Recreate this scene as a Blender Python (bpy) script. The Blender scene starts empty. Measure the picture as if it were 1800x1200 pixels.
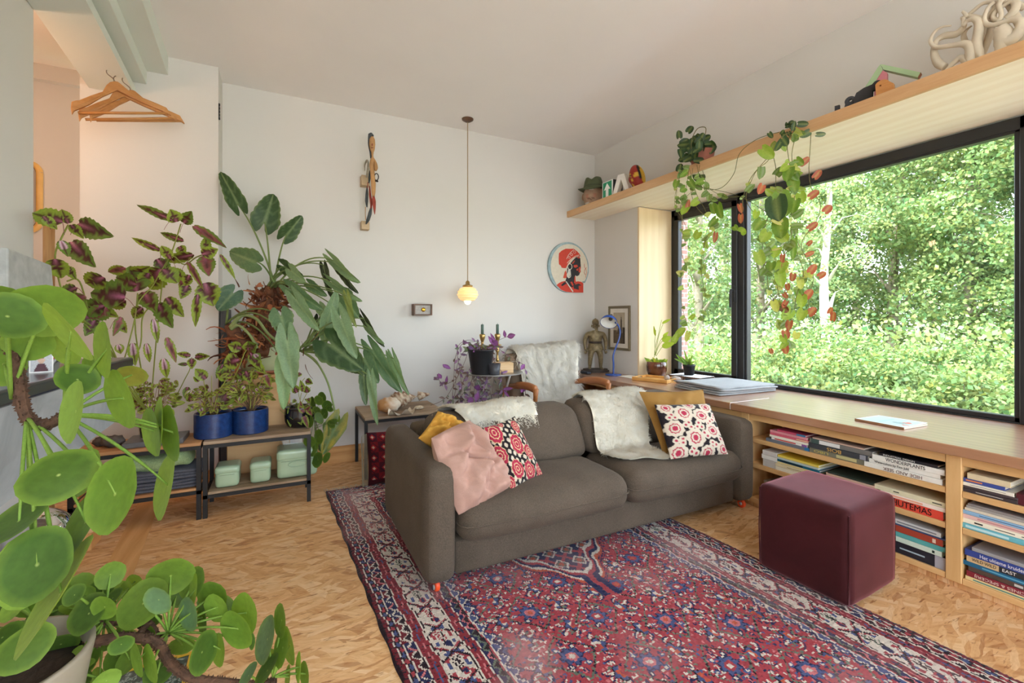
import bpy, bmesh, math, random
import numpy as np
from mathutils import Vector, Matrix, noise, Quaternion
random.seed(7)
RNG = np.random.default_rng(7)
PI = math.pi
SC = bpy.context.scene
COL = SC.collection
V = Vector

# ---------------------------------------------------------------- camera model (level 16 mm lens, heading 26.6 degrees)
YAW = math.atan(401 / 800)
FW = V((math.sin(YAW), math.cos(YAW), 0)); RT = V((math.cos(YAW), -math.sin(YAW), 0)); UP = V((0, 0, 1))
EYE = V((0, 0, 1.35))
def ray(u, v): return FW + RT * ((u - 900) / 800) + UP * ((558.5 - v) / 800)
def at(u, v, t): return EYE + ray(u, v) * t
def onX(u, v, X): r = ray(u, v); return EYE + r * (X / r.x)
def onY(u, v, Y): r = ray(u, v); return EYE + r * (Y / r.y)
def onZ(u, v, Z): r = ray(u, v); return EYE + r * ((Z - 1.35) / r.z)
def depth(p): return (V(p) - EYE).dot(FW)
def toeye(p): return (EYE - V(p)).normalized()

def S(r, g, b):
    f = lambda c: (c / 255) / 12.92 if c / 255 <= .04045 else ((c / 255 + .055) / 1.055) ** 2.4
    return (f(r), f(g), f(b))
def mixc(a, b, k): return tuple(a[i] * (1 - k) + b[i] * k for i in range(3))
def jit(c, a=.12):
    k = 1 + random.uniform(-a, a); return tuple(max(0, min(1, x * k * (1 + random.uniform(-a, a) * .4))) for x in c)
def nz(x, y=0, z=0): return noise.noise(V((x, y, z)))
def sm(a, b, x): k = max(0, min(1, (x - a) / (b - a))); return k * k * (3 - 2 * k)

# ---------------------------------------------------------------- objects
ORI = {}
def tag(o, label=None, cat=None, group=None, kind=None):
    if label: o['label'] = label
    if cat: o['category'] = cat
    if group: o['group'] = group
    if kind: o['kind'] = kind
    return o
def thing(name, label, cat, loc=(0, 0, 0), group=None, kind=None):
    o = bpy.data.objects.new(name, None); o.empty_display_size = .05
    COL.objects.link(o); o.location = loc; ORI[o.name] = V(loc)
    return tag(o, label, cat, group, kind)
def finish(name, me, mats, parent, origin, smooth):
    me.name = name
    for m in (mats if isinstance(mats, (list, tuple)) else [mats]): me.materials.append(m)
    o = bpy.data.objects.new(name, me); COL.objects.link(o)
    if parent is not None: o.parent = parent
    else: o.location = origin
    ORI[o.name] = V(origin)
    if smooth: me.polygons.foreach_set('use_smooth', [True] * len(me.polygons))
    return o

class MB:
    """collects shapes and links them as one mesh object"""
    def __init__(s): s.v = []; s.f = []; s.c = []; s.mi = []; s.M = None; s.col = (1, 1, 1); s.m = 0; s.usecol = False
    def add(s, vs, fs, cols=None):
        b = len(s.v)
        for i, p in enumerate(vs):
            p = V(p); s.v.append(s.M @ p if s.M else p); s.c.append(cols[i] if cols else s.col)
        for f in fs: s.f.append([b + i for i in f]); s.mi.append(s.m)
        return s
    def build(s, name, mats, parent=None, origin=None, smooth=False, local=False):
        if parent is not None: origin = ORI[parent.name]
        elif origin is None:
            lo = [min(p[i] for p in s.v) for i in range(3)]; hi = [max(p[i] for p in s.v) for i in range(3)]
            origin = ((lo[0] + hi[0]) / 2, (lo[1] + hi[1]) / 2, lo[2])
        off = V((0, 0, 0)) if local else V(origin)
        me = bpy.data.meshes.new(name); me.from_pydata([tuple(p - off) for p in s.v], [], s.f)
        if any(s.mi): me.polygons.foreach_set('material_index', s.mi)
        if s.usecol:
            a = me.color_attributes.new('Col', 'FLOAT_COLOR', 'POINT')
            a.data.foreach_set('color', [x for c in s.c for x in (c[0], c[1], c[2], 1)])
        me.update()
        return finish(name, me, mats, parent, origin, smooth)
    # ---- shapes
    def box(s, lo, hi):
        (a, b, c), (d, e, f) = lo, hi
        return s.add([(a, b, c), (d, b, c), (d, e, c), (a, e, c), (a, b, f), (d, b, f), (d, e, f), (a, e, f)],
                     [(0, 3, 2, 1), (4, 5, 6, 7), (0, 1, 5, 4), (1, 2, 6, 5), (2, 3, 7, 6), (3, 0, 4, 7)])
    def rbox(s, lo, hi, r=.01, seg=2):
        bm = bmesh.new(); bmesh.ops.create_cube(bm, size=1)
        for p in bm.verts: p.co = V([(lo[i] + hi[i]) / 2 + p.co[i] * (hi[i] - lo[i]) for i in range(3)])
        bmesh.ops.bevel(bm, geom=list(bm.edges), offset=r, segments=seg, profile=.5, affect='EDGES')
        return s.bm(bm)
    def bm(s, bm):
        bm.verts.ensure_lookup_table(); bm.verts.index_update()
        s.add([p.co.copy() for p in bm.verts], [[q.index for q in f.verts] for f in bm.faces]); bm.free(); return s
    def soft(s, lo, hi, r, crown=(0, 0, 0, 0, 0, 0), n=10, wr=0, seed=0, fn=None):
        """rounded upholstered block; crown bulges -x,+x,-y,+y,-z,+z faces"""
        c = [(lo[i] + hi[i]) / 2 for i in range(3)]; h = [(hi[i] - lo[i]) / 2 for i in range(3)]
        bm = bmesh.new(); bmesh.ops.create_cube(bm, size=2)
        bmesh.ops.subdivide_edges(bm, edges=list(bm.edges), cuts=n, use_grid_fill=True)
        for p in bm.verts:
            q = p.co.copy()
            # put more points close to the edges
            q = V([math.copysign(abs(x) ** .7, x) for x in q])
            w = V([q[i] * h[i] for i in range(3)]); inn = V([max(-(h[i] - r), min(h[i] - r, w[i])) for i in range(3)])
            d = w - inn
            if d.length > 1e-9: w = inn + d.normalized() * r
            k = [1 - (w[i] / h[i]) ** 2 for i in range(3)]
            for ax in range(3):
                o1, o2 = (ax + 1) % 3, (ax + 2) % 3
                amt = crown[ax * 2 + (1 if q[ax] > 0 else 0)]
                if amt: w[ax] += math.copysign(amt * max(0, k[o1]) ** .6 * max(0, k[o2]) ** .6 * min(1, abs(q[ax])), q[ax])
            if wr: w += d.normalized() * (wr * noise.fractal(V((w.x * 7 + seed, w.y * 7, w.z * 7)), 1, 2, 3)) if d.length > 1e-9 else V()
            w = V(c) + w
            p.co = fn(w) if fn else w
        return s.bm(bm)
    def cyl(s, p0, p1, r0, r1=None, n=16, cap=True):
        return s.tube([p0, p1], [r0, r0 if r1 is None else r1], n, cap)
    def tube(s, pts, rad, n=8, cap=True, flat=1, cols=None):
        pts = [V(p) for p in pts]; k = len(pts)
        if not isinstance(rad, (list, tuple)): rad = [rad] * k
        tg = [(pts[min(i + 1, k - 1)] - pts[max(i - 1, 0)]) for i in range(k)]
        tg = [t.normalized() if t.length > 1e-9 else V((0, 0, 1)) for t in tg]
        a = tg[0].orthogonal().normalized()
        if abs(tg[0].z) < .95: a = tg[0].cross(V((0, 0, 1))).normalized()
        vs = []; cc = []
        for i in range(k):
            a = (a - tg[i] * a.dot(tg[i])); a = a.normalized() if a.length > 1e-9 else tg[i].orthogonal().normalized(); b = tg[i].cross(a)
            for j in range(n):
                w = 2 * PI * j / n; vs.append(pts[i] + (a * math.cos(w) + b * math.sin(w) * flat) * rad[i])
                if cols: cc.append(cols[i])
        fs = [(i * n + j, i * n + (j + 1) % n, (i + 1) * n + (j + 1) % n, (i + 1) * n + j) for i in range(k - 1) for j in range(n)]
        if cap: fs += [tuple(range(n - 1, -1, -1)), tuple((k - 1) * n + j for j in range(n))]
        return s.add(vs, fs, cc or None)
    def lathe(s, prof, c=(0, 0, 0), n=24, axis='z', cap=True):
        vs = []
        for r, z in prof:
            for j in range(n):
                w = 2 * PI * j / n; x, y = r * math.cos(w), r * math.sin(w)
                vs.append(V(c) + (V((x, y, z)) if axis == 'z' else V((z, x, y)) if axis == 'x' else V((x, -z, y))))
        k = len(prof)
        fs = [(i * n + j, i * n + (j + 1) % n, (i + 1) * n + (j + 1) % n, (i + 1) * n + j) for i in range(k - 1) for j in range(n)]
        if cap and prof[0][0] > 1e-6: fs.append(tuple(range(n - 1, -1, -1)))
        if cap and prof[-1][0] > 1e-6: fs.append(tuple((k - 1) * n + j for j in range(n)))
        return s.add(vs, fs)
    def ball(s, c, r, n=16, m=10, fn=None):
        r = r if isinstance(r, (list, tuple)) else (r, r, r); vs = []; fs = []
        for i in range(m + 1):
            a = PI * i / m
            for j in range(n):
                w = 2 * PI * j / n; d = V((math.sin(a) * math.cos(w), math.sin(a) * math.sin(w), math.cos(a)))
                p = V((d.x * r[0], d.y * r[1], d.z * r[2])); p = fn(p, d) if fn else p
                vs.append(V(c) + p)
        fs = [(i * n + j, (i + 1) * n + j, (i + 1) * n + (j + 1) % n, i * n + (j + 1) % n) for i in range(m) for j in range(n)]
        return s.add(vs, fs)
    def prism(s, outline, n):
        """outline: 3-D points in one plane, n: extrusion vector"""
        o = [V(p) for p in outline]; k = len(o); n = V(n)
        a = sum(((o[i] - o[0]).cross(o[(i + 1) % k] - o[0]) for i in range(k)), V())
        if a.dot(n) > 0: o.reverse()
        return s.add(o + [p + n for p in o], [tuple(range(k)), tuple(range(2 * k - 1, k - 1, -1))] + [(i, i + k, (i + 1) % k + k, (i + 1) % k) for i in range(k)])
    def grid(s, fn, nu, nv, cf=None, closed=False):
        vs = [fn(i / nu, j / nv) for i in range(nu + 1) for j in range(nv + 1)]
        cs = [cf(i / nu, j / nv) for i in range(nu + 1) for j in range(nv + 1)] if cf else None
        w = nv + 1
        return s.add(vs, [(i * w + j, (i + 1) * w + j, (i + 1) * w + j + 1, i * w + j + 1) for i in range(nu) for j in range(nv)], cs)

def spline(pts, n=6):
    pts = [V(p) for p in pts]; out = []
    for i in range(len(pts) - 1):
        p0 = pts[max(i - 1, 0)]; p1 = pts[i]; p2 = pts[i + 1]; p3 = pts[min(i + 2, len(pts) - 1)]
        for k in range(n):
            t = k / n
            out.append(.5 * ((2 * p1) + (p2 - p0) * t + (2 * p0 - 5 * p1 + 4 * p2 - p3) * t * t + (3 * p1 - p0 - 3 * p2 + p3) * t ** 3))
    return out + [pts[-1]]
def lerps(a, b, n): return [a + (b - a) * i / (n - 1) for i in range(n)]
def npmesh(name, vs, fs, mats, parent=None, origin=(0, 0, 0), cols=None, smooth=False):
    """vs (N,3), fs (M,k) arrays of one face size"""
    if parent is not None: origin = ORI[parent.name]
    vs = np.asarray(vs, np.float32) - np.array(origin, np.float32); fs = np.asarray(fs, np.int32); k = fs.shape[1]
    me = bpy.data.meshes.new(name); me.vertices.add(len(vs)); me.vertices.foreach_set('co', vs.ravel())
    me.loops.add(fs.size); me.loops.foreach_set('vertex_index', fs.ravel())
    me.polygons.add(len(fs)); me.polygons.foreach_set('loop_start', np.arange(0, fs.size, k, dtype=np.int32))
    me.polygons.foreach_set('loop_total', np.full(len(fs), k, np.int32))
    me.update(calc_edges=True)
    if cols is not None:
        cols = np.asarray(cols, np.float32)
        dom = 'POINT' if len(cols) == len(vs) else 'CORNER'
        a = me.color_attributes.new('Col', 'FLOAT_COLOR', dom)
        a.data.foreach_set('color', np.concatenate([cols, np.ones((len(cols), 1), np.float32)], 1).ravel())
    return finish(name, me, mats, parent, origin, smooth)
def dup(root, loc=None, rotz=None, scale=None, **kw):
    r = root.copy(); COL.objects.link(r)
    if loc is not None: r.location = loc
    if rotz is not None: r.rotation_euler = (0, 0, rotz)
    if scale is not None: r.scale = scale if isinstance(scale, (tuple, list)) else (scale,) * 3
    tag(r, **kw)
    for ch in list(root.children):
        c = ch.copy(); COL.objects.link(c); c.parent = r
        for g in list(ch.children):
            d = g.copy(); COL.objects.link(d); d.parent = c
    return r
def frame(x, y, z, o):
    return Matrix(((x[0], y[0], z[0], o[0]), (x[1], y[1], z[1], o[1]), (x[2], y[2], z[2], o[2]), (0, 0, 0, 1)))
def text(s, name, parent, c, xd, yd, size, mat, squeeze=None, font_ext=.0004):
    cu = bpy.data.curves.new(name, 'FONT'); cu.body = s; cu.size = size; cu.align_x = 'CENTER'; cu.align_y = 'CENTER'; cu.extrude = font_ext
    cu.materials.append(mat)
    o = bpy.data.objects.new(name, cu); me = bpy.data.meshes.new_from_object(o); bpy.data.objects.remove(o); bpy.data.curves.remove(cu)
    o = bpy.data.objects.new(name, me); COL.objects.link(o)
    if not me.materials: me.materials.append(mat)
    xd = V(xd).normalized(); yd = V(yd).normalized(); zd = xd.cross(yd)
    M = frame(xd, yd, zd, V(c) - ORI[parent.name])
    if squeeze:
        w = max(v_.co.x for v_ in me.vertices) - min(v_.co.x for v_ in me.vertices)
        if w > 1e-6: M = M @ Matrix.Diagonal((squeeze / w, 1, 1, 1))
    o.parent = parent; o.matrix_local = M; ORI[o.name] = ORI[parent.name]
    return o
def bev(o, w=.004, seg=2):
    m = o.modifiers.new('bevel', 'BEVEL'); m.width = w; m.segments = seg; m.limit_method = 'ANGLE'; return o

# ---------------------------------------------------------------- leaves
def leaf(mb, base, tip, w, prof, cf=None, roll=0, curl=.0, fold=.15, nseg=8, na=2, serr=0, nrm=None, lobes=0):
    """leaf blade from base to tip, width w; prof(s) half width share 0..1; cf(s,a) colour; lobes: how far the blade runs back past the stalk"""
    base = V(base); tip = V(tip); ax = tip - base; L = ax.length
    if L < 1e-5: return
    ax.normalize(); n = V(nrm) if nrm else toeye(base)
    n = n - ax * n.dot(ax); n = n.normalized() if n.length > 1e-4 else ax.orthogonal().normalized()
    n = Quaternion(ax, roll) @ n; sd = ax.cross(n)
    vs = []; cs = []
    for i in range(nseg + 1):
        s = i / nseg; hw = prof(s) * w / 2
        if serr and 0 < i < nseg: hw *= 1 + (serr if i % 2 else -serr)
        for j in range(-na, na + 1):
            a = j / na; sa = s
            back = 0
            if lobes: back = -lobes * L * 1.15 * math.sin(PI * min(1, abs(a) ** .8 * .86)) * (1 - s) ** 2.2
            p = base + ax * (s * L + back) + sd * (a * hw) + n * (abs(a) * hw * fold * 2 - curl * L * (s * s) + .02 * L * math.sin(7 * s + a * 3))
            vs.append(p); cs.append(cf(s, a) if cf else mb.col)
    w_ = 2 * na + 1
    mb.add(vs, [(i * w_ + j, i * w_ + j + 1, (i + 1) * w_ + j + 1, (i + 1) * w_ + j) for i in range(nseg) for j in range(2 * na)], cs)
P_OVATE = lambda s: max(.04, math.sin(PI * min(1, s * .97 + .03) ** .75) ** .8)
P_HEART = lambda s: max(.03, min(1, (1 - s) ** .6 * (.80 + 1.1 * s)))
P_LANCE = lambda s: max(.04, math.sin(PI * (s * .96 + .04)) ** .9)
# ================================================================ materials
class NT:
    def __init__(s, name):
        s.m = bpy.data.materials.new(name); s.m.use_nodes = True; s.t = s.m.node_tree; s.t.nodes.clear()
        s.out = s.t.nodes.new('ShaderNodeOutputMaterial')
    def n(s, typ, **kw):
        nd = s.t.nodes.new('ShaderNode' + typ)
        for k, v in kw.items():
            if k.startswith('i_'):
                key = k[2:]; key = int(key) if key.isdigit() else key.replace('_', ' ')
                nd.inputs[key].default_value = v
            else: setattr(nd, k, v)
        return nd
    def l(s, a, b): s.t.links.new(a, b)
    def coord(s, scale=(1, 1, 1), rot=(0, 0, 0), kind='Object', loc=(0, 0, 0)):
        tc = s.n('TexCoord'); mp = s.n('Mapping'); mp.inputs['Scale'].default_value = scale; mp.inputs['Rotation'].default_value = rot; mp.inputs['Location'].default_value = loc
        s.l(tc.outputs[kind], mp.inputs['Vector']); return mp.outputs[0]
    def noise(s, vec, scale, detail=4, rough=.5, dist=0):
        nd = s.n('TexNoise'); nd.inputs['Scale'].default_value = scale; nd.inputs['Detail'].default_value = detail; nd.inputs['Roughness'].default_value = rough; nd.inputs['Distortion'].default_value = dist
        s.l(vec, nd.inputs['Vector']); return nd
    def ramp(s, fac, stops, interp='LINEAR'):
        r = s.n('ValToRGB'); r.color_ramp.interpolation = interp; e = r.color_ramp.elements
        while len(e) < len(stops): e.new(.5)
        for i, (p, c) in enumerate(stops): e[i].position = p; e[i].color = (*c, 1) if len(c) == 3 else c
        s.l(fac, r.inputs[0]); return r.outputs[0]
    def mix(s, fac, a, b, blend='MIX'):
        m = s.n('Mix', data_type='RGBA', blend_type=blend)
        for sock, v in ((m.inputs[0], fac), (m.inputs[6], a), (m.inputs[7], b)):
            if isinstance(v, (int, float)): sock.default_value = v
            elif isinstance(v, tuple): sock.default_value = (*v, 1)
            else: s.l(v, sock)
        return m.outputs[2]
    def bsdf(s, base, rough=.5, metal=0, spec=.5, bump=None, bstr=.2, bdist=.01, sheen=0, sheent=(1, 1, 1), coat=0, coatr=.1, trans=0, alpha=1, ior=1.45, sub=0):
        p = s.n('BsdfPrincipled')
        def put(k, v):
            if isinstance(v, (int, float)): p.inputs[k].default_value = v
            elif isinstance(v, tuple): p.inputs[k].default_value = (*v, 1)
            else: s.l(v, p.inputs[k])
        put('Base Color', base); put('Roughness', rough); put('Metallic', metal); put('Specular IOR Level', spec); put('IOR', ior)
        if sheen: put('Sheen Weight', sheen); put('Sheen Tint', sheent); put('Sheen Roughness', .35)
        if coat: put('Coat Weight', coat); put('Coat Roughness', coatr)
        if trans: put('Transmission Weight', trans)
        if bump is not None:
            b = s.n('Bump'); b.inputs['Strength'].default_value = bstr; b.inputs['Distance'].default_value = bdist; s.l(bump, b.inputs['Height']); s.l(b.outputs[0], p.inputs['Normal'])
        s.l(p.outputs[0], s.out.inputs[0]); s.p = p
        return s.m
_mc = {}
def plain(name, c, rough=.5, metal=0, var=.06, scale=12, bstr=.05, bscale=60, spec=.5, sheen=0, sheent=(1, 1, 1), coat=0, coatr=.1):
    """painted / moulded surface with a little wear in colour and relief"""
    if name in _mc: return _mc[name]
    t = NT(name); v = t.coord()
    f = t.noise(v, scale, 4).outputs['Fac']
    col = t.ramp(f, [(.3, tuple(x * (1 - var) for x in c)), (.7, tuple(min(1, x * (1 + var)) for x in c))])
    b = t.noise(v, bscale, 3).outputs['Fac']
    _mc[name] = t.bsdf(col, rough, metal, spec, b, bstr, .004, sheen, sheent, coat, coatr); return _mc[name]
def fabric(name, c, scale=380, var=.12, sheen=.25, bstr=.35, rough=.9, c2=None):
    if name in _mc: return _mc[name]
    t = NT(name); v = t.coord()
    w1 = t.n('TexWave', wave_type='BANDS', bands_direction='DIAGONAL'); w1.inputs['Scale'].default_value = scale; w1.inputs['Distortion'].default_value = 2; t.l(v, w1.inputs['Vector'])
    nf = t.noise(v, scale * .9, 2).outputs['Fac']; lg = t.noise(v, 6, 4).outputs['Fac']
    a = t.ramp(nf, [(.25, tuple(x * (1 - var * 2) for x in c)), (.75, c2 or tuple(min(1, x * (1 + var * 1.6)) for x in c))])
    col = t.mix(.5, a, t.ramp(lg, [(.3, tuple(x * (1 - var) for x in c)), (.7, tuple(min(1, x * (1 + var)) for x in c))]))
    _mc[name] = t.bsdf(col, rough, 0, .2, nf, bstr, .003, sheen, tuple(min(1, x * 2 + .1) for x in c)); return _mc[name]
def wood(name, c1, c2, axis='y', scale=1.0, rough=.5, knots=True, coat=0, coatr=.15, spec=.5, bstr=.08):
    """grain running along one axis"""
    if name in _mc: return _mc[name]
    t = NT(name); k = {'x': (1.2, 14, 14), 'y': (14, 1.2, 14), 'z': (14, 14, 1.2)}[axis]
    v = t.coord(tuple(x * scale for x in k)); vw = t.coord(tuple(x * scale * .45 for x in k))
    w = t.n('TexWave', wave_type='RINGS' if knots else 'BANDS', rings_direction={'x': 'X', 'y': 'Y', 'z': 'Z'}[axis]); w.inputs['Scale'].default_value = .9; w.inputs['Distortion'].default_value = 6; w.inputs['Detail'].default_value = 3; w.inputs['Detail Scale'].default_value = .8
    t.l(vw, w.inputs['Vector'])
    f = t.noise(v, 3, 5, .6, .6).outputs['Fac']
    g = t.ramp(w.outputs['Fac'], [(.2, c1), (.9, c2)]); h = t.ramp(f, [(.3, c2), (.65, c1)])
    col = t.mix(.55, g, h)
    _mc[name] = t.bsdf(col, rough, 0, spec, f, bstr, .003, 0, (1, 1, 1), coat, coatr); return _mc[name]
def leafmat(name, trl=.3, rough=.45, spec=.4, tint=(1.15, 1.1, .55)):
    if name in _mc: return _mc[name]
    t = NT(name); a = t.n('VertexColor', layer_name='Col'); v = t.coord()
    f = t.noise(v, 90, 3).outputs['Fac']
    col = t.mix(1, a.outputs[0], t.ramp(f, [(.25, (.78, .78, .78)), (.75, (1, 1, 1))]), 'MULTIPLY')
    t.bsdf(col, rough, 0, spec, f, .25, .002)
    tr = t.n('BsdfTranslucent'); t.l(t.mix(1, col, tint, 'MULTIPLY'), tr.inputs[0])
    mx = t.n('MixShader'); mx.inputs[0].default_value = trl; t.l(t.p.outputs[0], mx.inputs[1]); t.l(tr.outputs[0], mx.inputs[2]); t.l(mx.outputs[0], t.out.inputs[0])
    _mc[name] = t.m; return t.m
def vcol(name, rough=.85, sheen=0, bscale=300, bstr=.3, spec=.3, var=.25, metal=0):
    if name in _mc: return _mc[name]
    t = NT(name); a = t.n('VertexColor', layer_name='Col'); v = t.coord()
    f = t.noise(v, bscale, 2).outputs['Fac']
    col = t.mix(1, a.outputs[0], t.ramp(f, [(.2, (1 - var,) * 3), (.8, (1, 1, 1))]), 'MULTIPLY')
    _mc[name] = t.bsdf(col, rough, metal, spec, f, bstr, .003, sheen); return _mc[name]
def glassmat(name, tint=(1, 1, 1), refl=1.0):
    t = NT(name); tr = t.n('BsdfTransparent'); tr.inputs[0].default_value = (*tint, 1)
    gl = t.n('BsdfGlossy'); gl.inputs['Roughness'].default_value = .02
    fr = t.n('Fresnel'); ge = t.n('NewGeometry'); mr = t.n('MapRange'); mr.inputs[3].default_value = 1.45; mr.inputs[4].default_value = 1 / 1.45; t.l(ge.outputs['Backfacing'], mr.inputs[0]); t.l(mr.outputs[0], fr.inputs[0])
    mx = t.n('MixShader'); t.l(fr.outputs[0], mx.inputs[0]); t.l(tr.outputs[0], mx.inputs[1]); t.l(gl.outputs[0], mx.inputs[2]); t.l(mx.outputs[0], t.out.inputs[0])
    return t.m
def glow(name, c, st, base=(.8, .6, .3)):
    t = NT(name); v = t.coord(); f = t.noise(v, 14, 4, .6, 1).outputs['Fac']
    t.bsdf(base, .4); t.l(t.ramp(f, [(.35, tuple(x * .7 for x in c)), (.65, c)]), t.p.inputs['Emission Color']); t.p.inputs['Emission Strength'].default_value = st; return t.m

def osb_mat():
    t = NT('oriented strand board')
    tc = t.n('TexCoord')
    base = tc.outputs['Object']
    wob = t.noise(base, 2.2, 3).outputs['Color']
    layers = []
    for i, (rz, sx, sy) in enumerate(((.22, 7, 34), (.75, 6, 26), (-.25, 9, 44))):
        ad = t.n('VectorMath', operation='MULTIPLY_ADD'); t.l(wob, ad.inputs[0]); ad.inputs[1].default_value = (.17,) * 3; t.l(base, ad.inputs[2])
        mp = t.n('Mapping'); mp.inputs['Rotation'].default_value = (0, 0, rz); mp.inputs['Location'].default_value = (i * 3.7, i * 1.3, 0); t.l(ad.outputs[0], mp.inputs[0])
        m2 = t.n('Mapping'); m2.inputs['Scale'].default_value = (sx, sy, 1); t.l(mp.outputs[0], m2.inputs[0])
        vo = t.n('TexVoronoi', feature='F1', voronoi_dimensions='2D'); vo.inputs['Scale'].default_value = 1; vo.inputs['Randomness'].default_value = 1; t.l(m2.outputs[0], vo.inputs['Vector'])
        sep = t.n('SeparateColor'); t.l(vo.outputs['Color'], sep.inputs[0])
        c = t.ramp(sep.outputs[0], [(.0, S(168, 106, 58)), (.10, S(206, 148, 92)), (.4, S(226, 174, 118)), (.7, S(236, 192, 140)), (1, S(245, 212, 168))])
        fib = t.noise(m2.outputs[0], 2.5, 5, .65).outputs['Fac']
        c = t.mix(.38, c, t.ramp(fib, [(.3, S(188, 128, 74)), (.6, S(236, 198, 150))]))
        layers.append((c, sep.outputs[1], vo.outputs['Distance']))
    m1 = t.ramp(layers[1][1], [(.44, (0, 0, 0)), (.5, (1, 1, 1))])
    m2_ = t.ramp(layers[2][1], [(.6, (0, 0, 0)), (.66, (1, 1, 1))])
    col = t.mix(m2_, t.mix(m1, layers[0][0], layers[1][0]), layers[2][0])
    sp = t.coord((9, 46, 1), (0, 0, .3)); s2 = t.noise(sp, 1.3, 4, .6).outputs['Fac']
    col = t.mix(t.ramp(s2, [(.60, (0, 0, 0)), (.67, (.85, .85, .85))]), col, S(150, 88, 42))
    big = t.noise(base, .7, 3).outputs['Fac']
    col = t.mix(1, col, t.ramp(big, [(.3, (.88, .84, .80)), (.7, (1, 1, 1))]), 'MULTIPLY')
    return t.bsdf(col, .42, 0, .35, layers[0][2], .12, .002)
def wall_mat(name, c, c2=None):
    t = NT(name); v = t.coord(); f = t.noise(v, 90, 3).outputs['Fac']; g = t.noise(v, 1.3, 3).outputs['Fac']
    col = t.ramp(g, [(.3, tuple(x * .965 for x in c)), (.7, c)])
    return t.bsdf(col, .75, 0, .25, f, .12, .002)
def brick_mat():
    t = NT('red brick'); v = t.coord((1, 1, 1), (PI / 2, 0, 0))
    b = t.n('TexBrick'); b.inputs['Scale'].default_value = 4.6; b.inputs['Color1'].default_value = (*S(200, 152, 142), 1); b.inputs['Color2'].default_value = (*S(180, 132, 124), 1); b.inputs['Mortar'].default_value = (*S(214, 206, 198), 1); b.inputs['Mortar Size'].default_value = .03
    t.l(v, b.inputs['Vector']); return t.bsdf(b.outputs[0], .9)

M_WALL = wall_mat('wall paint', S(216, 213, 209))
M_CEIL = wall_mat('ceiling paint', S(242, 239, 238))
M_BEAM = wall_mat('beam paint', S(222, 228, 222))
M_OSB = osb_mat()
M_PLY = wood('birch plywood', S(240, 226, 202), S(248, 238, 218), 'y', .5, .5, False)
M_PLYZ = wood('birch plywood upright', S(230, 204, 162), S(240, 218, 180), 'z', .5, .5, False)
M_OAK = wood('oak shelf', S(196, 152, 106), S(218, 178, 134), 'y', .8, .5, False)
M_TOP = wood('oiled worktop', S(150, 104, 72), S(178, 128, 92), 'y', .7, .32, False, 1.0, .26); M_TOP.node_tree.nodes['Principled BSDF'].inputs['Coat IOR'].default_value = 2.0
M_CASE = wood('pine bookcase', S(206, 160, 104), S(226, 184, 130), 'y', .8, .5, False)
M_CASEZ = wood('pine bookcase upright', S(208, 164, 108), S(226, 186, 132), 'z', .8, .5, False)
M_PLANKX = wood('weathered oak plank', S(132, 108, 84), S(176, 150, 122), 'x', .9, .6, False)
M_PLANKW = wood('warm oak plank', S(150, 100, 60), S(196, 146, 98), 'x', .9, .6, False)
M_STRIP = wood('fir strip', S(204, 148, 90), S(228, 180, 122), 'y', .8, .45, False)
M_SKIRT = wood('pine skirting', S(196, 142, 84), S(226, 178, 120), 'x', .7, .5, True)
M_HANGER = wood('beech hanger', S(178, 118, 62), S(204, 146, 88), 'x', 1.5, .4, False)
M_TEAK = wood('teak', S(160, 96, 50), S(190, 124, 72), 'y', 1.2, .4, False)
M_BAMBOO = wood('bamboo', S(214, 158, 84), S(234, 186, 114), 'y', 1.2, .4, False)
M_DARKW = wood('dark walnut', S(84, 58, 42), S(120, 86, 62), 'x', 1.2, .45, False)
M_BLOCK = wood('pale pine block', S(214, 172, 122), S(236, 202, 158), 'x', 1.6, .5, True)
M_STEEL = plain('black steel', S(36, 34, 34), .45, .2, .1)
M_FRAME = plain('anthracite frame', S(44, 45, 48), .35, .1, .05)
M_SOFA = fabric('taupe sofa weave', S(84, 73, 62), 300, .24, .3, .7, .9, S(118, 104, 90))
M_CHAIRF = fabric('brown chair cloth', S(146, 126, 106), 380, .12)
M_GLASS = glassmat('window glass', (.87, .89, .88))
M_POTB = plain('black plastic', S(40, 40, 42), .4)
M_SOIL = plain('soil', S(50, 36, 26), .95, 0, .4, 60, .8, 90)
M_CHROME = plain('chrome', S(225, 225, 228), .06, 1, .02, 6, 0)
M_BRASS = plain('aged brass', S(176, 146, 92), .3, .9, .15, 30)
M_INK = plain('black print', S(28, 26, 26), .6, 0, 0)
M_PAGES = plain('paper edges', S(226, 216, 198), .85, 0, .08, 200, .4, 400)
M_LEAF = leafmat('leaf blade')
M_STEM = vcol('plant stem', .6)
M_CERAM = vcol('painted relief', .55, 0, 80, .2, .4, .12)
def _fur():
    t = NT('sheepskin wool'); a = t.n('VertexColor', layer_name='Col'); d = t.n('BsdfDiffuse'); tr = t.n('BsdfTranslucent'); t.l(a.outputs[0], d.inputs[0]); t.l(a.outputs[0], tr.inputs[0])
    mx = t.n('MixShader'); mx.inputs[0].default_value = .06; t.l(d.outputs[0], mx.inputs[1]); t.l(tr.outputs[0], mx.inputs[2]); t.l(mx.outputs[0], t.out.inputs[0]); return t.m
M_FUR = _fur()
M_PRINT = vcol('printed cloth', .9, .2, 420, .4, .15, .18)
M_RUG = vcol('knotted wool', .95, .25, 420, .5, .1, .3)
def spine(c, k=[0]):
    key = 'book cover %02d%02d%02d' % tuple(int(99 * x) for x in c)
    return plain(key, c, .5, 0, .05, 30, .05, 120)
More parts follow.
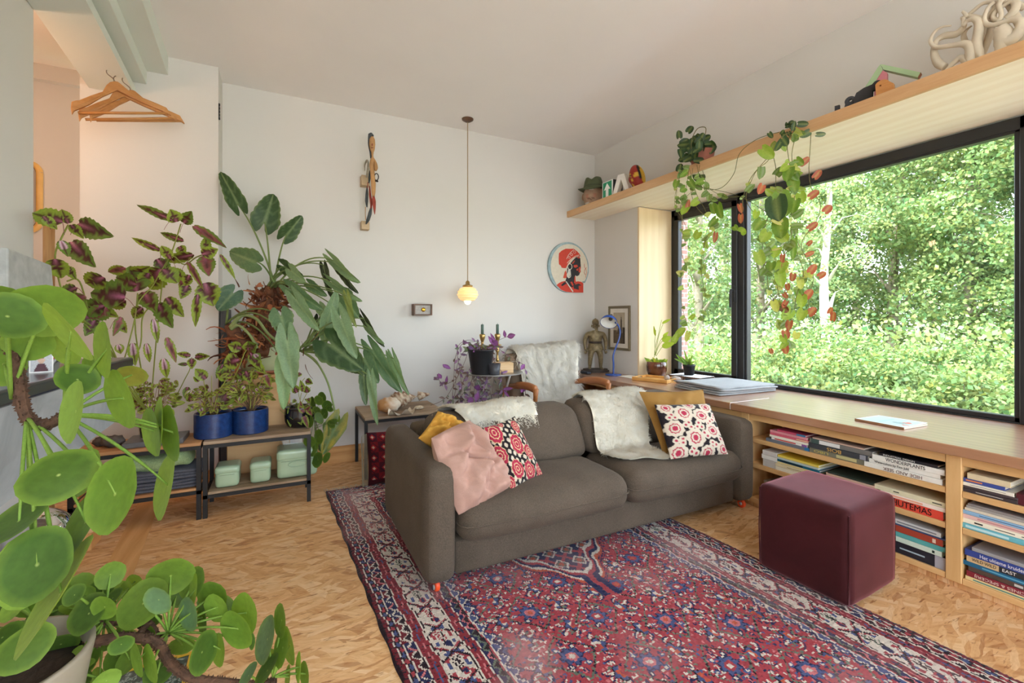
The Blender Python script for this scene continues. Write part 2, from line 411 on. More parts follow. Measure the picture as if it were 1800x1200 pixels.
# ================================================================ the room
ZC = 3.34; XW = 3.41; XO = 3.88; YB = 4.54; ZT = .722; ZS = 2.54
def struct(name, mb, m, parent=None, **k): return tag(mb.build(name, m, parent, **k), kind='structure') if parent is None else mb.build(name, m, parent, **k)
struct('floor', MB().box((-3.5, -2.0, -.1), (3.9, 5.0, 0)), M_OSB, origin=(0, 0, 0))
struct('ceiling', MB().box((-3.5, -2.0, ZC), (4.3, 5.1, ZC + .2)), M_CEIL, origin=(0, 0, ZC))
struct('wall_back', MB().box((-.47, YB, 0), (4.3, YB + .25, ZC)).box((-1.3, 4.28, 0), (-.466, YB + .25, ZC)), M_WALL, origin=(0, YB, 0))
struct('wall_hall', MB().box((-3.5, 4.9, 0), (-1.3, 5.1, ZC)).box((-3.5, 2.6, 0), (-3.35, 4.9, ZC)).box((-3.5, 2.4, 0), (-1.34, 2.6, ZC)), M_WALL, origin=(-2, 4.9, 0))
struct('wall_left', MB().box((-1.34, -2.0, 0), (-1.2, 3.33, ZC)), M_WALL, origin=(-1.2, 0, 0))
wr = MB().box((XW, 3.78, 0), (4.0, YB, ZS + .02)).box((XW, -2.0, 2.6), (4.0, YB, ZC)).box((3.84, -.32, 0), (4.0, 3.78, .66)).box((XW, -2.0, 0), (4.0, -.32, 2.6)).box((3.5, -.32, ZS + .02), (4.0, 3.78, 2.6))
struct('wall_right', wr, M_WALL, origin=(XW, 2, 0))
struct('wall_rear', MB().box((-1.34, -2.15, 0), (-.95, -2.0, ZC)).box((3.2, -2.15, 0), (4.0, -2.0, ZC)).box((-.95, -2.15, 3.1), (3.2, -2.0, ZC)), M_WALL, origin=(1, -2.1, 0))
struct('trim_1', MB().box((-3.35, 4.84, 3.22), (-1.3, 4.9, ZC)), M_WALL, origin=(-2, 4.87, 3.22))
struct('trim_2', MB().box((XW, 3.757, ZT), (XO, 3.779, ZS)), M_PLYZ, origin=(3.6, 3.77, ZT))
# white painted steel beam with stepped flanges
bm_ = MB()
def beamseg(x0f, x1f, z0, z1):
    # far end on the chimney face, near end behind the camera, running with the slight skew seen in the photo
    def X(x, y): return x + (4.28 - y) * .055
    yn = -1.9; vs = []
    for y, dx in ((4.279, 0), (yn, 0)):
        vs += [(X(x0f, y), y, z0), (X(x1f, y), y, z0), (X(x1f, y), y, z1), (X(x0f, y), y, z1)]
    bm_.add(vs, [(0, 1, 2, 3), (7, 6, 5, 4), (4, 5, 1, 0), (5, 6, 2, 1), (6, 7, 3, 2), (7, 4, 0, 3)])
beamseg(-1.25, -.985, 3.0, 3.06); beamseg(-1.19, -1.03, 3.06, 3.10); beamseg(-1.22, -.92, 3.10, 3.20); beamseg(-1.25, -.79, 3.20, ZC)
tag(bm_.build('trim_3', M_BEAM, origin=(-.9, 4.28, 3.0)), kind='structure')
struct('baseboard_back', MB().box((-.466, YB - .022, 0), (3.0, YB - .001, .15)), M_SKIRT, origin=(1, YB - .01, 0))
struct('baseboard_hall', MB().box((-1.3, 4.258, 0), (-.468, 4.279, .15)), M_SKIRT, origin=(-.9, 4.27, 0))
# fir strip let into the floor boards
sp = MB(); a, b, c, d = onZ(273, 907, 0), onZ(233, 903, 0), onZ(200, 1010, 0), onZ(230, 1020, 0)
dr = (d - a).normalized(); q = [a - dr * .6, b - dr * .6, b + dr * 3.4, a + dr * 3.4]
sp.prism([(p.x, p.y, .0005) for p in q], (0, 0, .002)); struct('trim_4', sp, M_STRIP)

# ---- window: frame, two visible sashes, panes, handles
W = bpy.data.objects.new('window_1', None); COL.objects.link(W); W.location = (XO, 2, ZT); ORI[W.name] = V((XO, 2, ZT)); tag(W, kind='structure')
y0, y1 = -.30, 3.757; z0, z1 = ZT - .05, ZS
def bar(mb, ya, yb, za, zb, xa=XO, xb=XO + .075): mb.rbox((xa, ya, za), (xb, yb, zb), .004, 1)
f = MB(); bar(f, y1 - .05, y1, z0, z1); bar(f, y0, y0 + .05, z0, z1); bar(f, y0, y1, z1 - .075, z1); bar(f, y0, y1, z0, ZT + .008)
bar(f, 2.86, 2.93, z0, z1); bar(f, 1.0, 1.06, z0, z1); f.build('window_frame', M_FRAME, W)
def sash(ya, yb, w, xa, hy):
    mb = MB(); zb, zt = ZT + .008, z1 - .06
    bar(mb, ya, ya + w, zb, zt, xa, xa + .06); bar(mb, yb - w, yb, zb, zt, xa, xa + .06); bar(mb, ya, yb, zt - w, zt, xa, xa + .06); bar(mb, ya, yb, zb, zb + w, xa, xa + .06)
    o = mb.build('sash', M_FRAME, W)
    MB().box((xa + .028, ya + w * .6, zb + w * .6), (xa + .032, yb - w * .6, zt - w * .6)).build('pane', M_GLASS, o)
    if hy:
        h = MB(); h.rbox((xa - .012, hy - .014, 1.50), (xa, hy + .014, 1.66), .005); h.tube([(xa - .012, hy, 1.615), (xa - .05, hy, 1.615), (xa - .055, hy, 1.59), (xa - .055, hy, 1.45)], .011, 8)
        h.build('handle', M_FRAME, o)
    return o
sash(2.925, 3.71, .062, XO - .012, 2.952)
sash(1.055, 2.865, .03, XO + .012, 0)
sash(-.26, 1.005, .062, XO - .012, .973)
# rear garden doors behind the camera
W2 = bpy.data.objects.new('window_2', None); COL.objects.link(W2); W2.location = (1, -2.05, 0); ORI[W2.name] = V((1, -2.05, 0)); tag(W2, kind='structure')
f = MB()
for x in (-.95, .42, 1.79, 3.14): f.box((x, -2.1, .0), (x + .06, -2.04, 3.1))
f.box((-.95, -2.1, 0), (3.2, -2.04, .06)); f.box((-.95, -2.1, 3.04), (3.2, -2.04, 3.1)); f.build('window_frame', M_FRAME, W2)
MB().box((-.9, -2.072, .05), (3.15, -2.068, 3.05)).build('pane', M_GLASS, W2)
# outside face of the house: brick reveal and lintel, added roof slab
br = MB().box((4.0, 3.728, -1.2), (4.10, 5.2, 3.6)).box((4.0, -2.2, ZS - .035), (4.10, 3.7, 3.6)).box((4.0, -2.2, -1.2), (4.1, -.36, 2.505)).box((4.0, -.36, -1.2), (4.1, 3.7, .60))
struct('exterior_wall', br, brick_mat(), origin=(4.1, 2, 0))
struct('roof', MB().box((-6.5, -2.3, 3.56), (4.4, 6.0, 3.75)), plain('sun blocking slab', S(90, 88, 86)), origin=(0, 0, 3.56))  # unseen wide slab over the house, added to keep the sun out of the room
struct('exterior_ground', MB().box((-60, -60, -1.4), (90, 90, -1.2)), plain('meadow', S(120, 128, 84), .95, 0, .3, 2, .6, 6), origin=(0, 0, -1.3))
struct('exterior_bounce_slab', MB().box((-14, -24, -1.2), (11, -2.2, -.25)).box((4.12, -2.2, -1.2), (5.2, 9, -.25)), plain('pale bounce slab', S(222, 218, 210), .8, 0, .06, 2), origin=(0, -10, -1.2))  # unseen pale slab added to bounce daylight up onto the ceiling

# ================================================================ shelf, worktop, bookcase
sh = MB().box((3.01, -.6, ZS), (3.028, YB, 2.61)).box((3.028, -.6, ZS + .008), (XW, YB, 2.61)).box((XW, -.31, ZS + .008), (XO, 3.757, 2.556))
SHELF = thing('wall_shelf', 'long oak-edged shelf running above the window to the room corner', 'shelf', (3.2, 2, ZS))
sh_f = MB().box((3.005, -.6, ZS), (3.028, YB - .001, 2.612)); sh_f.build('front_edge', M_OAK, SHELF)
sh_b = MB().box((3.029, -.6, ZS + .006), (XW - .001, YB - .001, 2.61)).box((XW - .001, -.3, ZS + .006), (XO - .001, 3.756, 2.557)); sh_b.build('board', M_PLY, SHELF)
WT = MB(); XF = 2.95
WT.rbox((XF, 2.285, ZT - .052), (XW - .002, YB - .002, ZT), .004, 1).rbox((XF, -.6, ZT - .052), (XW - .002, 2.283, ZT), .004, 1)
WT.box((XW - .003, -.3, ZT - .052), (XO, 3.755, ZT - .0005))
tag(WT.build('worktop', M_TOP, origin=(3.2, 2, ZT - .052)), 'long brown wooden worktop running under the window', 'worktop')
XB = 2.985; XBK = 3.37
CASE = thing('bookcase', 'low pine bookcase full of flat book stacks under the worktop', 'bookcase', (3.2, 2, 0))
ROWS = (.066, .316, .495); TOPR = .622
posts = [.04, 1.012, 2.16, 3.27, 4.46]
for y in posts:
    MB().rbox((XB, y, .036), (XBK, y + .062, ZT - .053), .003, 1).build('upright', M_CASEZ, CASE)
for i in range(len(posts) - 1):
    for z in ROWS:
        MB().rbox((XB + .004, posts[i] + .063, z - .03), (XBK, posts[i + 1] - .001, z), .002, 1).build('shelf_board', M_CASE, CASE)
    MB().box((XB + .003, posts[i] + .063, TOPR), (XB + .03, posts[i + 1] - .001, ZT - .053)).build('top_rail', M_CASE, CASE)
MB().box((XBK, .04, .036), (XBK + .012, 4.522, ZT - .053)).build('back_panel', M_CASE, CASE)
MB().box((XB + .03, .04, 0), (XB + .05, 4.522, .036)).build('plinth', M_OSB, CASE)
# ================================================================ the trees outside
M_BARK = plain('pale bark', S(150, 140, 124), .9, 0, .3, 8, .5, 30)
M_BARKW = plain('birch bark', S(206, 200, 190), .85, 0, .3, 5, .3, 20)
def blades(centers, size, col, seed, var=.3):
    r = np.random.default_rng(seed); n = len(centers)
    d = r.normal(size=(n, 3)); d[:, 2] -= .35; d /= np.linalg.norm(d, axis=1)[:, None]
    h = r.normal(size=(n, 3)); h[:, 2] += .9; s = np.cross(d, h); s /= np.linalg.norm(s, axis=1)[:, None]
    L = size * r.uniform(.6, 1.3, n)[:, None]; w = L * .36
    nn = np.cross(d, s)
    p = np.stack([centers, centers + d * L * .5 + s * w + nn * L * .06, centers + d * L, centers + d * L * .5 - s * w + nn * L * .06], 1).reshape(-1, 3)
    k = r.uniform(1 - var, 1 + var, (n, 1)); hue = r.normal(0, .09, (n, 1))
    c = np.clip(np.array(col)[None] * k * np.concatenate([1 + hue * 1.6, np.ones((n, 1)), 1 - hue], 1), 0, 1)
    return p, np.arange(4 * n).reshape(-1, 4), np.repeat(c, 4, 0)
def crown_points(n, blobs, seed):
    r = np.random.default_rng(seed); b = np.array(blobs); k = r.choice(len(b), n, p=b[:, 3] ** 2 / np.sum(b[:, 3] ** 2))
    d = r.normal(size=(n, 3)); d /= np.linalg.norm(d, axis=1)[:, None]; rad = r.uniform(.55, 1, n) ** .6
    # twig clusters
    return b[k, :3] + d * (b[k, 3] * rad)[:, None] * np.array([1, 1, .8]) + r.normal(0, .06, (n, 3))
def tree(name, label, cat, x, y, h, wid, nleaf, size, col, seed, trunk=True, bark=None, group=None, low=.25):
    r = random.Random(seed); z0 = -1.2
    t = thing(name, label, cat, (x, y, z0), group)
    blobs = []; mb = MB()
    top = V((x + r.uniform(-.4, .4), y + r.uniform(-.4, .4), z0 + h * .92)); base = V((x, y, z0))
    axis = spline([base, base.lerp(top, .35) + V((r.uniform(-.25, .25), r.uniform(-.25, .25), 0)), base.lerp(top, .7) + V((r.uniform(-.3, .3), r.uniform(-.3, .3), 0)), top], 5)
    if trunk: mb.tube(axis, lerps(.018 * h + .02, .015, len(axis)), 7)
    nb = 13 if trunk else 7
    for i in range(nb):
        f = low + (1 - low) * (i + .5) / nb; p = base.lerp(top, f); a = i * 2.4 + r.uniform(-.4, .4)
        env = wid * math.sin(PI * min(1, (f - low * .6) / (1 - low * .6)) ** .8) ** .7 if trunk else wid * (1.1 - .6 * f)
        q = p + V((math.cos(a), math.sin(a), .35)) * env * r.uniform(.55, .95)
        blobs.append((q.x, q.y, q.z, wid * r.uniform(.34, .58)))
        mb.tube([p - V((0, 0, .3 * env)), p.lerp(q, .5) + V((0, 0, .05)), q], [.012 * h * (1 - f) + .012, .02, .008], 5)
        for s_ in range(2):
            q2 = q + V((r.uniform(-1, 1), r.uniform(-1, 1), r.uniform(-.5, .9))) * wid * .45
            mb.tube([q, q2], [.012, .004], 4); blobs.append((q2.x, q2.y, q2.z, wid * r.uniform(.2, .34)))
    mb.build('trunk' if trunk else 'stems', bark or M_BARK, t, smooth=True)
    p, f, c = blades(crown_points(nleaf, blobs, seed), size, col, seed)
    npmesh('foliage', p, f, M_TREE, t, cols=c); return t
M_TREE = leafmat('tree leaf', .3, .5, .3, (1.0, 1.04, .78))
G1 = S(124, 150, 92); G2 = S(140, 164, 106); G3 = S(164, 184, 128); G4 = S(112, 138, 88); G5 = S(134, 156, 94); G6 = S(124, 150, 90)
GT = 'trees beyond the window'; GB = 'shrubs outside the window'
def place(u, t, **k): p = at(u, 558.5, t); return p.x, p.y
tl = [  # u, axial depth, height, width, leaves, leaf size, colour, kind, label
 (1230, 19, 12, 2.6, 9000, .24, G2, 0, 'airy green tree seen through the narrow left sash'),
 (1335, 22, 13, 2.6, 9000, .24, G3, 0, 'pale leafy tree behind the trailing shelf plant'),
 (1462, 17, 11, 1.5, 3200, .18, G3, 1, 'slim white-stemmed birch left of the middle of the window'),
 (1570, 20, 13.5, 3.2, 14000, .24, G1, 0, 'broad dense green tree in the middle of the window'),
 (1500, 27, 14, 3.0, 9000, .28, G4, 0, 'dark tree standing behind the white birch'),
 (1710, 17, 12.5, 2.8, 13000, .22, G2, 0, 'tall bright tree left of the right window post'),
 (1850, 15, 11, 2.6, 11000, .22, G1, 0, 'leaning grey-stemmed tree at the right window post'),
 (1640, 28, 16, 3.4, 10000, .3, G4, 0, 'dark tree far behind the broad middle tree'),
 (1800, 25, 15, 3.2, 9000, .3, G3, 0, 'tall pale tree far back at the right'),
 (1270, 29, 15, 3.2, 8000, .3, G4, 0, 'dark tree far back behind the left sash'),
 (1400, 30, 15, 3.2, 8000, .3, G2, 0, 'tall tree far back left of the birch'),
 (2050, 15, 12, 2.8, 6000, .26, G2, 0, 'green tree beyond the right window sash')]
for i, (u, t, h, w, n, s_, c, kd, lb) in enumerate(tl):
    x, y = place(u, t); tree('birch_tree' if kd else 'leafy_tree', lb, 'tree', x, y, h, w, int(n * 1.9), s_ * .68, c, 100 + i, True, M_BARKW if kd else M_BARK, GT, .3 if kd else .12)
bl = [(1215, 9.5, 2.3, 1.1, G5, 'yellow-green shrub low behind the left sash'), (1300, 8.5, 2.2, 1.1, G5, 'yellow-green shrub below the window mullion'),
 (1395, 9, 2.3, 1.2, G5, 'bright shrub below the trailing plant tips'), (1480, 10.5, 2.6, 1.3, G6, 'round shrub under the birch stem'),
 (1590, 8, 1.9, 1.1, G6, 'leafy shrub at the foot of the broad middle tree'), (1690, 9.5, 2.3, 1.2, G6, 'shrub between the middle tree and right post'),
 (1760, 6.8, 1.9, 1.0, G5, 'nearest yellow-green shrub by the right window post'), (1530, 7, 1.5, .9, G5, 'low near shrub over the middle of the sill'),
 (1430, 6.8, 1.4, .9, G6, 'low near shrub above the folded blanket'), (1860, 8, 2.4, 1.2, G5, 'tall shrub behind the right window post'),
 (1660, 6.6, 1.4, .9, G6, 'low near shrub above the magazine')]
for i, (u, t, h, w, c, lb) in enumerate(bl):
    x, y = place(u, t); tree('garden_shrub', lb, 'shrub', x, y, h * .70, w, 11000, .085, c, 300 + i, False, M_BARK, GB, .15)
# dense undergrowth far behind, so the wood closes below the crowns
r_ = np.random.default_rng(5); n = 26000
us = r_.uniform(1100, 2150, n); ts = r_.uniform(12, 30, n); zz = -1.2 + r_.uniform(0, 1, n) ** 1.3 * (2.2 + (ts - 12) * .12)
d_ = np.array(FW)[None] + np.array(RT)[None] * ((us - 900) / 800)[:, None]; pc = d_ * ts[:, None]; pc[:, 2] = zz
p, f, c = blades(pc, .18, G2, 77)
tag(npmesh('undergrowth', p, f, M_TREE, None, (14, 10, -1.2), cols=c), 'dense green undergrowth between the trees outside', 'undergrowth', None, 'stuff')
# ================================================================ rug
RUG_C = [V((.285, 3.80, 0)), V((.452, .42, 0)), V((2.455, .42, 0)), V((2.215, 3.78, 0))]   # far left, near left, near right, far right
NX, NY = 292, 500
def rugpt(a, b):  # a across 0..1, b from near 0 to far 1
    return RUG_C[1].lerp(RUG_C[2], a).lerp(RUG_C[0].lerp(RUG_C[3], a), b)
RED = S(176, 66, 74); RED2 = S(148, 50, 58); NAVY = S(44, 44, 84); BLUE = S(80, 90, 134); CREAM = S(226, 212, 196); DARK = S(48, 30, 36); GREEN = S(112, 122, 104); PINK = S(214, 122, 124); ORNG = S(200, 92, 64); MAR = S(122, 34, 42)
LX, LY = 1.95, 3.37
def rugcol(x, y):
    """x across 0..1.95, y along 0..3.37 (metres): borders, then the field with a small all-over pattern and a centre medallion"""
    # worn, hand-knotted wobble
    x += .004 * math.sin(y * 23) + .003 * math.sin(y * 61); y += .004 * math.sin(x * 31)
    ed = min(x, LX - x); ee = min(y, LY - y); d = min(ed, ee); s = y if ed <= ee else x   # distance to border, run along it
    h = lambda a, b: (math.sin(a * 127.1 + b * 311.7) * 43758.5453) % 1
    if d < .01: return DARK
    if d < .028: return MAR if (s * 60) % 1 < .8 else DARK
    if d < .033: return CREAM
    if d < .056:
        k = (s / .036) % 2; u = abs((s / .036) % 1 - .5); v = abs((d - .0445) / .0115)
        return (BLUE if k < 1 else RED) if u * 1.6 + v * .8 < .75 else DARK
    if d < .062: return CREAM
    if d < .102:
        w = abs(((s / .058) % 1) - .5) * 2; q = (d - .062) / .04
        if abs(q - (.2 + .6 * w)) < .13: return CREAM if h(int(s / .029), 3) > .25 else PINK
        return (MAR if q < .2 + .6 * w else DARK) if h(int(s / .058), 1) > .3 else NAVY
    if d < .108: return CREAM
    if d < .152:
        q = (d - .13) / .02; k = (s / .062) % 1
        if abs(q) < .16 and .1 < k < .9: return BLUE if h(int(s / .062), 7) > .5 else PINK
        if .42 < k < .52 and abs(q) < .8: return DARK
        if abs(abs(q) - .55) < .12 and (k * 4) % 1 < .5: return MAR
        return RED2
    if d < .158: return CREAM
    if d < .272:
        P = .165; k = (s / P) % 1; q = (d - .215) / .057; c = int(s / P)
        if abs(q) > .93: return DARK
        # hexagon cells divided by crossing diagonals, a boteh with a leafy stalk in each
        e = abs(k - .5) * 2
        if abs(abs(q) - (1.75 - 1.75 * e + .04)) < .11 and e > .45: return DARK
        if abs(abs(q) - (1.75 - 1.75 * e - .18)) < .07 and e > .4: return RED
        if e > .86 and abs(q) < .5: return BLUE if h(c, 2) > .5 else RED2
        yy = (k - .5) * 2.4; xx = q * 1.3
        if (xx - .22) ** 2 + (yy + .42) ** 2 < .10: return NAVY if (xx - .22) ** 2 + (yy + .42) ** 2 < .045 or h(c, 5) > .6 else RED
        if abs(xx + .05 - .2 * yy) < .07 and -.5 < yy < .85: return DARK
        if -.1 < yy < .85 and abs(abs(xx + .05) - (.34 - abs(((yy * 4) % 1) - .5) * .5)) < .09: return [DARK, GREEN, RED][int(h(c, 4) * 3)]
        if abs(xx) > .62 and h(int(k * 9), c) > .62 and abs(xx) < .95: return RED if h(c, int(k * 9)) > .5 else BLUE
        return CREAM
    if d < .278: return CREAM
    if d < .315:
        q = (d - .2965) / .018; k = (s / .058) % 1
        if abs(q) < .2 and .15 < k < .85: return PINK if h(int(s / .058), 9) > .5 else NAVY
        if .44 < k < .53: return DARK
        return RED2
    if d < .320: return CREAM
    if d < .355:
        w = abs(((s / .05) % 1) - .5) * 2; q = (d - .32) / .035
        if abs(q - (.2 + .6 * w)) < .14: return GREEN if h(int(s / .05), 3) > .5 else PINK
        return NAVY if q < .2 + .6 * w else DARK
    if d < .360: return RED
    if d < .366: return CREAM
    # serrated inner edge
    w = abs(((s / .07) % 1) - .5) * 2; step = int(w * 4) / 4 * .035
    if d < .366 + step: return BLUE
    if d < .374 + step: return CREAM
    if d < .386 + step: return NAVY
    # ---------------- field
    mx, my = x - 1.035, y - 1.86
    ax, ay = abs(mx), abs(my)
    m = ax / .30 + ay / .40; lobes = .06 * math.cos(ax * 42) * (1 if ax < .3 else 0); m += lobes
    if ax < .05 and .30 < ay < .52: m = min(m, .9 + ax * 2)
    if m < 1.2:
        if m > 1.12: return NAVY if (int(x * 110) + int(y * 110)) % 2 else RED
        if m > 1.06: return ORNG
        if m > 1.0: return CREAM
        if m > .93: return NAVY
        if m > .86: return RED
        if m > .79: return CREAM
        u, v = (mx * 9) % 1 - .5, (my * 8) % 1 - .5
        if abs(u) + abs(v) < .16: return ORNG
        if abs(u) + abs(v) < .24: return GREEN
        if abs(abs(u) + abs(v) - .36) < .06: return CREAM
        return NAVY if abs(abs(u) - abs(v)) > .12 else RED
    PX, PY = .245, .31
    col_i = math.floor(x / PX); yo = y + (PY / 2 if col_i % 2 else 0)
    u = (x / PX) % 1 - .5; v = (yo / PY) % 1 - .5; row = math.floor(yo / PY)
    xx, yy = u * PX, v * PY
    r = math.hypot(xx, yy); an = math.atan2(yy, xx)
    # rosette in the cell
    pet = .040 + .007 * math.cos(8 * an)
    if r < .012: return CREAM if h(col_i, row) > .4 else ORNG
    if r < .024: return PINK if h(row, col_i) > .4 else RED
    if r < pet: return BLUE
    if r < pet + .007: return NAVY
    # diamond lattice round it
    dm = abs(xx) / .108 + abs(yy) / .125
    if abs(dm - 1) < .055: return GREEN if (int(x * 80) + int(y * 80)) % 3 else DARK
    if dm < 1:
        for sx in (-1, 1):
            for sy in (-1, 1):
                q = math.hypot(xx - sx * .036, yy - sy * .052)
                if q < .007: return CREAM
                if q < .013: return NAVY if (sx * sy) > 0 else BLUE
        q = abs(xx) / .011 + abs(abs(yy) - .082) / .016
        if q < .55: return PINK
        if q < 1.1: return NAVY
        q = abs(abs(xx) - .072) / .014 + abs(yy) / .010
        if q < .6: return CREAM
        if q < 1.15: return BLUE
    # curled leaves and small blocks between the diamonds
    cx, cy = (abs(xx) - PX / 2), (abs(yy) - PY / 2)
    q = math.hypot(cx, cy)
    pet2 = .036 + .006 * math.cos(6 * math.atan2(cy, cx))
    if q < .013: return RED if h(col_i, 3) > .3 else CREAM
    if abs(cx) < .021 and abs(cy) < .021: return ORNG if h(row, 2) > .6 else CREAM
    if q < pet2: return BLUE if h(row, 8) > .4 else NAVY
    if q < pet2 + .006: return DARK
    a2 = math.atan2(abs(yy) - .115, abs(xx) - .085); q = math.hypot(abs(xx) - .085, (abs(yy) - .115) * 1.15)
    if .021 < q < .035 and a2 > -1.4:
        return CREAM if (a2 * 3.2) % 1 < .62 else RED
    if .035 <= q < .042 and a2 > -1.6: return NAVY
    if q < .009: return GREEN
    g = h(math.floor(x / .018), math.floor(y / .018)); gx, gy = (x / .018) % 1 - .5, (y / .018) % 1 - .5
    if g > .48 and abs(gx) + abs(gy) < .46: return [NAVY, CREAM, BLUE, CREAM, GREEN, PINK][int((g - .48) / .52 * 5.99)]
    return RED
def make_rug():
    a = np.linspace(0, 1, NX + 1); b = np.linspace(0, 1, NY + 1)
    P = np.zeros((NX + 1, NY + 1, 3)); C = [np.array(p) for p in RUG_C]
    A, B = a[:, None, None], b[None, :, None]
    P = (C[1] * (1 - A) + C[2] * A) * (1 - B) + (C[0] * (1 - A) + C[3] * A) * B
    P[:, :, 2] = .009 + .0012 * RNG.normal(size=(NX + 1, NY + 1))
    wave = .004 * np.sin(b * 90) * 1.0; P[0, :, 0] += wave * .8; P[-1, :, 0] += wave * .6
    P[0, :, 2] = P[-1, :, 2] = .001; P[:, 0, 2] = P[:, -1, 2] = .001
    idx = np.arange((NX + 1) * (NY + 1)).reshape(NX + 1, NY + 1)
    f = np.stack([idx[:-1, :-1], idx[1:, :-1], idx[1:, 1:], idx[:-1, 1:]], -1).reshape(-1, 4)
    cols = np.zeros((NX, NY, 3))
    for i in range(NX):
        for j in range(NY): cols[i, j] = rugcol((i + .5) / NX * LX, (j + .5) / NY * LY)
    # worn, faded pile in soft patches and row-to-row dye changes
    k = 1 + .10 * RNG.normal(size=(NX, NY, 1)) + .05 * RNG.normal(size=(1, NY, 1))
    wear = np.zeros((NX, NY))
    for i in range(0, NX, 4):
        for j in range(0, NY, 4): wear[i:i + 4, j:j + 4] = max(0, nz(i * .022, j * .017, 3) * 1.1 - .02)
    cols = cols * k; cols = cols * (1 - .52 * wear[:, :, None]) + np.array(S(222, 188, 184)) * .52 * wear[:, :, None]
    cols = np.clip(cols * .86, 0, 1).reshape(-1, 3)
    return npmesh('rug', P.reshape(-1, 3), f, M_RUG, None, tuple(rugpt(.5, .5)), cols=np.repeat(cols, 4, 0))
RUG = tag(make_rug(), 'worn red and navy oriental rug with a cream border under the sofa', 'rug')
fr = MB(); fr.usecol = True
for i in range(230):
    a = i / 229; p = rugpt(a, 1) + V((0, 0, .004)); fr.col = jit(S(214, 204, 188)); fr.tube([p, p + V((random.uniform(-.012, .012), .03, -.001)), p + V((random.uniform(-.02, .02), .05 + random.random() * .02, -.002))], .0016, 3, False)
fr.build('fringe', M_PRINT, RUG)

# ================================================================ sofa
SO = thing('sofa', 'long taupe two-cushion fabric sofa on orange castors', 'sofa', (1.8, 2.6, 0))
FX0, FX1, FY0, FY1 = .60, 3.015 - .12, 2.10, 3.12
FX1 = 2.975
def arm(x0, x1):
    mb = MB(); mb.soft((x0, FY0, .062), (x1, FY1, .635), .055, (.008, .008, .01, .004, 0, .008), 12); return mb.build('armrest', M_SOFA, SO, smooth=True)
arm(FX0, FX0 + .16); arm(FX1 - .16, FX1)
MB().soft((FX0 + .162, FY0 + .045, .065), (FX1 - .162, FY1 - .1, .245), .02, (0, 0, .004, 0, 0, 0), 8).build('base', M_SOFA, SO, smooth=True)
MB().soft((FX0 + .162, FY1 - .22, .10), (FX1 - .162, FY1 - .01, .655), .05, (0, 0, .02, .01, 0, .006), 10).build('back_frame', M_SOFA, SO, smooth=True)
xm = 1.82
def seatpad(x0, x1, sd):
    def fn(w): return w + V((0, 0, .006 * noise.fractal(V((w.x * 4 + sd, w.y * 5, 0)), 1, 2, 3)))
    c = MB().soft((x0, FY0 - .045, .232), (x1, 2.60, .43), .085, (.004, .004, .022, 0, 0, .035), 16, .003, sd, fn).build('seat_cushion', M_SOFA, SO, smooth=True)
    # welt seam round the front
    z = .335; r = .0045; pts = []
    pts = [V((x0 - .003, 2.4, z)), V((x0 - .003, FY0 + .02, z))] + [V((x0 + .06 - .062 * math.cos(a), FY0 + .016 - .062 * math.sin(a) - .003, z)) for a in (0, .5, 1.0)]
    m_ = (x0 + x1) / 2
    for k in range(13):
        x = x0 + .075 + (x1 - x0 - .15) * k / 12; pts.append(V((x, FY0 - .046 - .02 * max(0, 1 - ((x - m_) / ((x1 - x0) / 2)) ** 2) ** .6, z + .004 * math.sin(k))))
    pts += [V((x1 - .06 + .062 * math.cos(a), FY0 + .016 - .062 * math.sin(a) - .003, z)) for a in (1.0, .5, 0)] + [V((x1 + .003, 2.4, z))]
    MB().tube(pts, r, 6).build('piping', M_SOFA, c, smooth=True)
seatpad(FX0 + .168, xm - .004, 1); seatpad(xm + .004, FX1 - .168, 2)
def backpad(x0, x1, zt, sd):
    def fn(w):
        k = (w.z - .43) / .33
        return V((w.x, w.y + .17 * k - .02 * math.sin(PI * k), w.z + .012 * noise.noise(V((w.x * 5 + sd, w.y * 5, w.z * 5))) - .004 * math.sin(w.z * 60 + w.x * 6) * max(0, .5 - k)))
    return MB().soft((x0, 2.455, .425), (x1, 2.70, zt), .075, (.012, .012, .035, .02, 0, .02), 16, .004, sd, fn).build('back_cushion', M_SOFA, SO, smooth=True)
backpad(FX0 + .175, xm - .012, .745, 4); backpad(xm - .002, FX1 - .175, .755, 9)
M_ORG = plain('orange rubber', S(236, 82, 36), .45); M_CAST = plain('grey plastic', S(190, 188, 186), .4)
for x, y in ((FX0 + .07, FY0 + .075), (FX1 - .06, FY0 + .075), (FX0 + .07, FY1 - .09), (FX1 - .06, FY1 - .09)):
    c = MB().cyl((x, y, .05), (x, y, .075), .016, n=10).cyl((x - .016, y - .01, .031), (x + .016, y - .01, .031), .012, n=10).build('castor', M_CAST, SO, smooth=True)
    MB().lathe([(.016, -.011), (.026, -.011), (.029, -.006), (.029, .006), (.026, .011), (.016, .011)], (x, y - .01, .040 if x < 2 else .0305), 20, 'x').build('wheel', M_ORG, c, smooth=True)

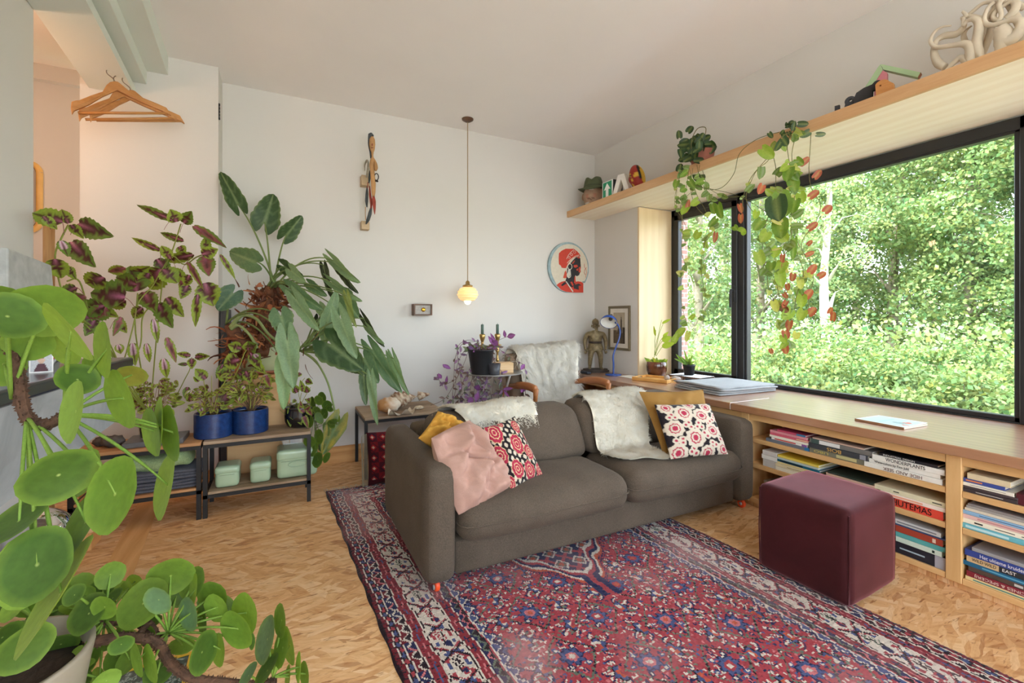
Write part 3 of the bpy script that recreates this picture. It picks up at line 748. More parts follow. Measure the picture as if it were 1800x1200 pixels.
# ================================================================ loose cushions
def pillow(name, label, cs, th, m, cat='cushion', n=26, wr=.010, wk=6, colf=None, seed=0, sag=0, seam=None, group='loose cushions on the sofa', pinch=.05, back=None):
    """cs: four corners TL,TR,BR,BL in world space; th thickness along the face normal; colf(a,b) print"""
    tl, tr, br_, bl_ = [V(c) for c in cs]
    nrm = (tr - tl).cross(bl_ - tl).normalized()
    if nrm.dot(toeye(tl)) < 0: nrm = -nrm
    mb = MB(); mb.usecol = colf is not None
    def side(sg):
        def fn(i, j):
            a, b = i, j
            ea = 1 - abs(2 * a - 1) ** 2.6; eb = 1 - abs(2 * b - 1) ** 2.6
            bulge = (max(0, ea) * max(0, eb)) ** .55
            # edges draw in between the corners
            aa = .5 + (a - .5) * (1 - pinch * (1 - abs(2 * b - 1) ** 2)); bb = .5 + (b - .5) * (1 - pinch * (1 - abs(2 * a - 1) ** 2))
            p = tl.lerp(tr, aa).lerp(bl_.lerp(br_, aa), bb)
            w = wr * noise.fractal(V((a * wk + seed, b * wk, seed * 1.7)), 1, 2, 4) * (bulge ** .5) + wr * .55 * math.sin(a * 9 + b * 14 + seed + 2.5 * nz(a * 3, b * 3, seed)) * eb * ea - (wr * .8 * math.exp(-((b - .45 - .3 * (a - .5) + .08 * math.sin(a * 7)) / .03) ** 2) + wr * .6 * math.exp(-((a - .62 + .35 * (b - .5)) / .035) ** 2)) * bulge * (1 if wr > .012 else 0)
            return p + nrm * (sg * th / 2 * bulge + (w if sg > 0 else 0)) + V((0, 0, -sag * math.sin(PI * a) * (1 - b)))
        return fn
    mb.grid(side(1), n, n, colf); k = len(mb.f)
    mb.grid(side(-1), n, n, (lambda a, b: back) if back and colf else colf)
    o = mb.build(name, m, smooth=True)
    if seam: 
        e = [side(0)(a, b) for a, b in [(i / 20, 0) for i in range(20)] + [(1, i / 20) for i in range(20)] + [(1 - i / 20, 1) for i in range(20)] + [(0, 1 - i / 20) for i in range(21)]]
        MB().tube(e, .0035, 5, False).build('piping', seam, o, smooth=True)
    return tag(o, label, cat, group)
M_YEL = fabric('yellow cotton', S(206, 154, 66), 300, .06, .1, .2, .85); M_PNK = fabric('dusty pink linen', S(184, 146, 132), 300, .06, .1, .25, .85); M_MUS = fabric('mustard linen', S(146, 108, 54), 300, .08, .1, .25, .85)
# yellow pair behind, then pink
pillow('cushion', 'crumpled yellow cushion behind the pink one at the left sofa arm', [at(770, 722, 2.58), at(826, 748, 2.62), at(800, 812, 2.52), at(735, 770, 2.42)], .15, M_YEL, n=36, wr=.05, wk=4.5, seed=3)
pillow('cushion', 'dusty pink linen cushion slumped against the left sofa arm', [at(758, 770, 2.27), at(826, 738, 2.50), at(900, 852, 2.42), at(806, 905, 2.21)], .24, M_PNK, n=46, wr=.05, wk=4.5, seed=8, pinch=-.03)
BLK = S(40, 34, 38); CRM = S(208, 194, 174); ROSE = S(170, 50, 74); YLW = S(222, 196, 150)
def kanga(a, b):
    best = None
    for (cx, cy, r) in ((.18, .14, .19), (.80, .17, .12), (.56, .44, .17), (.05, .50, .16), (.30, .78, .15), (.80, .62, .13), (.62, .88, .15), (.95, .95, .14), (.02, .92, .12), (.45, .02, .08), (1.0, .40, .10)):
        d = math.hypot(a - cx, b - cy) / r; d *= 1 + .05 * math.cos(10 * math.atan2(b - cy, a - cx))
        if d < 1: best = d if best is None else min(best, d)
    if best is not None:
        return ROSE if best < .2 else YLW if best < .28 else ROSE if best < .52 else YLW if best < .6 else ROSE if best < .94 else YLW
    u, v = (a * 9) % 1 - .5, (b * 9 + .5 * (int(a * 9) % 2)) % 1 - .5
    return CRM if math.hypot(u, v) < .36 else BLK
pillow('cushion', 'black cushion printed with red rosettes and cream dots beside the pink one', [at(846, 752, 2.53), at(905, 731, 2.66), at(954, 833, 2.60), at(899, 863, 2.40)], .11, M_PRINT, n=90, wr=.008, colf=kanga, seed=5)
def floral(a, b):
    for i, (cx, cy, r) in enumerate(((.13, .09, .12), (.38, .22, .16), (.68, .28, .15), (.55, .04, .11), (.15, .50, .15), (.44, .70, .17), (.80, .58, .14), (.12, .93, .16), (.92, .92, .13), (.85, .10, .12), (.62, .97, .13))):
        d = math.hypot(a - cx, b - cy) / r; d *= 1 + .06 * math.cos(9 * math.atan2(b - cy, a - cx))
        if d < 1: return ROSE if d < .3 else CRM if d < .48 else ROSE if d < .60 else CRM
    for cx, cy in ((.12, .29), (.20, .30), (.16, .24), (.34, .45), (.40, .41), (.41, .50), (.56, .43), (.52, .50), (.60, .51), (.12, .72), (.22, .70), (.21, .77), (.62, .62), (.66, .68), (.58, .66), (.80, .40), (.86, .37), (.76, .44), (.95, .26), (.97, .36), (.92, .31), (.34, .93), (.42, .96), (.38, .88), (.72, .80), (.78, .84), (.70, .87), (.90, .74), (.97, .76), (.97, .55), (.93, .62)):
        d = math.hypot(a - cx, b - cy)
        if d < .055: return ROSE if d < .022 else CRM
    return BLK
pillow('cushion', 'plain mustard cushion behind the floral one at the right sofa arm', [at(1123, 688, 3.18), at(1236, 684, 3.33), at(1262, 792, 3.12), at(1166, 800, 2.95)], .13, M_MUS, wr=.018, wk=5, seed=13)
pillow('cushion', 'black, white and coral floral cushion leaning at the right sofa arm', [at(1150, 711, 3.04), at(1247, 709, 3.19), at(1280, 798, 2.98), at(1179, 807, 2.85)], .11, M_PRINT, n=90, wr=.006, colf=floral, seed=21, pinch=.03)

# ================================================================ sheepskins
def fur(parent, fn, nu, nv, dens, length, seed, cA, cB, droop=.5, rough=.35, wid=.0014, inside=None):
    """wool locks standing on the surface fn(a,b)"""
    r = random.Random(seed); vs = []; fs = []; cs = []; ns = []
    for _ in range(dens):
        a, b = r.random(), r.random()
        if inside and not inside(a, b): continue
        p = fn(a, b); e = 1e-2; du = (fn(min(1, a + e), b) - fn(max(0, a - e), b)); dv = (fn(a, min(1, b + e)) - fn(a, max(0, b - e)))
        n = dv.cross(du)
        if n.length < 1e-9: continue
        n.normalize()
        lk = V((nz(p.x * 16, p.y * 16, p.z * 16 + seed), nz(p.x * 16 + 9, p.y * 16, p.z * 16 + seed), nz(p.x * 16, p.y * 16 + 9, p.z * 16 + seed))) * 2.2
        d = (n + lk * rough * 2 + V((r.gauss(0, rough), r.gauss(0, rough), r.gauss(0, rough))) * .5).normalized()
        L = length * r.uniform(.6, 1.25); clump = .5 + .5 * nz(p.x * 30, p.y * 30, p.z * 30 + seed)
        g = V((0, 0, -droop)); sd = d.orthogonal().normalized(); sd = Quaternion(d, r.random() * 6.28) @ sd; s2 = d.cross(sd)
        c = mixc(cA, cB, max(0, min(1, clump + r.uniform(-.25, .25)))); w = wid * r.uniform(.7, 1.4); k = len(vs)
        q = p
        for i in range(4):
            f = i / 3; ww = w * (1 - f * .75); q = p + d * (L * f) + g * (L * f * f) + sd * (L * .22 * math.sin(f * 3 + clump * 6))
            for j in range(3):
                an = j * 2.094; vs.append(q + sd * (ww * math.cos(an)) + s2 * (ww * math.sin(an))); cs.append(mixc(c, cA, f * .5)); ns.append((n + d * .35).normalized())
        for i in range(3):
            for j in range(3): j2 = (j + 1) % 3; fs.append((k + i * 3 + j, k + i * 3 + j2, k + (i + 1) * 3 + j2, k + (i + 1) * 3 + j))
    o = npmesh('fleece', [tuple(v) for v in vs], fs, M_FUR, parent, cols=cs, smooth=True); o['kind'] = 'stuff'
    o.data.normals_split_custom_set_from_vertices(ns); return o
WOOL = S(255, 250, 236); WOOLD = S(240, 226, 198)
M_HIDE = fabric('sheepskin hide', S(246, 238, 220), 200, .05)
def skin(label, fn, dens, length, seed, inside=None, cA=WOOL, cB=WOOLD, droop=.5, rough=.35, group='sheepskins draped on the seats', wid=.0014):
    """fn(a,b): surface of the hide, a along the ridge, b from back to front"""
    mb = MB(); N = 24
    P = [[fn(i / N, j / N) for j in range(N + 1)] for i in range(N + 1)]
    mb.grid(lambda a, b: P[round(a * N)][round(b * N)], N, N)
    def low(a, b):
        i, j = round(a * N), round(b * N); du = P[min(N, i + 1)][j] - P[max(0, i - 1)][j]; dv = P[i][min(N, j + 1)] - P[i][max(0, j - 1)]
        return P[i][j] - dv.cross(du).normalized() * .006
    mb.grid(low, N, N); mb.f[N * N:] = [f[::-1] for f in mb.f[N * N:]]
    if inside:
        keep = []
        for q, f in enumerate(mb.f):
            k = q % (N * N); i, j = k // N, k % N
            if inside((i + .5) / N, (j + .5) / N): keep.append(f)
        mb.f = keep; mb.mi = [0] * len(keep)
    o = mb.build('sheepskin', M_HIDE, smooth=True); tag(o, label, 'sheepskin', group)
    fur(o, fn, N, N, dens, length, seed, cA, cB, droop, rough, wid, inside); return o
def quadpath(L, R, nL=8):
    """ruled surface between two drape curves"""
    a = spline(L, nL); b = spline(R, nL)
    def ev(c, t):
        f = max(0, min(.9999, t)) * (len(c) - 1); i = int(f); return c[i].lerp(c[i + 1], f - i)
    return lambda u, v: ev(a, v).lerp(ev(b, v), u) + V((0, 0, .008 * math.sin(u * 9 + v * 4) * math.sin(PI * u)))
def blob(a, b, wob=.08, p=3.2, s=0):
    x, y = 2 * a - 1, 2 * b - 1; an = math.atan2(y, x); return (abs(x) ** p + abs(y) ** p) < (1 - wob + wob * math.sin(5 * an + s) * .9)
fA = quadpath([V((.86, 2.93, .70)), V((.88, 2.80, .775)), V((.93, 2.68, .79)), V((.98, 2.59, .74)), V((1.0, 2.54, .66))],
              [V((1.50, 2.95, .70)), V((1.50, 2.80, .785)), V((1.49, 2.68, .80)), V((1.49, 2.58, .70)), V((1.50, 2.515, .575))])
skin('cream sheepskin draped over the left back cushion of the sofa', fA, 13000, .032, 31, lambda a, b: blob(a, b, .10, 4, 1))
fB = quadpath([V((1.90, 2.93, .70)), V((1.915, 2.79, .785)), V((1.92, 2.68, .79)), V((1.90, 2.56, .71)), V((1.86, 2.47, .58)), V((1.84, 2.41, .49)), V((1.86, 2.30, .475)), V((1.88, 2.24, .47))],
              [V((2.44, 2.95, .70)), V((2.46, 2.80, .785)), V((2.46, 2.68, .80)), V((2.38, 2.53, .71)), V((2.28, 2.42, .58)), V((2.22, 2.34, .49)), V((2.22, 2.20, .475)), V((2.24, 2.10, .468))])
skin('cream sheepskin hanging over the right back cushion down to the seat', fB, 20000, .036, 37, lambda a, b: blob(a, b, .08, 5, 2))

# ================================================================ velvet pouf
t = NT('maroon velvet'); v = t.coord(); f = t.noise(v, 5, 5, .6, .8).outputs['Fac']; f2 = t.noise(v, 500, 2).outputs['Fac']
t.bsdf(t.ramp(f, [(.3, S(52, 15, 17)), (.7, S(68, 23, 26))]), .7, 0, .2, f2, .25, .002, .8, S(236, 160, 168)); t.p.inputs['Sheen Roughness'].default_value = .36
PF = MB().soft((-.215, -.205, .012), (.215, .205, .452), .028, (.006, .006, .006, .006, 0, .010), 14, .002, 3).build('velvet_pouf', t.m, origin=(0, 0, 0), smooth=True)
PF.location = (2.53, 1.395, 0); PF.scale = (1.07, 1.07, 1.02); PF.rotation_euler = (0, 0, .045); ORI[PF.name] = V((0, 0, 0)); tag(PF, 'square maroon velvet pouf at the edge of the rug', 'pouf')
for s_ in (-1, 1):
    for q_ in (-1, 1): MB().tube([(s_ * .208, q_ * .198, .03), (s_ * .211, q_ * .201, .23), (s_ * .208, q_ * .198, .43)], .003, 5).build('piping', t.m, PF, smooth=True)

# ================================================================ armchair in the corner
AC = thing('armchair', 'teak armchair with a cream sheepskin in the window corner', 'armchair', (2.32, 3.8, 0))
cx0, cx1 = 1.98, 2.66
MB().soft((cx0 + .03, 3.42, .26), (cx1 - .03, 4.0, .44), .05, (0, 0, .02, 0, 0, .03), 8).build('seat', M_CHAIRF, AC, smooth=True)
MB().soft((cx0 + .03, 3.95, .30), (cx1 - .03, 4.13, .98), .06, (0, 0, .02, .02, 0, .01), 10, fn=lambda w: w + V((0, .16 * (w.z - .3), 0))).build('backrest', M_CHAIRF, AC, smooth=True)
for x in (cx0 - .03, cx1 + .03):
    sg = 1 if x > 2.3 else -1
    a = MB(); pts = spline([(x, 4.05, .66), (x + sg * .01, 3.8, .715), (x + sg * .02, 3.55, .745), (x + sg * .02, 3.40, .735)], 5)
    a.tube(pts, [.018] * 6 + [.024] * (len(pts) - 6), 10, True, 1.5); a.tube([(x + sg * .02, 3.395, .74), (x + sg * .02, 3.40, .67), (x + sg * .015, 3.43, .52)], [.026, .02, .018], 10)
    a.build('armrest', M_TEAK, AC, smooth=True)
    MB().tube([(x + sg * .015, 3.43, .53), (x + sg * .01, 3.40, 0)], [.019, .014], 10).build('leg', M_TEAK, AC, smooth=True)
    MB().tube([(x, 4.05, .68), (x, 4.10, .3), (x, 4.2, 0)], [.016, .019, .014], 10).build('leg', M_TEAK, AC, smooth=True)
    MB().tube([(x, 3.44, .30), (x, 4.08, .26)], .015, 8).build('side_rail', M_TEAK, AC, smooth=True)
MB().tube([(cx0 - .02, 3.45, .28), (cx1 + .02, 3.45, .28)], .015, 8).build('front_rail', M_TEAK, AC, smooth=True)
fC = quadpath([V((2.02, 4.26, .78)), V((2.03, 4.18, 1.01)), V((2.06, 4.04, 1.02)), V((2.08, 3.96, .84)), V((2.08, 3.88, .58)), V((2.04, 3.80, .50)), V((2.02, 3.58, .49)), V((1.99, 3.38, .44))],
              [V((2.84, 4.26, .78)), V((2.84, 4.18, 1.05)), V((2.81, 4.04, 1.06)), V((2.76, 3.96, .86)), V((2.70, 3.88, .60)), V((2.62, 3.80, .50)), V((2.66, 3.58, .49)), V((2.68, 3.38, .44))])
skin('long-haired cream sheepskin over the back and seat of the armchair', fC, 20000, .085, 41, lambda a, b: blob(a, b, .06, 6, 0), droop=.6, rough=.45, cA=S(250, 245, 235), cB=S(226, 212, 188), wid=.0016)

# ================================================================ kilim floor cushion by the low side table
def kilim(a, b):
    u, v = (a * 5) % 1 - .5, (b * 5) % 1 - .5; q = abs(u) + abs(v)
    if b > .9 or a < .06: return S(64, 20, 28)
    if q < .14: return S(200, 170, 150)
    if q < .3: return S(150, 34, 38)
    if abs(q - .42) < .06: return S(36, 26, 40)
    return S(112, 24, 32) if (int(a * 5) + int(b * 5)) % 2 else S(70, 22, 32)
kc = pillow('floor_cushion', 'dark red kilim cushion standing on the floor behind the sofa arm', [V((.60, 3.87, .41)), V((1.02, 3.85, .42)), V((1.02, 3.74, .012)), V((.60, 3.76, .012))], .14, M_PRINT, n=60, colf=kilim, group=None, seed=2)
fr = MB(); fr.usecol = True
for i in range(46):
    z = .40 - i * .0085; fr.col = jit(S(150, 138, 116)); l = .05 + .05 * abs(nz(i * .3))
    fr.tube([(.606, 3.86 - .002 * i, z), (.565, 3.85 - .002 * i, z - .01), (.56 + .02 * nz(i), 3.84 - .002 * i, max(.012, z - l - .03))], .0028, 4, False)
fr.build('fringe', M_PRINT, kc)
# ================================================================ books lying in stacks, spines to the room
ORD = ['bottom', 'second from bottom', 'third from bottom', 'fourth from bottom', 'fifth from bottom', 'sixth from bottom', 'seventh from bottom', 'eighth from bottom']
W_ = S(232, 228, 220); CRM2 = S(220, 208, 178); GR = S(150, 146, 142); DK = S(58, 56, 58); BK = S(36, 34, 38)
def Yu(u, X=2.99): return onX(u, 800, X).y
def stack(name, z, ua, ub, books, grp, xin=0):
    """ua, ub: where the stack starts and ends along the shelf; books from the bottom: thickness, colour, colour word, [start shift, end shift, depth, writing]"""
    ya, yb = Yu(ua), Yu(ub); n = len(books)
    z += .0006
    for i, b in enumerate(books):
        th, c, word = b[0], b[1], b[2]; sa, sb, dep = b[3] if len(b) > 3 and b[3] else (0, 0, .25); tx = b[4] if len(b) > 4 else []
        y1, y0_ = ya - sa, yb + sb; x0 = XB + .012 + xin + random.uniform(0, .006); x1 = x0 + dep; z1 = z + th
        pos = 'topmost' if i == n - 1 and n > 1 else ORD[i]
        lb = f"{word}, {pos} in the {name}" if n > 1 else f"{word} {name}"
        o = thing('book', lb, 'book', ((x0 + x1) / 2, (y0_ + y1) / 2, z), grp)
        h = min(.003, th * .18); mb = MB()
        mb.rbox((x0, y0_, z), (x0 + .004, y1, z1), .0015, 1); mb.box((x0 + .002, y0_, z), (x1, y1, z + h)).box((x0 + .002, y0_, z1 - h), (x1, y1, z1)); mb.build('cover', spine(c), o)
        MB().box((x0 + .0045, y0_ + .003, z + h), (x1 - .003, y1 - .003, z1 - h)).build('pages', M_PAGES, o)
        L = y1 - y0_; zc = (z + z1) / 2
        for w in tx:
            s_, pos_, wid, col_, *fl = w; up = -1 if fl and fl[0] else 1; size = th * (fl[1] if len(fl) > 1 else .8)
            if s_.startswith('#'):   # coloured label or band on the spine
                a, b_ = pos_ - wid / 2, pos_ + wid / 2; kz = (fl[1] if len(fl) > 1 else 1)
                MB().box((x0 - .0006, y1 - b_ * L, zc - th * .5 * kz), (x0 + .001, y1 - a * L, zc + th * .5 * kz)).build('spine_label', plain('print ' + s_, col_, .5, 0, .03), o)
            else:
                text(s_, 'spine_title', o, (x0 - .0012, y1 - pos_ * L, zc), (0, -up, 0), (0, 0, up), size, plain('print %.2f %.2f %.2f' % tuple(col_), col_, .5, 0, 0), wid * L)
        z = z1 + .0006
R1, R2, R3 = ROWS[2], ROWS[1], ROWS[0]
GU, GM, GL = 'books on the upper shelf', 'books on the middle shelf', 'books on the lower shelf'
# --- long section between the sofa arm and the upright
stack('upper stack by the sofa arm', R1, 1352, 1420, [
 (.022, S(108, 112, 122), 'grey-blue patterned book', (-.03, .0, .24), [('#b1', .96, .1, S(40, 110, 160), 0, .9)]),
 (.014, W_, 'white book with red strip', (.01, .01, .22), [('#r1', .4, .6, S(196, 60, 50), 0, .55), ('#v1', .93, .14, S(130, 80, 150), 0, .9)]),
 (.014, S(236, 230, 214), 'ivory thin book', (-.005, 0, .22)), (.016, S(206, 92, 112), 'rose pink book', (0, 0, .21), [('#t1', .85, .3, S(220, 190, 150), 0, .4)]),
 (.016, S(214, 142, 150), 'pale pink book', (0, .01, .21)), (.012, S(190, 70, 100), 'dark pink thin book', (.05, .02, .2), [('#b2', .85, .3, S(60, 120, 160), 0, 1)])], GU)
stack('upper dark stack', R1, 1421, 1528, [
 (.030, S(120, 116, 98), 'grey book with yellow lettering', (0, .015, .25), [('LIBO', .22, .26, S(206, 190, 100), 1, .7), ('#y1', .66, .34, S(190, 180, 130), 0, .6)]),
 (.030, S(62, 64, 70), 'charcoal book titled in gold', (-.005, .01, .26), [('BOIS', .46, .24, S(214, 170, 90), 1, 1.0), ('#g1', .92, .09, S(150, 150, 158), 0, .9)]),
 (.028, S(118, 114, 110), 'grey book with white title panel', (.0, -.01, .26), [('#w1', .34, .34, S(228, 226, 222), 0, .8), ('#d1', .1, .14, S(70, 90, 86), 0, 1)]),
 (.008, S(206, 176, 158), 'thin blush book', (.02, .03, .24))], GU)
stack('upper white stack', R1, 1521, 1655, [
 (.028, W_, 'white hardback with upside-down brown title', (-.01, 0, .26), [('HIDE AND SEEK', .52, .5, S(110, 86, 80), 1, .9)]),
 (.022, W_, 'white book with small title', (.012, .01, .25), [('Watercolors by Finn Juhl', .34, .5, S(40, 40, 44), 0, .85)]),
 (.028, S(238, 234, 226), 'white book with black capitals', (.03, -.01, .25), [('WONDERPLANTS', .48, .55, S(40, 40, 44), 0, .95)]),
 (.016, BK, 'thin black book with white title', (.06, .02, .24), [('INDUSTRIAL DESIGN', .36, .55, S(226, 222, 216), 0, .8)])], GU)
stack('booklet stack at the sofa arm', R2, 1339, 1364, [(.05, S(196, 192, 186), 'thick grey-white folder', (0, 0, .2)), (.03, W_, 'white booklet', (-.01, 0, .2)), (.03, S(214, 208, 200), 'pale grey booklet', (0, .0, .2))], GM)
stack('yellow and teal stack', R2, 1364, 1437, [
 (.026, S(232, 226, 204), 'ivory book', (-.01, .0, .24)), (.020, S(222, 208, 168), 'cream book', (-.01, .01, .24), [('#cl', .5, .4, S(120, 100, 70), 0, .12)]), (.012, S(226, 206, 146), 'straw coloured thin book', (.0, .01, .24)),
 (.016, S(30, 104, 128), 'teal book with dark title', (0, -.005, .24), [('#tk', .35, .55, S(24, 40, 50), 0, .6)]), (.014, S(186, 200, 196), 'pale aqua book', (0, .0, .23)), (.016, S(226, 196, 62), 'bright yellow book', (.005, 0, .23), [('#ye', .5, .96, S(240, 224, 140), 0, .2)])], GM)
stack('middle stack behind the pouf', R2, 1444, 1540, [
 (.026, S(120, 84, 58), 'brown book with pale lettering', (-.03, .0, .24), [('#bl', .5, .8, S(176, 140, 100), 0, .3)]), (.022, S(36, 102, 150), 'blue book with white title', (.0, -.01, .26), [('#wt', .46, .4, S(220, 226, 232), 0, .3)]),
 (.014, S(196, 142, 130), 'salmon book', (.02, .0, .25), [('#sm', .34, .16, S(230, 180, 160), 0, .8)]), (.014, S(222, 182, 160), 'peach book', (.02, .01, .24)), (.008, S(54, 64, 54), 'thin dark green book', (.03, .02, .24))], GM)
stack('middle stack at the upright', R2, 1535, 1661, [
 (.044, S(222, 76, 58), 'thick vermilion book with black capitals', (.0, .01, .25), [('VKHUTEMAS', .48, .74, S(30, 26, 26), 0, 1.05)]),
 (.020, S(240, 222, 210), 'white book with faint orange title', (.03, -.01, .25), [('#or', .4, .5, S(236, 168, 140), 0, .45)]), (.026, S(222, 212, 178), 'cream clothbound book', (.0, -.01, .25), [('#cb', .32, .08, S(60, 56, 50), 0, .2), ('#cc', .86, .12, S(70, 66, 56), 0, .2)])], GM)
stack('lower stack right of the pouf', R3, 1520, 1661, [
 (.062, S(38, 38, 48), 'thick black book with grey photo end', (0, -.005, .26), [('#ph', .93, .13, S(168, 168, 178), 0, 1), ('#ws', .6, .3, S(170, 190, 200), 0, .12)]), (.026, S(208, 222, 206), 'pale mint book', (0, .015, .25), [('#dt', .9, .03, S(40, 60, 50), 0, .5)]),
 (.026, S(92, 168, 166), 'turquoise book', (0, -.012, .26)), (.034, S(164, 66, 48), 'brick red hardback', (0, .012, .25), [('#lb', .9, .04, S(226, 200, 180), 0, .6)]), (.008, S(60, 80, 120), 'thin blue book', (0, .0, .25)), (.024, S(196, 196, 194), 'light grey book', (.0, .02, .25), [('#gl', .7, .5, S(120, 120, 124), 0, .25)])], GL)
stack('lower stack left of the pouf', R3, 1341, 1395, [(.06, S(150, 132, 104), 'thick beige book', (0, 0, .2)), (.05, S(196, 178, 140), 'straw coloured book', (0, 0, .22)), (.04, S(128, 110, 88), 'brown-grey book', (0, 0, .22))], GL)
# --- section right of the upright (runs on out of the picture)
stack('upper stack past the upright', R1, 1691, 1781, [
 (.018, S(62, 52, 54), 'dark brown book with pale line', (0, -.012, .25), [('#pl', .5, .5, S(200, 196, 190), 0, .14)]), (.011, S(74, 62, 64), 'thin dark brown book', (0, -.012, .25)), (.017, S(228, 222, 208), 'cream book', (0, .0, .25), [('#c2', .5, .7, S(140, 130, 120), 0, .12)]),
 (.019, S(58, 76, 146), 'blue book with orange title', (0, .03, .25), [('#ot', .27, .4, S(220, 130, 70), 0, .35)]), (.028, S(214, 198, 164), 'worn book with loose cover', (.016, .01, .25))], GU)
stack('maroon slipcase right of the upright on the upper shelf', R1, 1784, 1870, [(.05, S(84, 26, 36), 'low', (0, 0, .25))], GU)
YR = 1850
stack('middle stack past the upright', R2, 1689, YR, [
 (.024, S(104, 176, 190), 'aqua hardback with pale capitals', (0, 0, .26), [('#aq', .3, .5, S(190, 222, 226), 0, .45)]), (.024, S(236, 228, 208), 'cream book with black script', (0, 0, .25), [('#s1', .2, .1, S(50, 44, 40), 0, .3), ('#s2', .5, .22, S(50, 44, 40), 0, .14), ('#s3', .78, .2, S(50, 44, 40), 0, .14)]), (.020, S(222, 182, 176), 'pale pink book', (-.004, 0, .25), [('#pk', .5, .6, S(196, 140, 140), 0, .35)]),
 (.018, S(140, 176, 208), 'light blue book', (.004, 0, .25), [('#lt', .5, .6, S(70, 100, 140), 0, .2)]), (.014, S(212, 202, 184), 'sand coloured thin book', (.01, 0, .25)), (.012, S(160, 154, 150), 'grey magazine', (.016, 0, .25)), (.010, S(136, 130, 128), 'darker grey magazine', (.022, 0, .25))], GM)
stack('lower stack past the upright', R3, 1697, YR, [
 (.018, S(226, 204, 150), 'straw book with green lettering', (-.004, 0, .25), [('#gr', .5, .8, S(96, 140, 130), 0, .35)]), (.026, S(130, 36, 50), 'maroon book with pale title', (0, 0, .25), [('RACINES & SPECERIJ', .46, .7, S(226, 200, 190), 1, .7)]), (.022, S(84, 66, 58), 'dark brown book with silver mark', (.006, 0, .25), [('#sv', .62, .1, S(196, 192, 188), 0, .5)]),
 (.022, S(30, 96, 132), 'petrol blue book', (-.02, 0, .26), [('#pb', .5, .5, S(90, 160, 190), 0, .3)]), (.028, S(46, 48, 54), 'black and tan book', (0, 0, .25), [('#tn', .2, .4, S(206, 178, 134), 0, 1), ('WILD WILD', .22, .30, S(30, 30, 32), 0, .72), ('EAST', .52, .16, S(232, 230, 226), 0, .72)]),
 (.030, S(48, 68, 140), 'royal blue book', (-.006, 0, .25), [('Het ultieme kruidenboek', .52, .66, S(226, 226, 232), 0, .8)]), (.016, S(150, 150, 152), 'plain grey book', (.02, 0, .25))], GL)
# --- chair corner: a few lying books glimpsed past the armchair
stack('upper shelf behind the armchair arm', R1, 1078, 1092, [(.03, S(150, 146, 140), 'wide grey book', (.1, .1, .22)), (.035, S(44, 120, 84), 'green book', (0, .03, .2)), ], GU)
# ================================================================ things on the worktop
Z = ZT + .0005
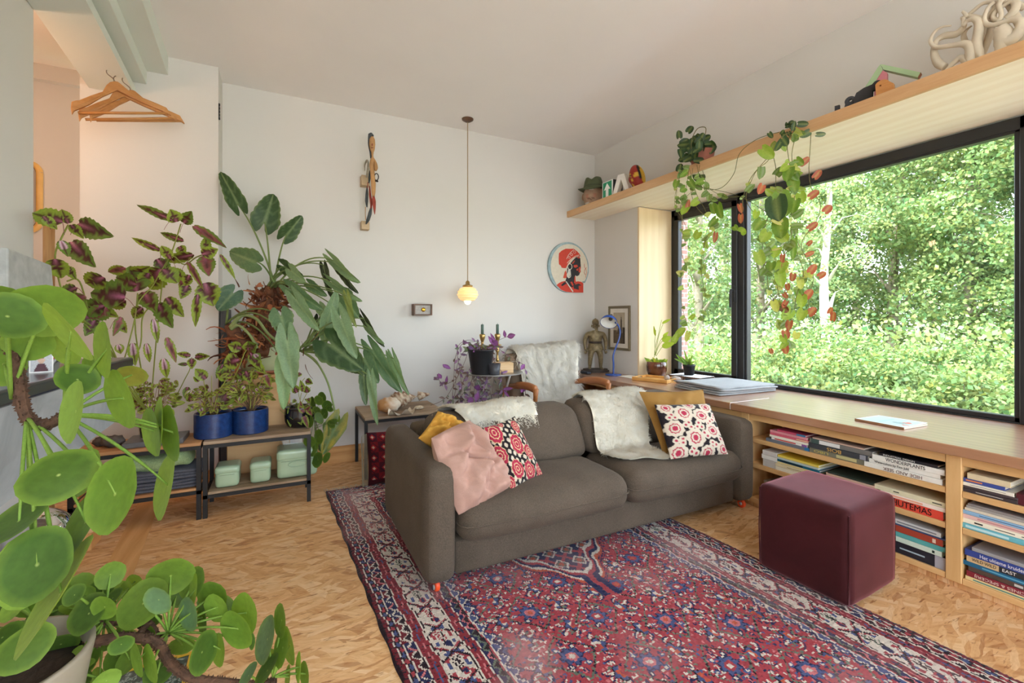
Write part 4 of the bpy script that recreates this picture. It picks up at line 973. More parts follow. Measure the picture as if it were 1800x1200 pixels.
# statue of a standing figure in a tunic and helmet
BRZ = S(128, 112, 82)
M_BRZ = plain('worn bronze paint', BRZ, .55, .35, .3, 40, .5, 60); M_BASE = plain('dark carved base', S(62, 50, 42), .6, 0, .3, 30, .5, 50)
def statue():
    st = thing('statue', 'bronze-coloured statue of a standing person in tunic and helmet in the corner', 'statue', (3.24, 4.30, Z)); rt = RT; bk = FW
    o = V((3.24, 4.30, Z)); s = .60
    P = lambda x, y, z: o + rt * (x * s) + bk * (y * s) + UP * (z * s)
    MB().prism([P(.27 * math.cos(a) ** 1 if True else 0, .16 * math.sin(a), 0) for a in [i * PI / 10 for i in range(20)]], (0, 0, .022)).prism([P(.24 * math.cos(a), .14 * math.sin(a), .036) for a in [i * PI / 10 for i in range(20)]], (0, 0, .016)).build('plinth', M_BASE, st)
    bm = bmesh.new(); lay = bm.verts.layers.skin.verify()
    J = {}
    def j(n, x, y, z, r, rb=None): v_ = bm.verts.new(P(x, y, z) - o); v_[lay].radius = (r * s, (rb or r) * s); J[n] = v_; return v_
    def e(*ns):
        for a, b in zip(ns, ns[1:]): bm.edges.new((J[a], J[b]))
    j('pelvis', 0, 0, .50, .085, .07); j('waist', 0, 0, .58, .095, .07); j('chest', 0, -.01, .70, .125, .085); j('neck', 0, -.01, .80, .05); j('chin', 0, -.025, .85, .05); j('head', 0, -.02, .90, .062); j('crown', 0, -.01, .955, .05)
    e('pelvis', 'waist', 'chest', 'neck', 'chin', 'head', 'crown')
    for sg, n in ((-1, 'l'), (1, 'r')):
        j(n + 'hip', sg * .065, 0, .44, .075); j(n + 'thigh', sg * .09, -.015, .36, .062); j(n + 'knee', sg * .10, -.02, .26, .048); j(n + 'calf', sg * .105, .0, .19, .048); j(n + 'ankle', sg * .105, .01, .09, .030); j(n + 'foot', sg * .115, -.02, .065, .034); j(n + 'toe', sg * .13, -.10, .058, .026)
        e('pelvis', n + 'hip', n + 'thigh', n + 'knee', n + 'calf', n + 'ankle', n + 'foot', n + 'toe')
        j(n + 'sh', sg * .155, -.01, .74, .055); j(n + 'el', sg * .205, .015, .60, .042); j(n + 'wr', sg * .20, -.02, .47, .028); j(n + 'hand', sg * .195, -.03, .42, .030)
        e('chest', n + 'sh', n + 'el', n + 'wr', n + 'hand')
    me = bpy.data.meshes.new('body'); bm.to_mesh(me); bm.free(); b = finish('body', me, M_BRZ, st, o, True)
    b.modifiers.new('skin', 'SKIN').use_smooth_shade = True; b.modifiers.new('sub', 'SUBSURF').levels = 2; b.modifiers['sub'].render_levels = 2
    b.data.skin_vertices[0].data[0].use_root = True
    # tunic with belt and skirt, stockings, helmet with brim, fingers
    t_ = MB()
    prof = [(.128, .085, .74), (.135, .095, .68), (.118, .085, .60), (.112, .085, .57), (.135, .105, .52), (.155, .12, .46), (.165, .125, .42)]
    t_.grid(lambda a, b: (lambda q, f: P((prof[q][0] * (1 - f) + prof[min(6, q + 1)][0] * f) * math.cos(a * 2 * PI) * (1 + .03 * math.sin(a * 44) * b), (prof[q][1] * (1 - f) + prof[min(6, q + 1)][1] * f) * math.sin(a * 2 * PI), prof[q][2] * (1 - f) + prof[min(6, q + 1)][2] * f))(int(min(5.999, b * 6)), min(1, b * 6 - int(min(5.999, b * 6)))), 32, 18)
    t_.build('tunic', M_BRZ, st, smooth=True)
    MB().lathe([(.122 * s, .555 * s), (.128 * s, .565 * s), (.128 * s, .585 * s), (.120 * s, .595 * s)], o, 24).build('belt', M_BASE, st, smooth=True)
    h = MB(); h.lathe([(.085 * s, .0), (.066 * s, .006), (.066 * s, .03), (.052 * s, .05), (.02 * s, .062), (0, .07)], P(0, -.012, .925), 20)
    h.prism([P(-.05, -.09, .93), P(0, -.10, .99), P(.05, -.09, .93)], FW * .01)
    h.build('helmet', M_BRZ, st, smooth=False)
    f_ = MB(); f_.ball(P(0, -.085, .885), (.008, .012, .014), 8, 6)
    for sg in (-1, 1):
        f_.ball(P(sg * .024, -.074, .905), .0065, 8, 6); f_.ball(P(sg * .068, -.01, .89), (.01, .01, .016), 8, 6)
        for k in range(4): f_.tube([P(sg * .195 + (k - 1.5) * .013, -.04, .41), P(sg * .195 + (k - 1.5) * .013, -.048, .375 + .006 * abs(k - 1.5)), P(sg * .193 + (k - 1.5) * .011, -.035, .352 + .006 * abs(k - 1.5))], [.0055, .005, .004], 6)
        f_.tube([P(sg * .175, -.045, .43), P(sg * .163, -.06, .40)], [.006, .0045], 6)
    f_.tube([P(-.022, -.083, .862), P(0, -.088, .859), P(.022, -.083, .862)], .0032, 6)
    f_.build('face_and_hands', M_BRZ, st, smooth=True)
statue()
# glasses case, framed print
MB_ = MB().soft((3.0, 4.13, Z), (3.06, 4.27, Z + .03), .013, n=5); tag(MB_.build('glasses_case', plain('dark blue case', S(44, 48, 60), .5), smooth=True), 'small dark case lying in front of the bronze statue', 'case')
PIC = thing('framed_print', 'narrow framed sepia print of a church tower on the window-side wall', 'picture', (XW - .01, 4.07, 1.0))
za, zb, ya, yb = .985, 1.485, 3.885, 4.252; mb = MB(); w = .028
for lo, hi in (((ya, za), (yb, za + w)), ((ya, zb - w), (yb, zb)), ((ya, za + w), (ya + w, zb - w)), ((yb - w, za + w), (yb, zb - w))): mb.rbox((XW - .022, lo[0], lo[1]), (XW - .001, hi[0], hi[1]), .003, 1)
mb.build('frame', plain('olive frame', S(116, 104, 80), .5), PIC)
MB().box((XW - .012, ya + w, za + w), (XW - .004, yb - w, zb - w)).build('mount', plain('cream mount', S(222, 214, 202), .8), PIC)
pm = MB(); pm.usecol = True
def sep(a, b):
    y, z = a, b
    sky = mixc(S(206, 192, 168), S(170, 154, 130), b * .5 + .3 * abs(nz(a * 5, b * 5)))
    d = S(78, 66, 54)
    if .62 < a < .74 and b < .78 or (.64 < a < .72 and b < .86) or (.668 < a < .692 and b < .93): return jit(d, .1)
    if b < .62 - 1.4 * abs(a - .5) and b > .3: return jit(S(92, 78, 62), .15)
    if b < .52 and a > .78: return jit(d, .2)
    if b < .42 and a < .3: return jit(S(112, 96, 78), .2)
    if b < .34: return mixc(S(150, 132, 108), d, .4 + .5 * abs(nz(a * 9, b * 6, 2)))
    return sky
pm.grid(lambda a, b: V((XW - .0128, yb - .085 - a * (yb - ya - .17), za + .075 + b * (zb - za - .15))), 44, 60, sep); pm.build('print', vcol('sepia print', .8, 0, 200, 0), PIC)
# blue desk lamp
M_BLUE = plain('cobalt enamel', S(38, 78, 160), .25, 0, .05, 20, .02, 50, .6, coat=.5); M_LWHITE = plain('white enamel', S(226, 226, 222), .4)
DL = thing('desk_lamp', 'cobalt blue desk lamp with a curved stem and dome shade', 'lamp', (3.235, 3.97, Z))
b0 = V((3.235, 3.97, Z)); MB().lathe([(0, 0), (.088, 0), (.090, .006), (.086, .014), (.02, .018), (0, .018)], b0, 32).build('base', M_BLUE, DL, smooth=True)
q = lambda u, v: at(u, v, 5.0)
stem = spline([b0 + V((0, 0, .015)), q(1078.5, 640), q(1078, 625), q(1083, 609), q(1088, 596), q(1090, 583), q(1087, 572), q(1081, 566)], 6)
MB().tube(stem, .010, 10).build('stem', M_BLUE, DL, smooth=True)
sc = q(1070.5, 563); ax = (RT * -.30 - UP * .85 - FW * .75).normalized(); tilt = V((0, 0, 1)).rotation_difference(ax).to_matrix().to_4x4()
s1 = MB(); s1.M = Matrix.Translation(sc) @ tilt; R = .092
s1.lathe([(R * math.sin(a), -R * .85 * math.cos(a) + .03) for a in [i * PI / 2 / 10 for i in range(11)]] + [(R * 1.02, .036), (R * .985, .036)], n=32, cap=False); s1.build('shade', M_BLUE, DL, smooth=True)
s2 = MB(); s2.M = s1.M; s2.lathe([(R * .97 * math.sin(a), -R * .82 * math.cos(a) + .033) for a in [i * PI / 2 / 10 for i in range(11)]], n=32, cap=False); s2.build('shade_lining', M_LWHITE, DL, smooth=True)
s3 = MB(); s3.M = s1.M; s3.lathe([(.016, -.06), (.018, -.03), (.014, -.02)], (.03, 0, 0), 12).ball((.03, 0, 0), .022, 12, 8); s3.build('bulb', plain('dark bulb', S(70, 66, 64), .3), DL, smooth=True)
# paper sheet, bamboo tray with stones
tag(MB().box((3.22, 3.62, Z), (3.40, 3.88, Z + .002)).build('paper_sheet', plain('white paper', S(236, 232, 224), .8)), 'white sheet of paper lying between blue lamp and brown pot', 'paper')
TR = thing('serving_tray', 'honey-coloured slatted bamboo tray with cut-out handles', 'tray', (3.33, 3.43, Z)); M4 = Matrix.Translation((3.33, 3.43, Z)) @ Matrix.Rotation(.30, 4, 'Z')
mb = MB(); mb.M = M4
for k in range(9): mb.box((-.12 + k * .027, -.175, .004), (-.12 + k * .027 + .025, .175, .012))
mb.build('slats', M_BAMBOO, TR)
mb = MB(); mb.M = M4; mb.rbox((-.135, -.19, 0), (-.12, .19, .034), .003, 1).rbox((.123, -.19, 0), (.138, .19, .034), .003, 1)
for y in (-.19, .175): mb.rbox((-.12, y, 0), (-.05, y + .015, .034), .003, 1).rbox((.05, y, 0), (.123, y + .015, .034), .003, 1).box((-.05, y, 0), (.05, y + .015, .008)).box((-.05, y, .028), (.05, y + .015, .034))
mb.build('rim', M_BAMBOO, TR)
def stone(label, c, r, col, name='pebble', sd=0):
    return tag(MB().ball(c, r, 20, 14, lambda p, d: p * (1 + .14 * nz(d.x * 1.6 + sd, d.y * 1.6, d.z * 1.6))).build(name, plain('stone ' + label[:12], col, .7, 0, .18, 30, .2, 60), smooth=True), label, 'stone')
stone('round grey pebble on the bamboo tray', V((3.40, 3.35, Z + .034)), (.027, .030, .026), S(180, 168, 160)); stone('long pale pebble on the bamboo tray beside the round one', V((3.46, 3.29, Z + .030)), (.034, .055, .022), S(206, 196, 188), sd=4)
# brown glazed pot with pitcher-like plant
def potprof(r0, r1, h, w=.006, foot=.0): return [(0, 0), (r0 - foot, 0), (r0, .004)] + [(r0 + (r1 - r0) * k, h * k) for k in (.25, .5, .75)] + [(r1, h - .003), (r1 - w * .5, h), (r1 - w, h - .003), (r1 - w * 1.2, h * .86), (0, h * .86)]
def pot(name, label, c, prof, m, soil=True, cat='plant', n=36, group=None, potname='pot', soilz=.84, soilr=None):
    T = thing(name, label, cat, c, group); MB().lathe(prof, c, n).build(potname, m, T, smooth=True)
    if soil:
        h = max(z for r, z in prof); rr = soilr or [r for r, z in prof if z >= h - 1e-6][0] * .93
        MB().lathe([(rr, h * soilz), (rr * .6, h * soilz + .006), (0, h * soilz + .01)], c, 20).build('soil', M_SOIL, T, smooth=True)
    return T
t = NT('brown glaze'); v = t.coord(); g = t.noise(v, 9, 4).outputs['Fac']; t.bsdf(t.ramp(g, [(.35, S(74, 38, 24)), (.65, S(120, 70, 44))]), .12, 0, .6, coat=.6); M_BRGL = t.m
pc = V((3.52, 3.615, Z))
BP = pot('potted_plant', 'yellow-green plant in a shiny brown glazed pot at the window reveal', pc, [(0, 0), (.06, 0), (.085, .02), (.102, .07), (.106, .12), (.103, .165), (.1, .168), (.096, .165), (.097, .14), (0, .14)], M_BRGL)
LG = S(176, 196, 76); LG2 = S(140, 172, 70)
mb = MB(); mb.usecol = True; st = MB(); st.usecol = True; st.col = S(150, 170, 80)
for i in range(26):
    a = random.random() * 6.28; r = random.uniform(.01, .08); p = pc + V((math.cos(a) * r, math.sin(a) * r, .15)); c = jit(random.choice((LG, LG2, S(196, 206, 96))), .15)
    leaf(mb, p, p + V((math.cos(a) * .05, math.sin(a) * .05, random.uniform(.02, .06))), .03, P_OVATE, lambda s, x: c, random.uniform(-.5, .5), .1)
for pts, lf in (([(1150, 628), (1152, 610), (1158, 585), (1163, 562)], None), ([(1152, 625), (1158, 608), (1166, 597)], (1164, 598, 1181, 592, 12)), ([(1153, 626), (1162, 612), (1166, 608)], (1164, 609, 1187, 602, 11)), ([(1152, 624), (1151, 600), (1153, 580)], (1152, 590, 1149, 572, 4)), ([(1152, 624), (1158, 590), (1166, 568)], (1164, 568, 1180, 560, 5)), ([(1150, 626), (1160, 600), (1172, 585)], (1166, 592, 1175, 583, 6))):
    st.tube(spline([at(u, v, 4.86) for u, v in pts], 4), .0028, 5)
    if lf: c = jit(LG, .1); leaf(mb, at(lf[0], lf[1], 4.84), at(lf[2], lf[3], 4.76), lf[4] * 4.8 / 800, P_OVATE, lambda s, x: c)
mb.build('leaves', M_LEAF, BP, smooth=True); st.build('stems', M_STEM, BP, smooth=True)
# small rack with a book below, pot with aloe
RK = thing('plant_rack', 'low bamboo and wire rack in the window corner under the black pot', 'rack', (3.66, 3.32, Z))
M5 = Matrix.Translation((3.66, 3.28, Z)) @ Matrix.Rotation(.12, 4, 'Z')
mb = MB(); mb.M = M5
for x in (-.115, .115):
    for y in (-.17, 0, .17): mb.rbox((x - .009, y - .009, 0), (x + .009, y + .009, .036), .002, 1)
mb.rbox((-.125, -.18, .036), (-.105, .18, .046), .002, 1).rbox((.105, -.18, .036), (.125, .18, .046), .002, 1); mb.build('frame', M_DARKW, RK)
mb = MB(); mb.M = M5
for k in range(15): mb.cyl((-.115, -.168 + k * .024, .049), (.115, -.168 + k * .024, .049), .003, n=6)
mb.build('rods', plain('galvanised rod', S(206, 206, 204), .35, .8), RK)
tag(bev(MB().box((3.60, 3.16, Z), (3.73, 3.34, Z + .018)).build('notebook', plain('black cover', S(46, 46, 50), .6)), .002), 'dark notebook lying under the low rack in the window corner', 'book')
ac = V((3.66, 3.31, Z + .0525)); AL = pot('potted_plant', 'small aloe in a black plastic pot on the low rack', ac, [(0, 0), (.044, 0), (.047, .004), (.058, .088), (.063, .09), (.063, .104), (.058, .104), (.056, .09), (0, .09)], M_POTB)
mb = MB(); mb.usecol = True
for lf in ((1206, 640, 1188, 622, 8), (1207, 640, 1196, 626, 7), (1209, 640, 1202, 614, 6), (1211, 640, 1218, 624, 6), (1212, 641, 1212, 628, 6), (1208, 640, 1185, 630, 7), (1212, 641, 1222, 634, 5)):
    c = jit(S(150, 184, 92), .12); leaf(mb, at(lf[0], lf[1] - 1, 4.60), at(lf[2], lf[3], 4.5), lf[4] * 4.6 / 800, lambda s: (1 - s) ** .7 + .05, lambda s, x: c, random.uniform(-.3, .3), fold=.3)
mb.build('leaves', M_LEAF, AL, smooth=True)
# folded grey blanket
M_FELT = fabric('grey felted wool', S(150, 152, 154), 260, .2, .4, .5, .95, S(190, 192, 194))
def folded(name, label, M, sx, sy, n, th, m, seed=0, droop=.012, cat='blanket', group=None, flare=.0):
    """a blanket folded into n layers whose fold edges show on one side"""
    mb = MB(); r = random.Random(seed)
    for k in range(n):
        z = k * th; ox, oy = r.uniform(-.012, .012), r.uniform(-.012, .012)
        def fn(w, z=z, ox=ox, oy=oy, k=k):
            d = max(abs(w.x) / (sx / 2), abs(w.y) / (sy / 2))
            lift = .5 * th * noise.noise(V((w.x * 7 + seed, w.y * 7, k * .6))) * (.4 + .6 * k / max(1, n - 1)) + flare * sm(.55, 1, -w.x / (sx / 2)) * k / n * (1 + .6 * noise.noise(V((w.y * 14, k * 1.0, seed))))
            return M @ V((w.x + ox, w.y + oy, w.z + z + max(-th * .2 if k else 0, lift)))
        mb.soft((-sx / 2, -sy / 2, 0), (sx / 2, sy / 2, th * 1.02), th * .5, n=9, fn=fn)
    return tag(mb.build(name, m, smooth=True), label, cat, group)
folded('folded_blanket', 'folded light grey wool blanket on the worktop under the window', Matrix.Translation((3.46, 2.735, Z)) @ Matrix.Rotation(-.05, 4, 'Z'), .66, .50, 4, .016, M_FELT, 3, flare=.012)
# magazine
t_mag = vcol('magazine cover', .35, 0, 200, 0)
MG = thing('magazine', 'thin magazine with a pale aqua cover lying on the worktop', 'magazine', (3.23, 1.41, Z)); MM = Matrix.Translation((3.235, 1.415, Z)) @ Matrix.Rotation(-.06, 4, 'Z')
mb = MB(); mb.M = MM; mb.box((-.12, -.125, .001), (.12, .125, .011)); mb.build('pages', M_PAGES, MG)
mb = MB(); mb.M = MM; mb.rbox((-.123, -.127, 0), (-.1185, .127, .0135), .001, 1); mb.build('spine', plain('kraft spine', S(150, 112, 82), .6), MG)
def mag(a, b):
    if (a - .45) ** 2 * 2 + (b - .3) ** 2 < .02: return S(150, 176, 180)
    if (a - .62) ** 2 + (b - .22) ** 2 * 2 < .012: return S(226, 120, 104)
    if (a - .3) ** 2 * 3 + (b - .12) ** 2 < .008: return S(226, 130, 110)
    if .2 < a < .8 and .55 < b < .62: return S(150, 200, 206)
    return S(196, 224, 226) if .08 < a < .92 and .05 < b < .95 else S(230, 240, 240)
mb = MB(); mb.M = MM; mb.usecol = True; mb.grid(lambda a, b: V((-.1185 + .2385 * a, -.126 + .252 * b, .0125 + .012 * max(0, a - .7) ** 1 * (1 - b) * 1.5)), 24, 24, mag); mb.build('cover', t_mag, MG)
# ================================================================ things on the high shelf
ZH = 2.6105
# painted plaster head with a felt hat
HC = V((3.19, 4.27, ZH)); HD = thing('plaster_head', 'painted plaster head of a winking smiling person in a green hat', 'sculpture', HC)
fwd = (toeye(HC) * V((1, 1, 0))).normalized(); fwd = (fwd + V((-.25, .1, 0))).normalized(); sd_ = UP.cross(fwd)
Hm = frame(sd_, fwd * 1, UP, HC) if sd_.cross(fwd).dot(UP) > 0 else frame(-sd_, fwd, UP, HC)
mb = MB(); mb.M = Hm; mb.usecol = True; SKN = S(178, 146, 122); SKD = S(120, 88, 70)
def hf(p, d):
    k = 1 + .05 * nz(d.x * 5, d.y * 5, d.z * 5)
    if d.y > .3:
        k += .09 * math.exp(-((d.x) ** 2 * 60 + (d.z + .02) ** 2 * 26)) + .05 * math.exp(-((abs(d.x) - .38) ** 2 * 40 + (d.z + .15) ** 2 * 40)) - .05 * math.exp(-((abs(d.x) - .27) ** 2 * 90 + (d.z - .16) ** 2 * 130)) + .05 * math.exp(-(d.x ** 2 * 12 + (d.z + .68) ** 2 * 50)) - .05 * math.exp(-((d.z + .36 - d.x ** 2 * .9) ** 2 * 400)) * (1 if abs(d.x) < .42 else 0)
    return p * k
mb.col = SKN; mb.ball((0, 0, .135), (.115, .125, .145), 40, 30, hf)
for i, p in enumerate(mb.v):
    q = Hm.inverted() @ p; d = (q - V((0, 0, .135))); d = V((d.x / .115, d.y / .125, d.z / .145)).normalized(); c = jit(SKN, .06)
    if d.y > .25:
        if abs(d.z + .37 - d.x ** 2 * .9) < .05 and abs(d.x) < .42: c = SKD
        if abs(abs(d.x) - .27) < .13 and abs(d.z - .16) < .045: c = SKD if d.x * 1 > 0 else S(210, 214, 216)
        if abs(d.x) < .2 and d.z > .34: c = S(226, 220, 210)
        if abs(abs(d.x) - .42) < .12 and abs(d.z + .1) < .14: c = mixc(SKN, S(170, 104, 84), .6)
    if d.z < -.55 and abs(d.x) > .25: c = S(224, 220, 212)
    mb.c[i] = c
mb.build('head', M_CERAM, HD, smooth=True)
for s_ in (-1, 1):
    e = MB(); e.M = Hm; e.usecol = True; e.col = SKN; e.ball((s_ * .118, .0, .14), (.018, .03, .04), 12, 8); e.build('ear', M_CERAM, HD, smooth=True)
ht = MB(); ht.M = Hm; HG = plain('green felt', S(76, 84, 58), .85, 0, .15, 20, .3, 60)
ht.lathe([(.108, .215), (.175, .20), (.178, .206), (.118, .228), (.112, .25), (.10, .31), (.088, .345), (.05, .350), (0, .335)], n=36)
for i, p in enumerate(ht.v):
    q = Hm.inverted() @ p
    if q.z > .3: q.z -= .03 * math.exp(-(q.x / .03) ** 2)
    if (q.x ** 2 + q.y ** 2) > .14 ** 2: q.z += .03 * abs(q.x / .17) ** 2 - .022 * max(0, q.y / .17)
    ht.v[i] = Hm @ q
ht.build('hat', HG, HD, smooth=True)
MB().lathe([(.1135, .231), (.1155, .236), (.112, .252), (.110, .254)], HC, 36).build('hat_band', plain('dark felt band', S(56, 62, 44), .8), HD, smooth=True)
# emergency arrow sign box
EX = thing('exit_sign', 'small green and white arrow sign box on the shelf beside the plaster head', 'sign', (3.12, 3.87, ZH))
MB().rbox((3.07, 3.77, ZH), (3.20, 3.94, ZH + .188), .003, 1).build('housing', plain('black housing', S(26, 26, 28), .5), EX)
MB().box((3.062, 3.772, ZH + .001), (3.0695, 3.94, ZH + .187)).build('face_plate', plain('white plate', S(232, 234, 230), .5), EX)
EX.rotation_euler = (0, 0, 0)
mb = MB(); mb.box((3.0605, 3.785, ZH + .010), (3.0618, 3.928, ZH + .178)); mb.build('green_field', plain('sign green', S(38, 150, 108), .5), EX)
ar = [(0, .165), (.055, .095), (.022, .10), (.022, .012), (-.022, .012), (-.022, .10), (-.055, .095)]
MB().prism([(3.0598, 3.857 + x, ZH + z) for x, z in ar], (-.0008, 0, 0)).build('arrow', plain('white plate', S(232, 234, 230), .5), EX)
# white letter: two leaning legs
LM = plain('white letter', S(226, 224, 218), .6)
def glyph(name, label, cat, outs, M, depth, m, holes=(), group=None):
    cu = bpy.data.curves.new(name, 'CURVE'); cu.dimensions = '2D'; cu.fill_mode = 'BOTH'; cu.extrude = depth / 2; cu.bevel_depth = .0015; cu.materials.append(m)
    for pts in list(outs) + list(holes):
        sp_ = cu.splines.new('POLY'); sp_.points.add(len(pts) - 1); sp_.use_cyclic_u = True
        for i, (x, y) in enumerate(pts): sp_.points[i].co = (x, y, 0, 1)
    o = bpy.data.objects.new(name, cu); me = bpy.data.meshes.new_from_object(o); bpy.data.objects.remove(o); bpy.data.curves.remove(cu)
    o = bpy.data.objects.new(name, me); COL.objects.link(o); o.matrix_world = M
    if not me.materials: me.materials.append(m)
    return tag(o, label, cat, group)
def stand(y, x=3.08, rz=0, z=ZH + .002): return Matrix.Translation((x, y, z)) @ frame(V((0, -1, 0)), V((0, 0, 1)), V((-1, 0, 0)), V()) @ Matrix.Rotation(rz, 4, 'Y')
glyph('letter_block', 'white standing letter shaped like a capital A without crossbar', 'letter', [[(-.10, 0), (-.035, .20), (.035, .20), (.10, 0), (.055, 0), (0, .155), (-.055, 0)]], stand(3.66, 3.10, .35), .06, LM)
# red mask
MK = V((3.14, 3.445, ZH)); MS = thing('carved_mask', 'red carved mask with yellow dots and black hairband', 'mask', MK)
fw2 = (V((-.80, .60, 0))).normalized(); Mm = frame(UP.cross(fw2) * -1, fw2, UP, MK) if (UP.cross(fw2) * -1).cross(fw2).dot(UP) > 0 else frame(UP.cross(fw2), fw2, UP, MK)
mb = MB(); mb.M = Mm @ Matrix.Rotation(-.22, 4, 'X'); mb.usecol = True
mb.ball((0, 0, .125), (.082, .075, .128), 36, 28, lambda p, d: p * (1 + (.16 * math.exp(-(d.x ** 2 * 70 + (d.z + .05) ** 2 * 18)) + .05 * math.exp(-(d.x ** 2 * 20 + (d.z + .55) ** 2 * 60)) if d.y > .2 else 0)))
Mi = mb.M.inverted()
for i, p in enumerate(mb.v):
    q = Mi @ p; d = V((q.x / .082, q.y / .075, (q.z - .125) / .128)).normalized(); c = S(150, 44, 36)
    for (a, b_, r) in ((.55, -.15, .14), (-.55, -.15, .14), (.3, -.55, .14), (-.3, -.55, .14), (.0, .45, .1), (.95, .1, .16), (-.95, .1, .16)):
        if math.hypot(d.x - a, d.z - b_) < r and d.y > -.2: c = S(206, 164, 52)
    for a in (.38, -.38):
        e_ = math.hypot((d.x - a) / .17, (d.z - .2) / .11)
        if d.y > 0 and e_ < 1.35: c = S(206, 164, 52) if e_ > 1 else S(24, 20, 20)
    if -.45 < d.y < -.12 and d.z > -.3: c = S(26, 22, 24)
    if d.y <= -.45: c = S(206, 164, 52)
    mb.c[i] = c
mb.build('mask_face', M_CERAM, MS, smooth=True)
# small dark letters, silhouettes
GRY = plain('dark grey felt shape', S(58, 58, 62), .8)
arc = lambda cx, cy, r, a0, a1, n=14: [(cx + r * math.cos(a0 + (a1 - a0) * i / n), cy + r * math.sin(a0 + (a1 - a0) * i / n)) for i in range(n + 1)]
yL = lambda u: onX(u, 190, 3.06).y
glyph('letter_block', 'short dark bar-shaped letter standing at the start of the letters', 'letter', [[(-.011, 0), (.011, 0), (.011, .046), (-.011, .046)]], stand(yL(1472), 3.06, .3), .02, GRY, group='dark grey letters on the shelf')
glyph('letter_block', 'dark letter with a round bowl beside the dark bar letter', 'letter', [[(-.022, 0), (-.006, 0), (-.004, .022)] + arc(.008, .046, .026, -1.2, 3.6)], stand(yL(1492), 3.06, .3), .02, GRY, [arc(.010, .048, .010, 0, 6.0)], group='dark grey letters on the shelf')
glyph('animal_silhouette', 'dark flat animal shape with a looped head under the green roof', 'ornament', [[(-.055, 0), (-.06, .04), (-.045, .075), (-.01, .09), (.03, .095)] + arc(.052, .085, .024, 2.0, -1.6) + [(.03, .06), (.028, .0)]], stand(yL(1522), 3.065, .2), .02, plain('black felt shape', S(50, 48, 50), .8), [arc(.055, .086, .009, 0, 6.0)])
glyph('bird_silhouette', 'brown wooden bird-shaped block with a round eye', 'ornament', [[(-.03, 0)] + arc(-.005, .05, .034, 2.6, .4) + [(.045, .045), (.048, 0)]], stand(yL(1556), 3.045, .2), .03, M_HANGER, [arc(-.012, .055, .006, 0, 6.0)])
AR = thing('arrow_sculpture', 'wooden arrow of pale green roof bars on a pink post', 'ornament', (3.16, 1.75, ZH)); AM = stand(onX(1546, 140, 3.14).y, 3.15, .25)
mg = plain('pale green paint', S(158, 182, 140), .6); mp = plain('pink paint', S(190, 116, 124), .6); mr = plain('raw brown end', S(140, 86, 56), .7)
def slab(name, pts, d, m, dz=0):
    mb = MB(); mb.prism([AM @ V((x, y, dz)) for x, y in pts], (AM.to_3x3() @ V((0, 0, -1))) * d); return mb.build(name, m, AR)
slab('left_bar', [(-.155, .0), (-.118, .0), (.012, .198), (0, .235), (-.012, .222)], .04, mg); slab('right_bar', [(.002, .235), (.014, .198), (.165, .092), (.178, .115)], .04, mg); slab('end_grain', [(.1655, .0915), (.1665, .091), (.1795, .1145), (.1785, .1152)], .04, mr)
slab('post', [(-.03, 0), (.03, 0), (.03, .175), (.010, .195), (-.008, .17), (-.03, .14)], .036, mp, -.002)
# pale intertwined tentacle sculpture
TS = []
M_BONE = plain('bone-coloured clay', S(204, 192, 172), .6, 0, .1, 14, .1, 50)
def coil(label, strands, X0):
    T = thing('branching_sculpture', label, 'sculpture', onX(strands[0][0][0], 110, X0).xyz * 1); T.location.z = ZH; ORI[T.name] = V(T.location)
    for k, s_ in enumerate(strands):
        pts = spline([onX(u, v, X0 + dx) for u, v, r, dx in s_], 6); rr = []
        R_ = [q_[2] for q_ in s_]
        for i in range(len(pts)):
            f = i / (len(pts) - 1) * (len(R_) - 1); j = min(int(f), len(R_) - 2); rr.append((R_[j] + (R_[j + 1] - R_[j]) * (f - j)) * .0029)
        for i, p in enumerate(pts): p.z = max(p.z, ZH + rr[i] * .8)
        MB().tube(pts, rr, 12).build('tendril', M_BONE, T, smooth=True)
coil('pale clay sculpture of curling tendrils, left of two on the shelf', [
 [(1664, 124, 3, .0), (1676, 111, 4, 0), (1690, 101, 5, 0), (1702, 108, 8, .0), (1707, 96, 9, 0), (1705, 82, 8, 0), (1694, 77, 6, 0), (1672, 80, 4, 0), (1650, 83, 4, .0), (1640, 80, 3.5, 0), (1636, 70, 3, 0), (1644, 55, 2.5, 0), (1657, 47, 2, 0), (1672, 45, 1.3, 0)],
 [(1661, 118, 6, .02), (1650, 112, 7, .02), (1643, 98, 6, .02), (1642, 85, 5, .03), (1646, 72, 4, .04), (1660, 63, 6, .05), (1680, 60, 6, .05), (1692, 50, 5, .05), (1695, 40, 3.5, .05), (1690, 30, 2, .05)],
 [(1726, 105, 3, 0), (1720, 92, 7, 0), (1717, 75, 7, 0), (1720, 55, 7, 0), (1720, 40, 6, 0), (1712, 33, 5, 0), (1700, 37, 3, .0), (1693, 45, 2, .0), (1694, 32, 3, .02), (1698, 27, 3, .02), (1692, 20, 2, .02)],
 [(1698, 78, 5, .07), (1694, 64, 4, .07), (1698, 54, 2.5, .07), (1708, 45, 1.5, .07)],
 [(1700, 28, 4, .05), (1715, 30, 4, .05), (1726, 34, 4, .04), (1730, 44, 4, .04), (1728, 62, 4, .05), (1722, 84, 4, .06), (1716, 100, 4, .06)]], 3.14)
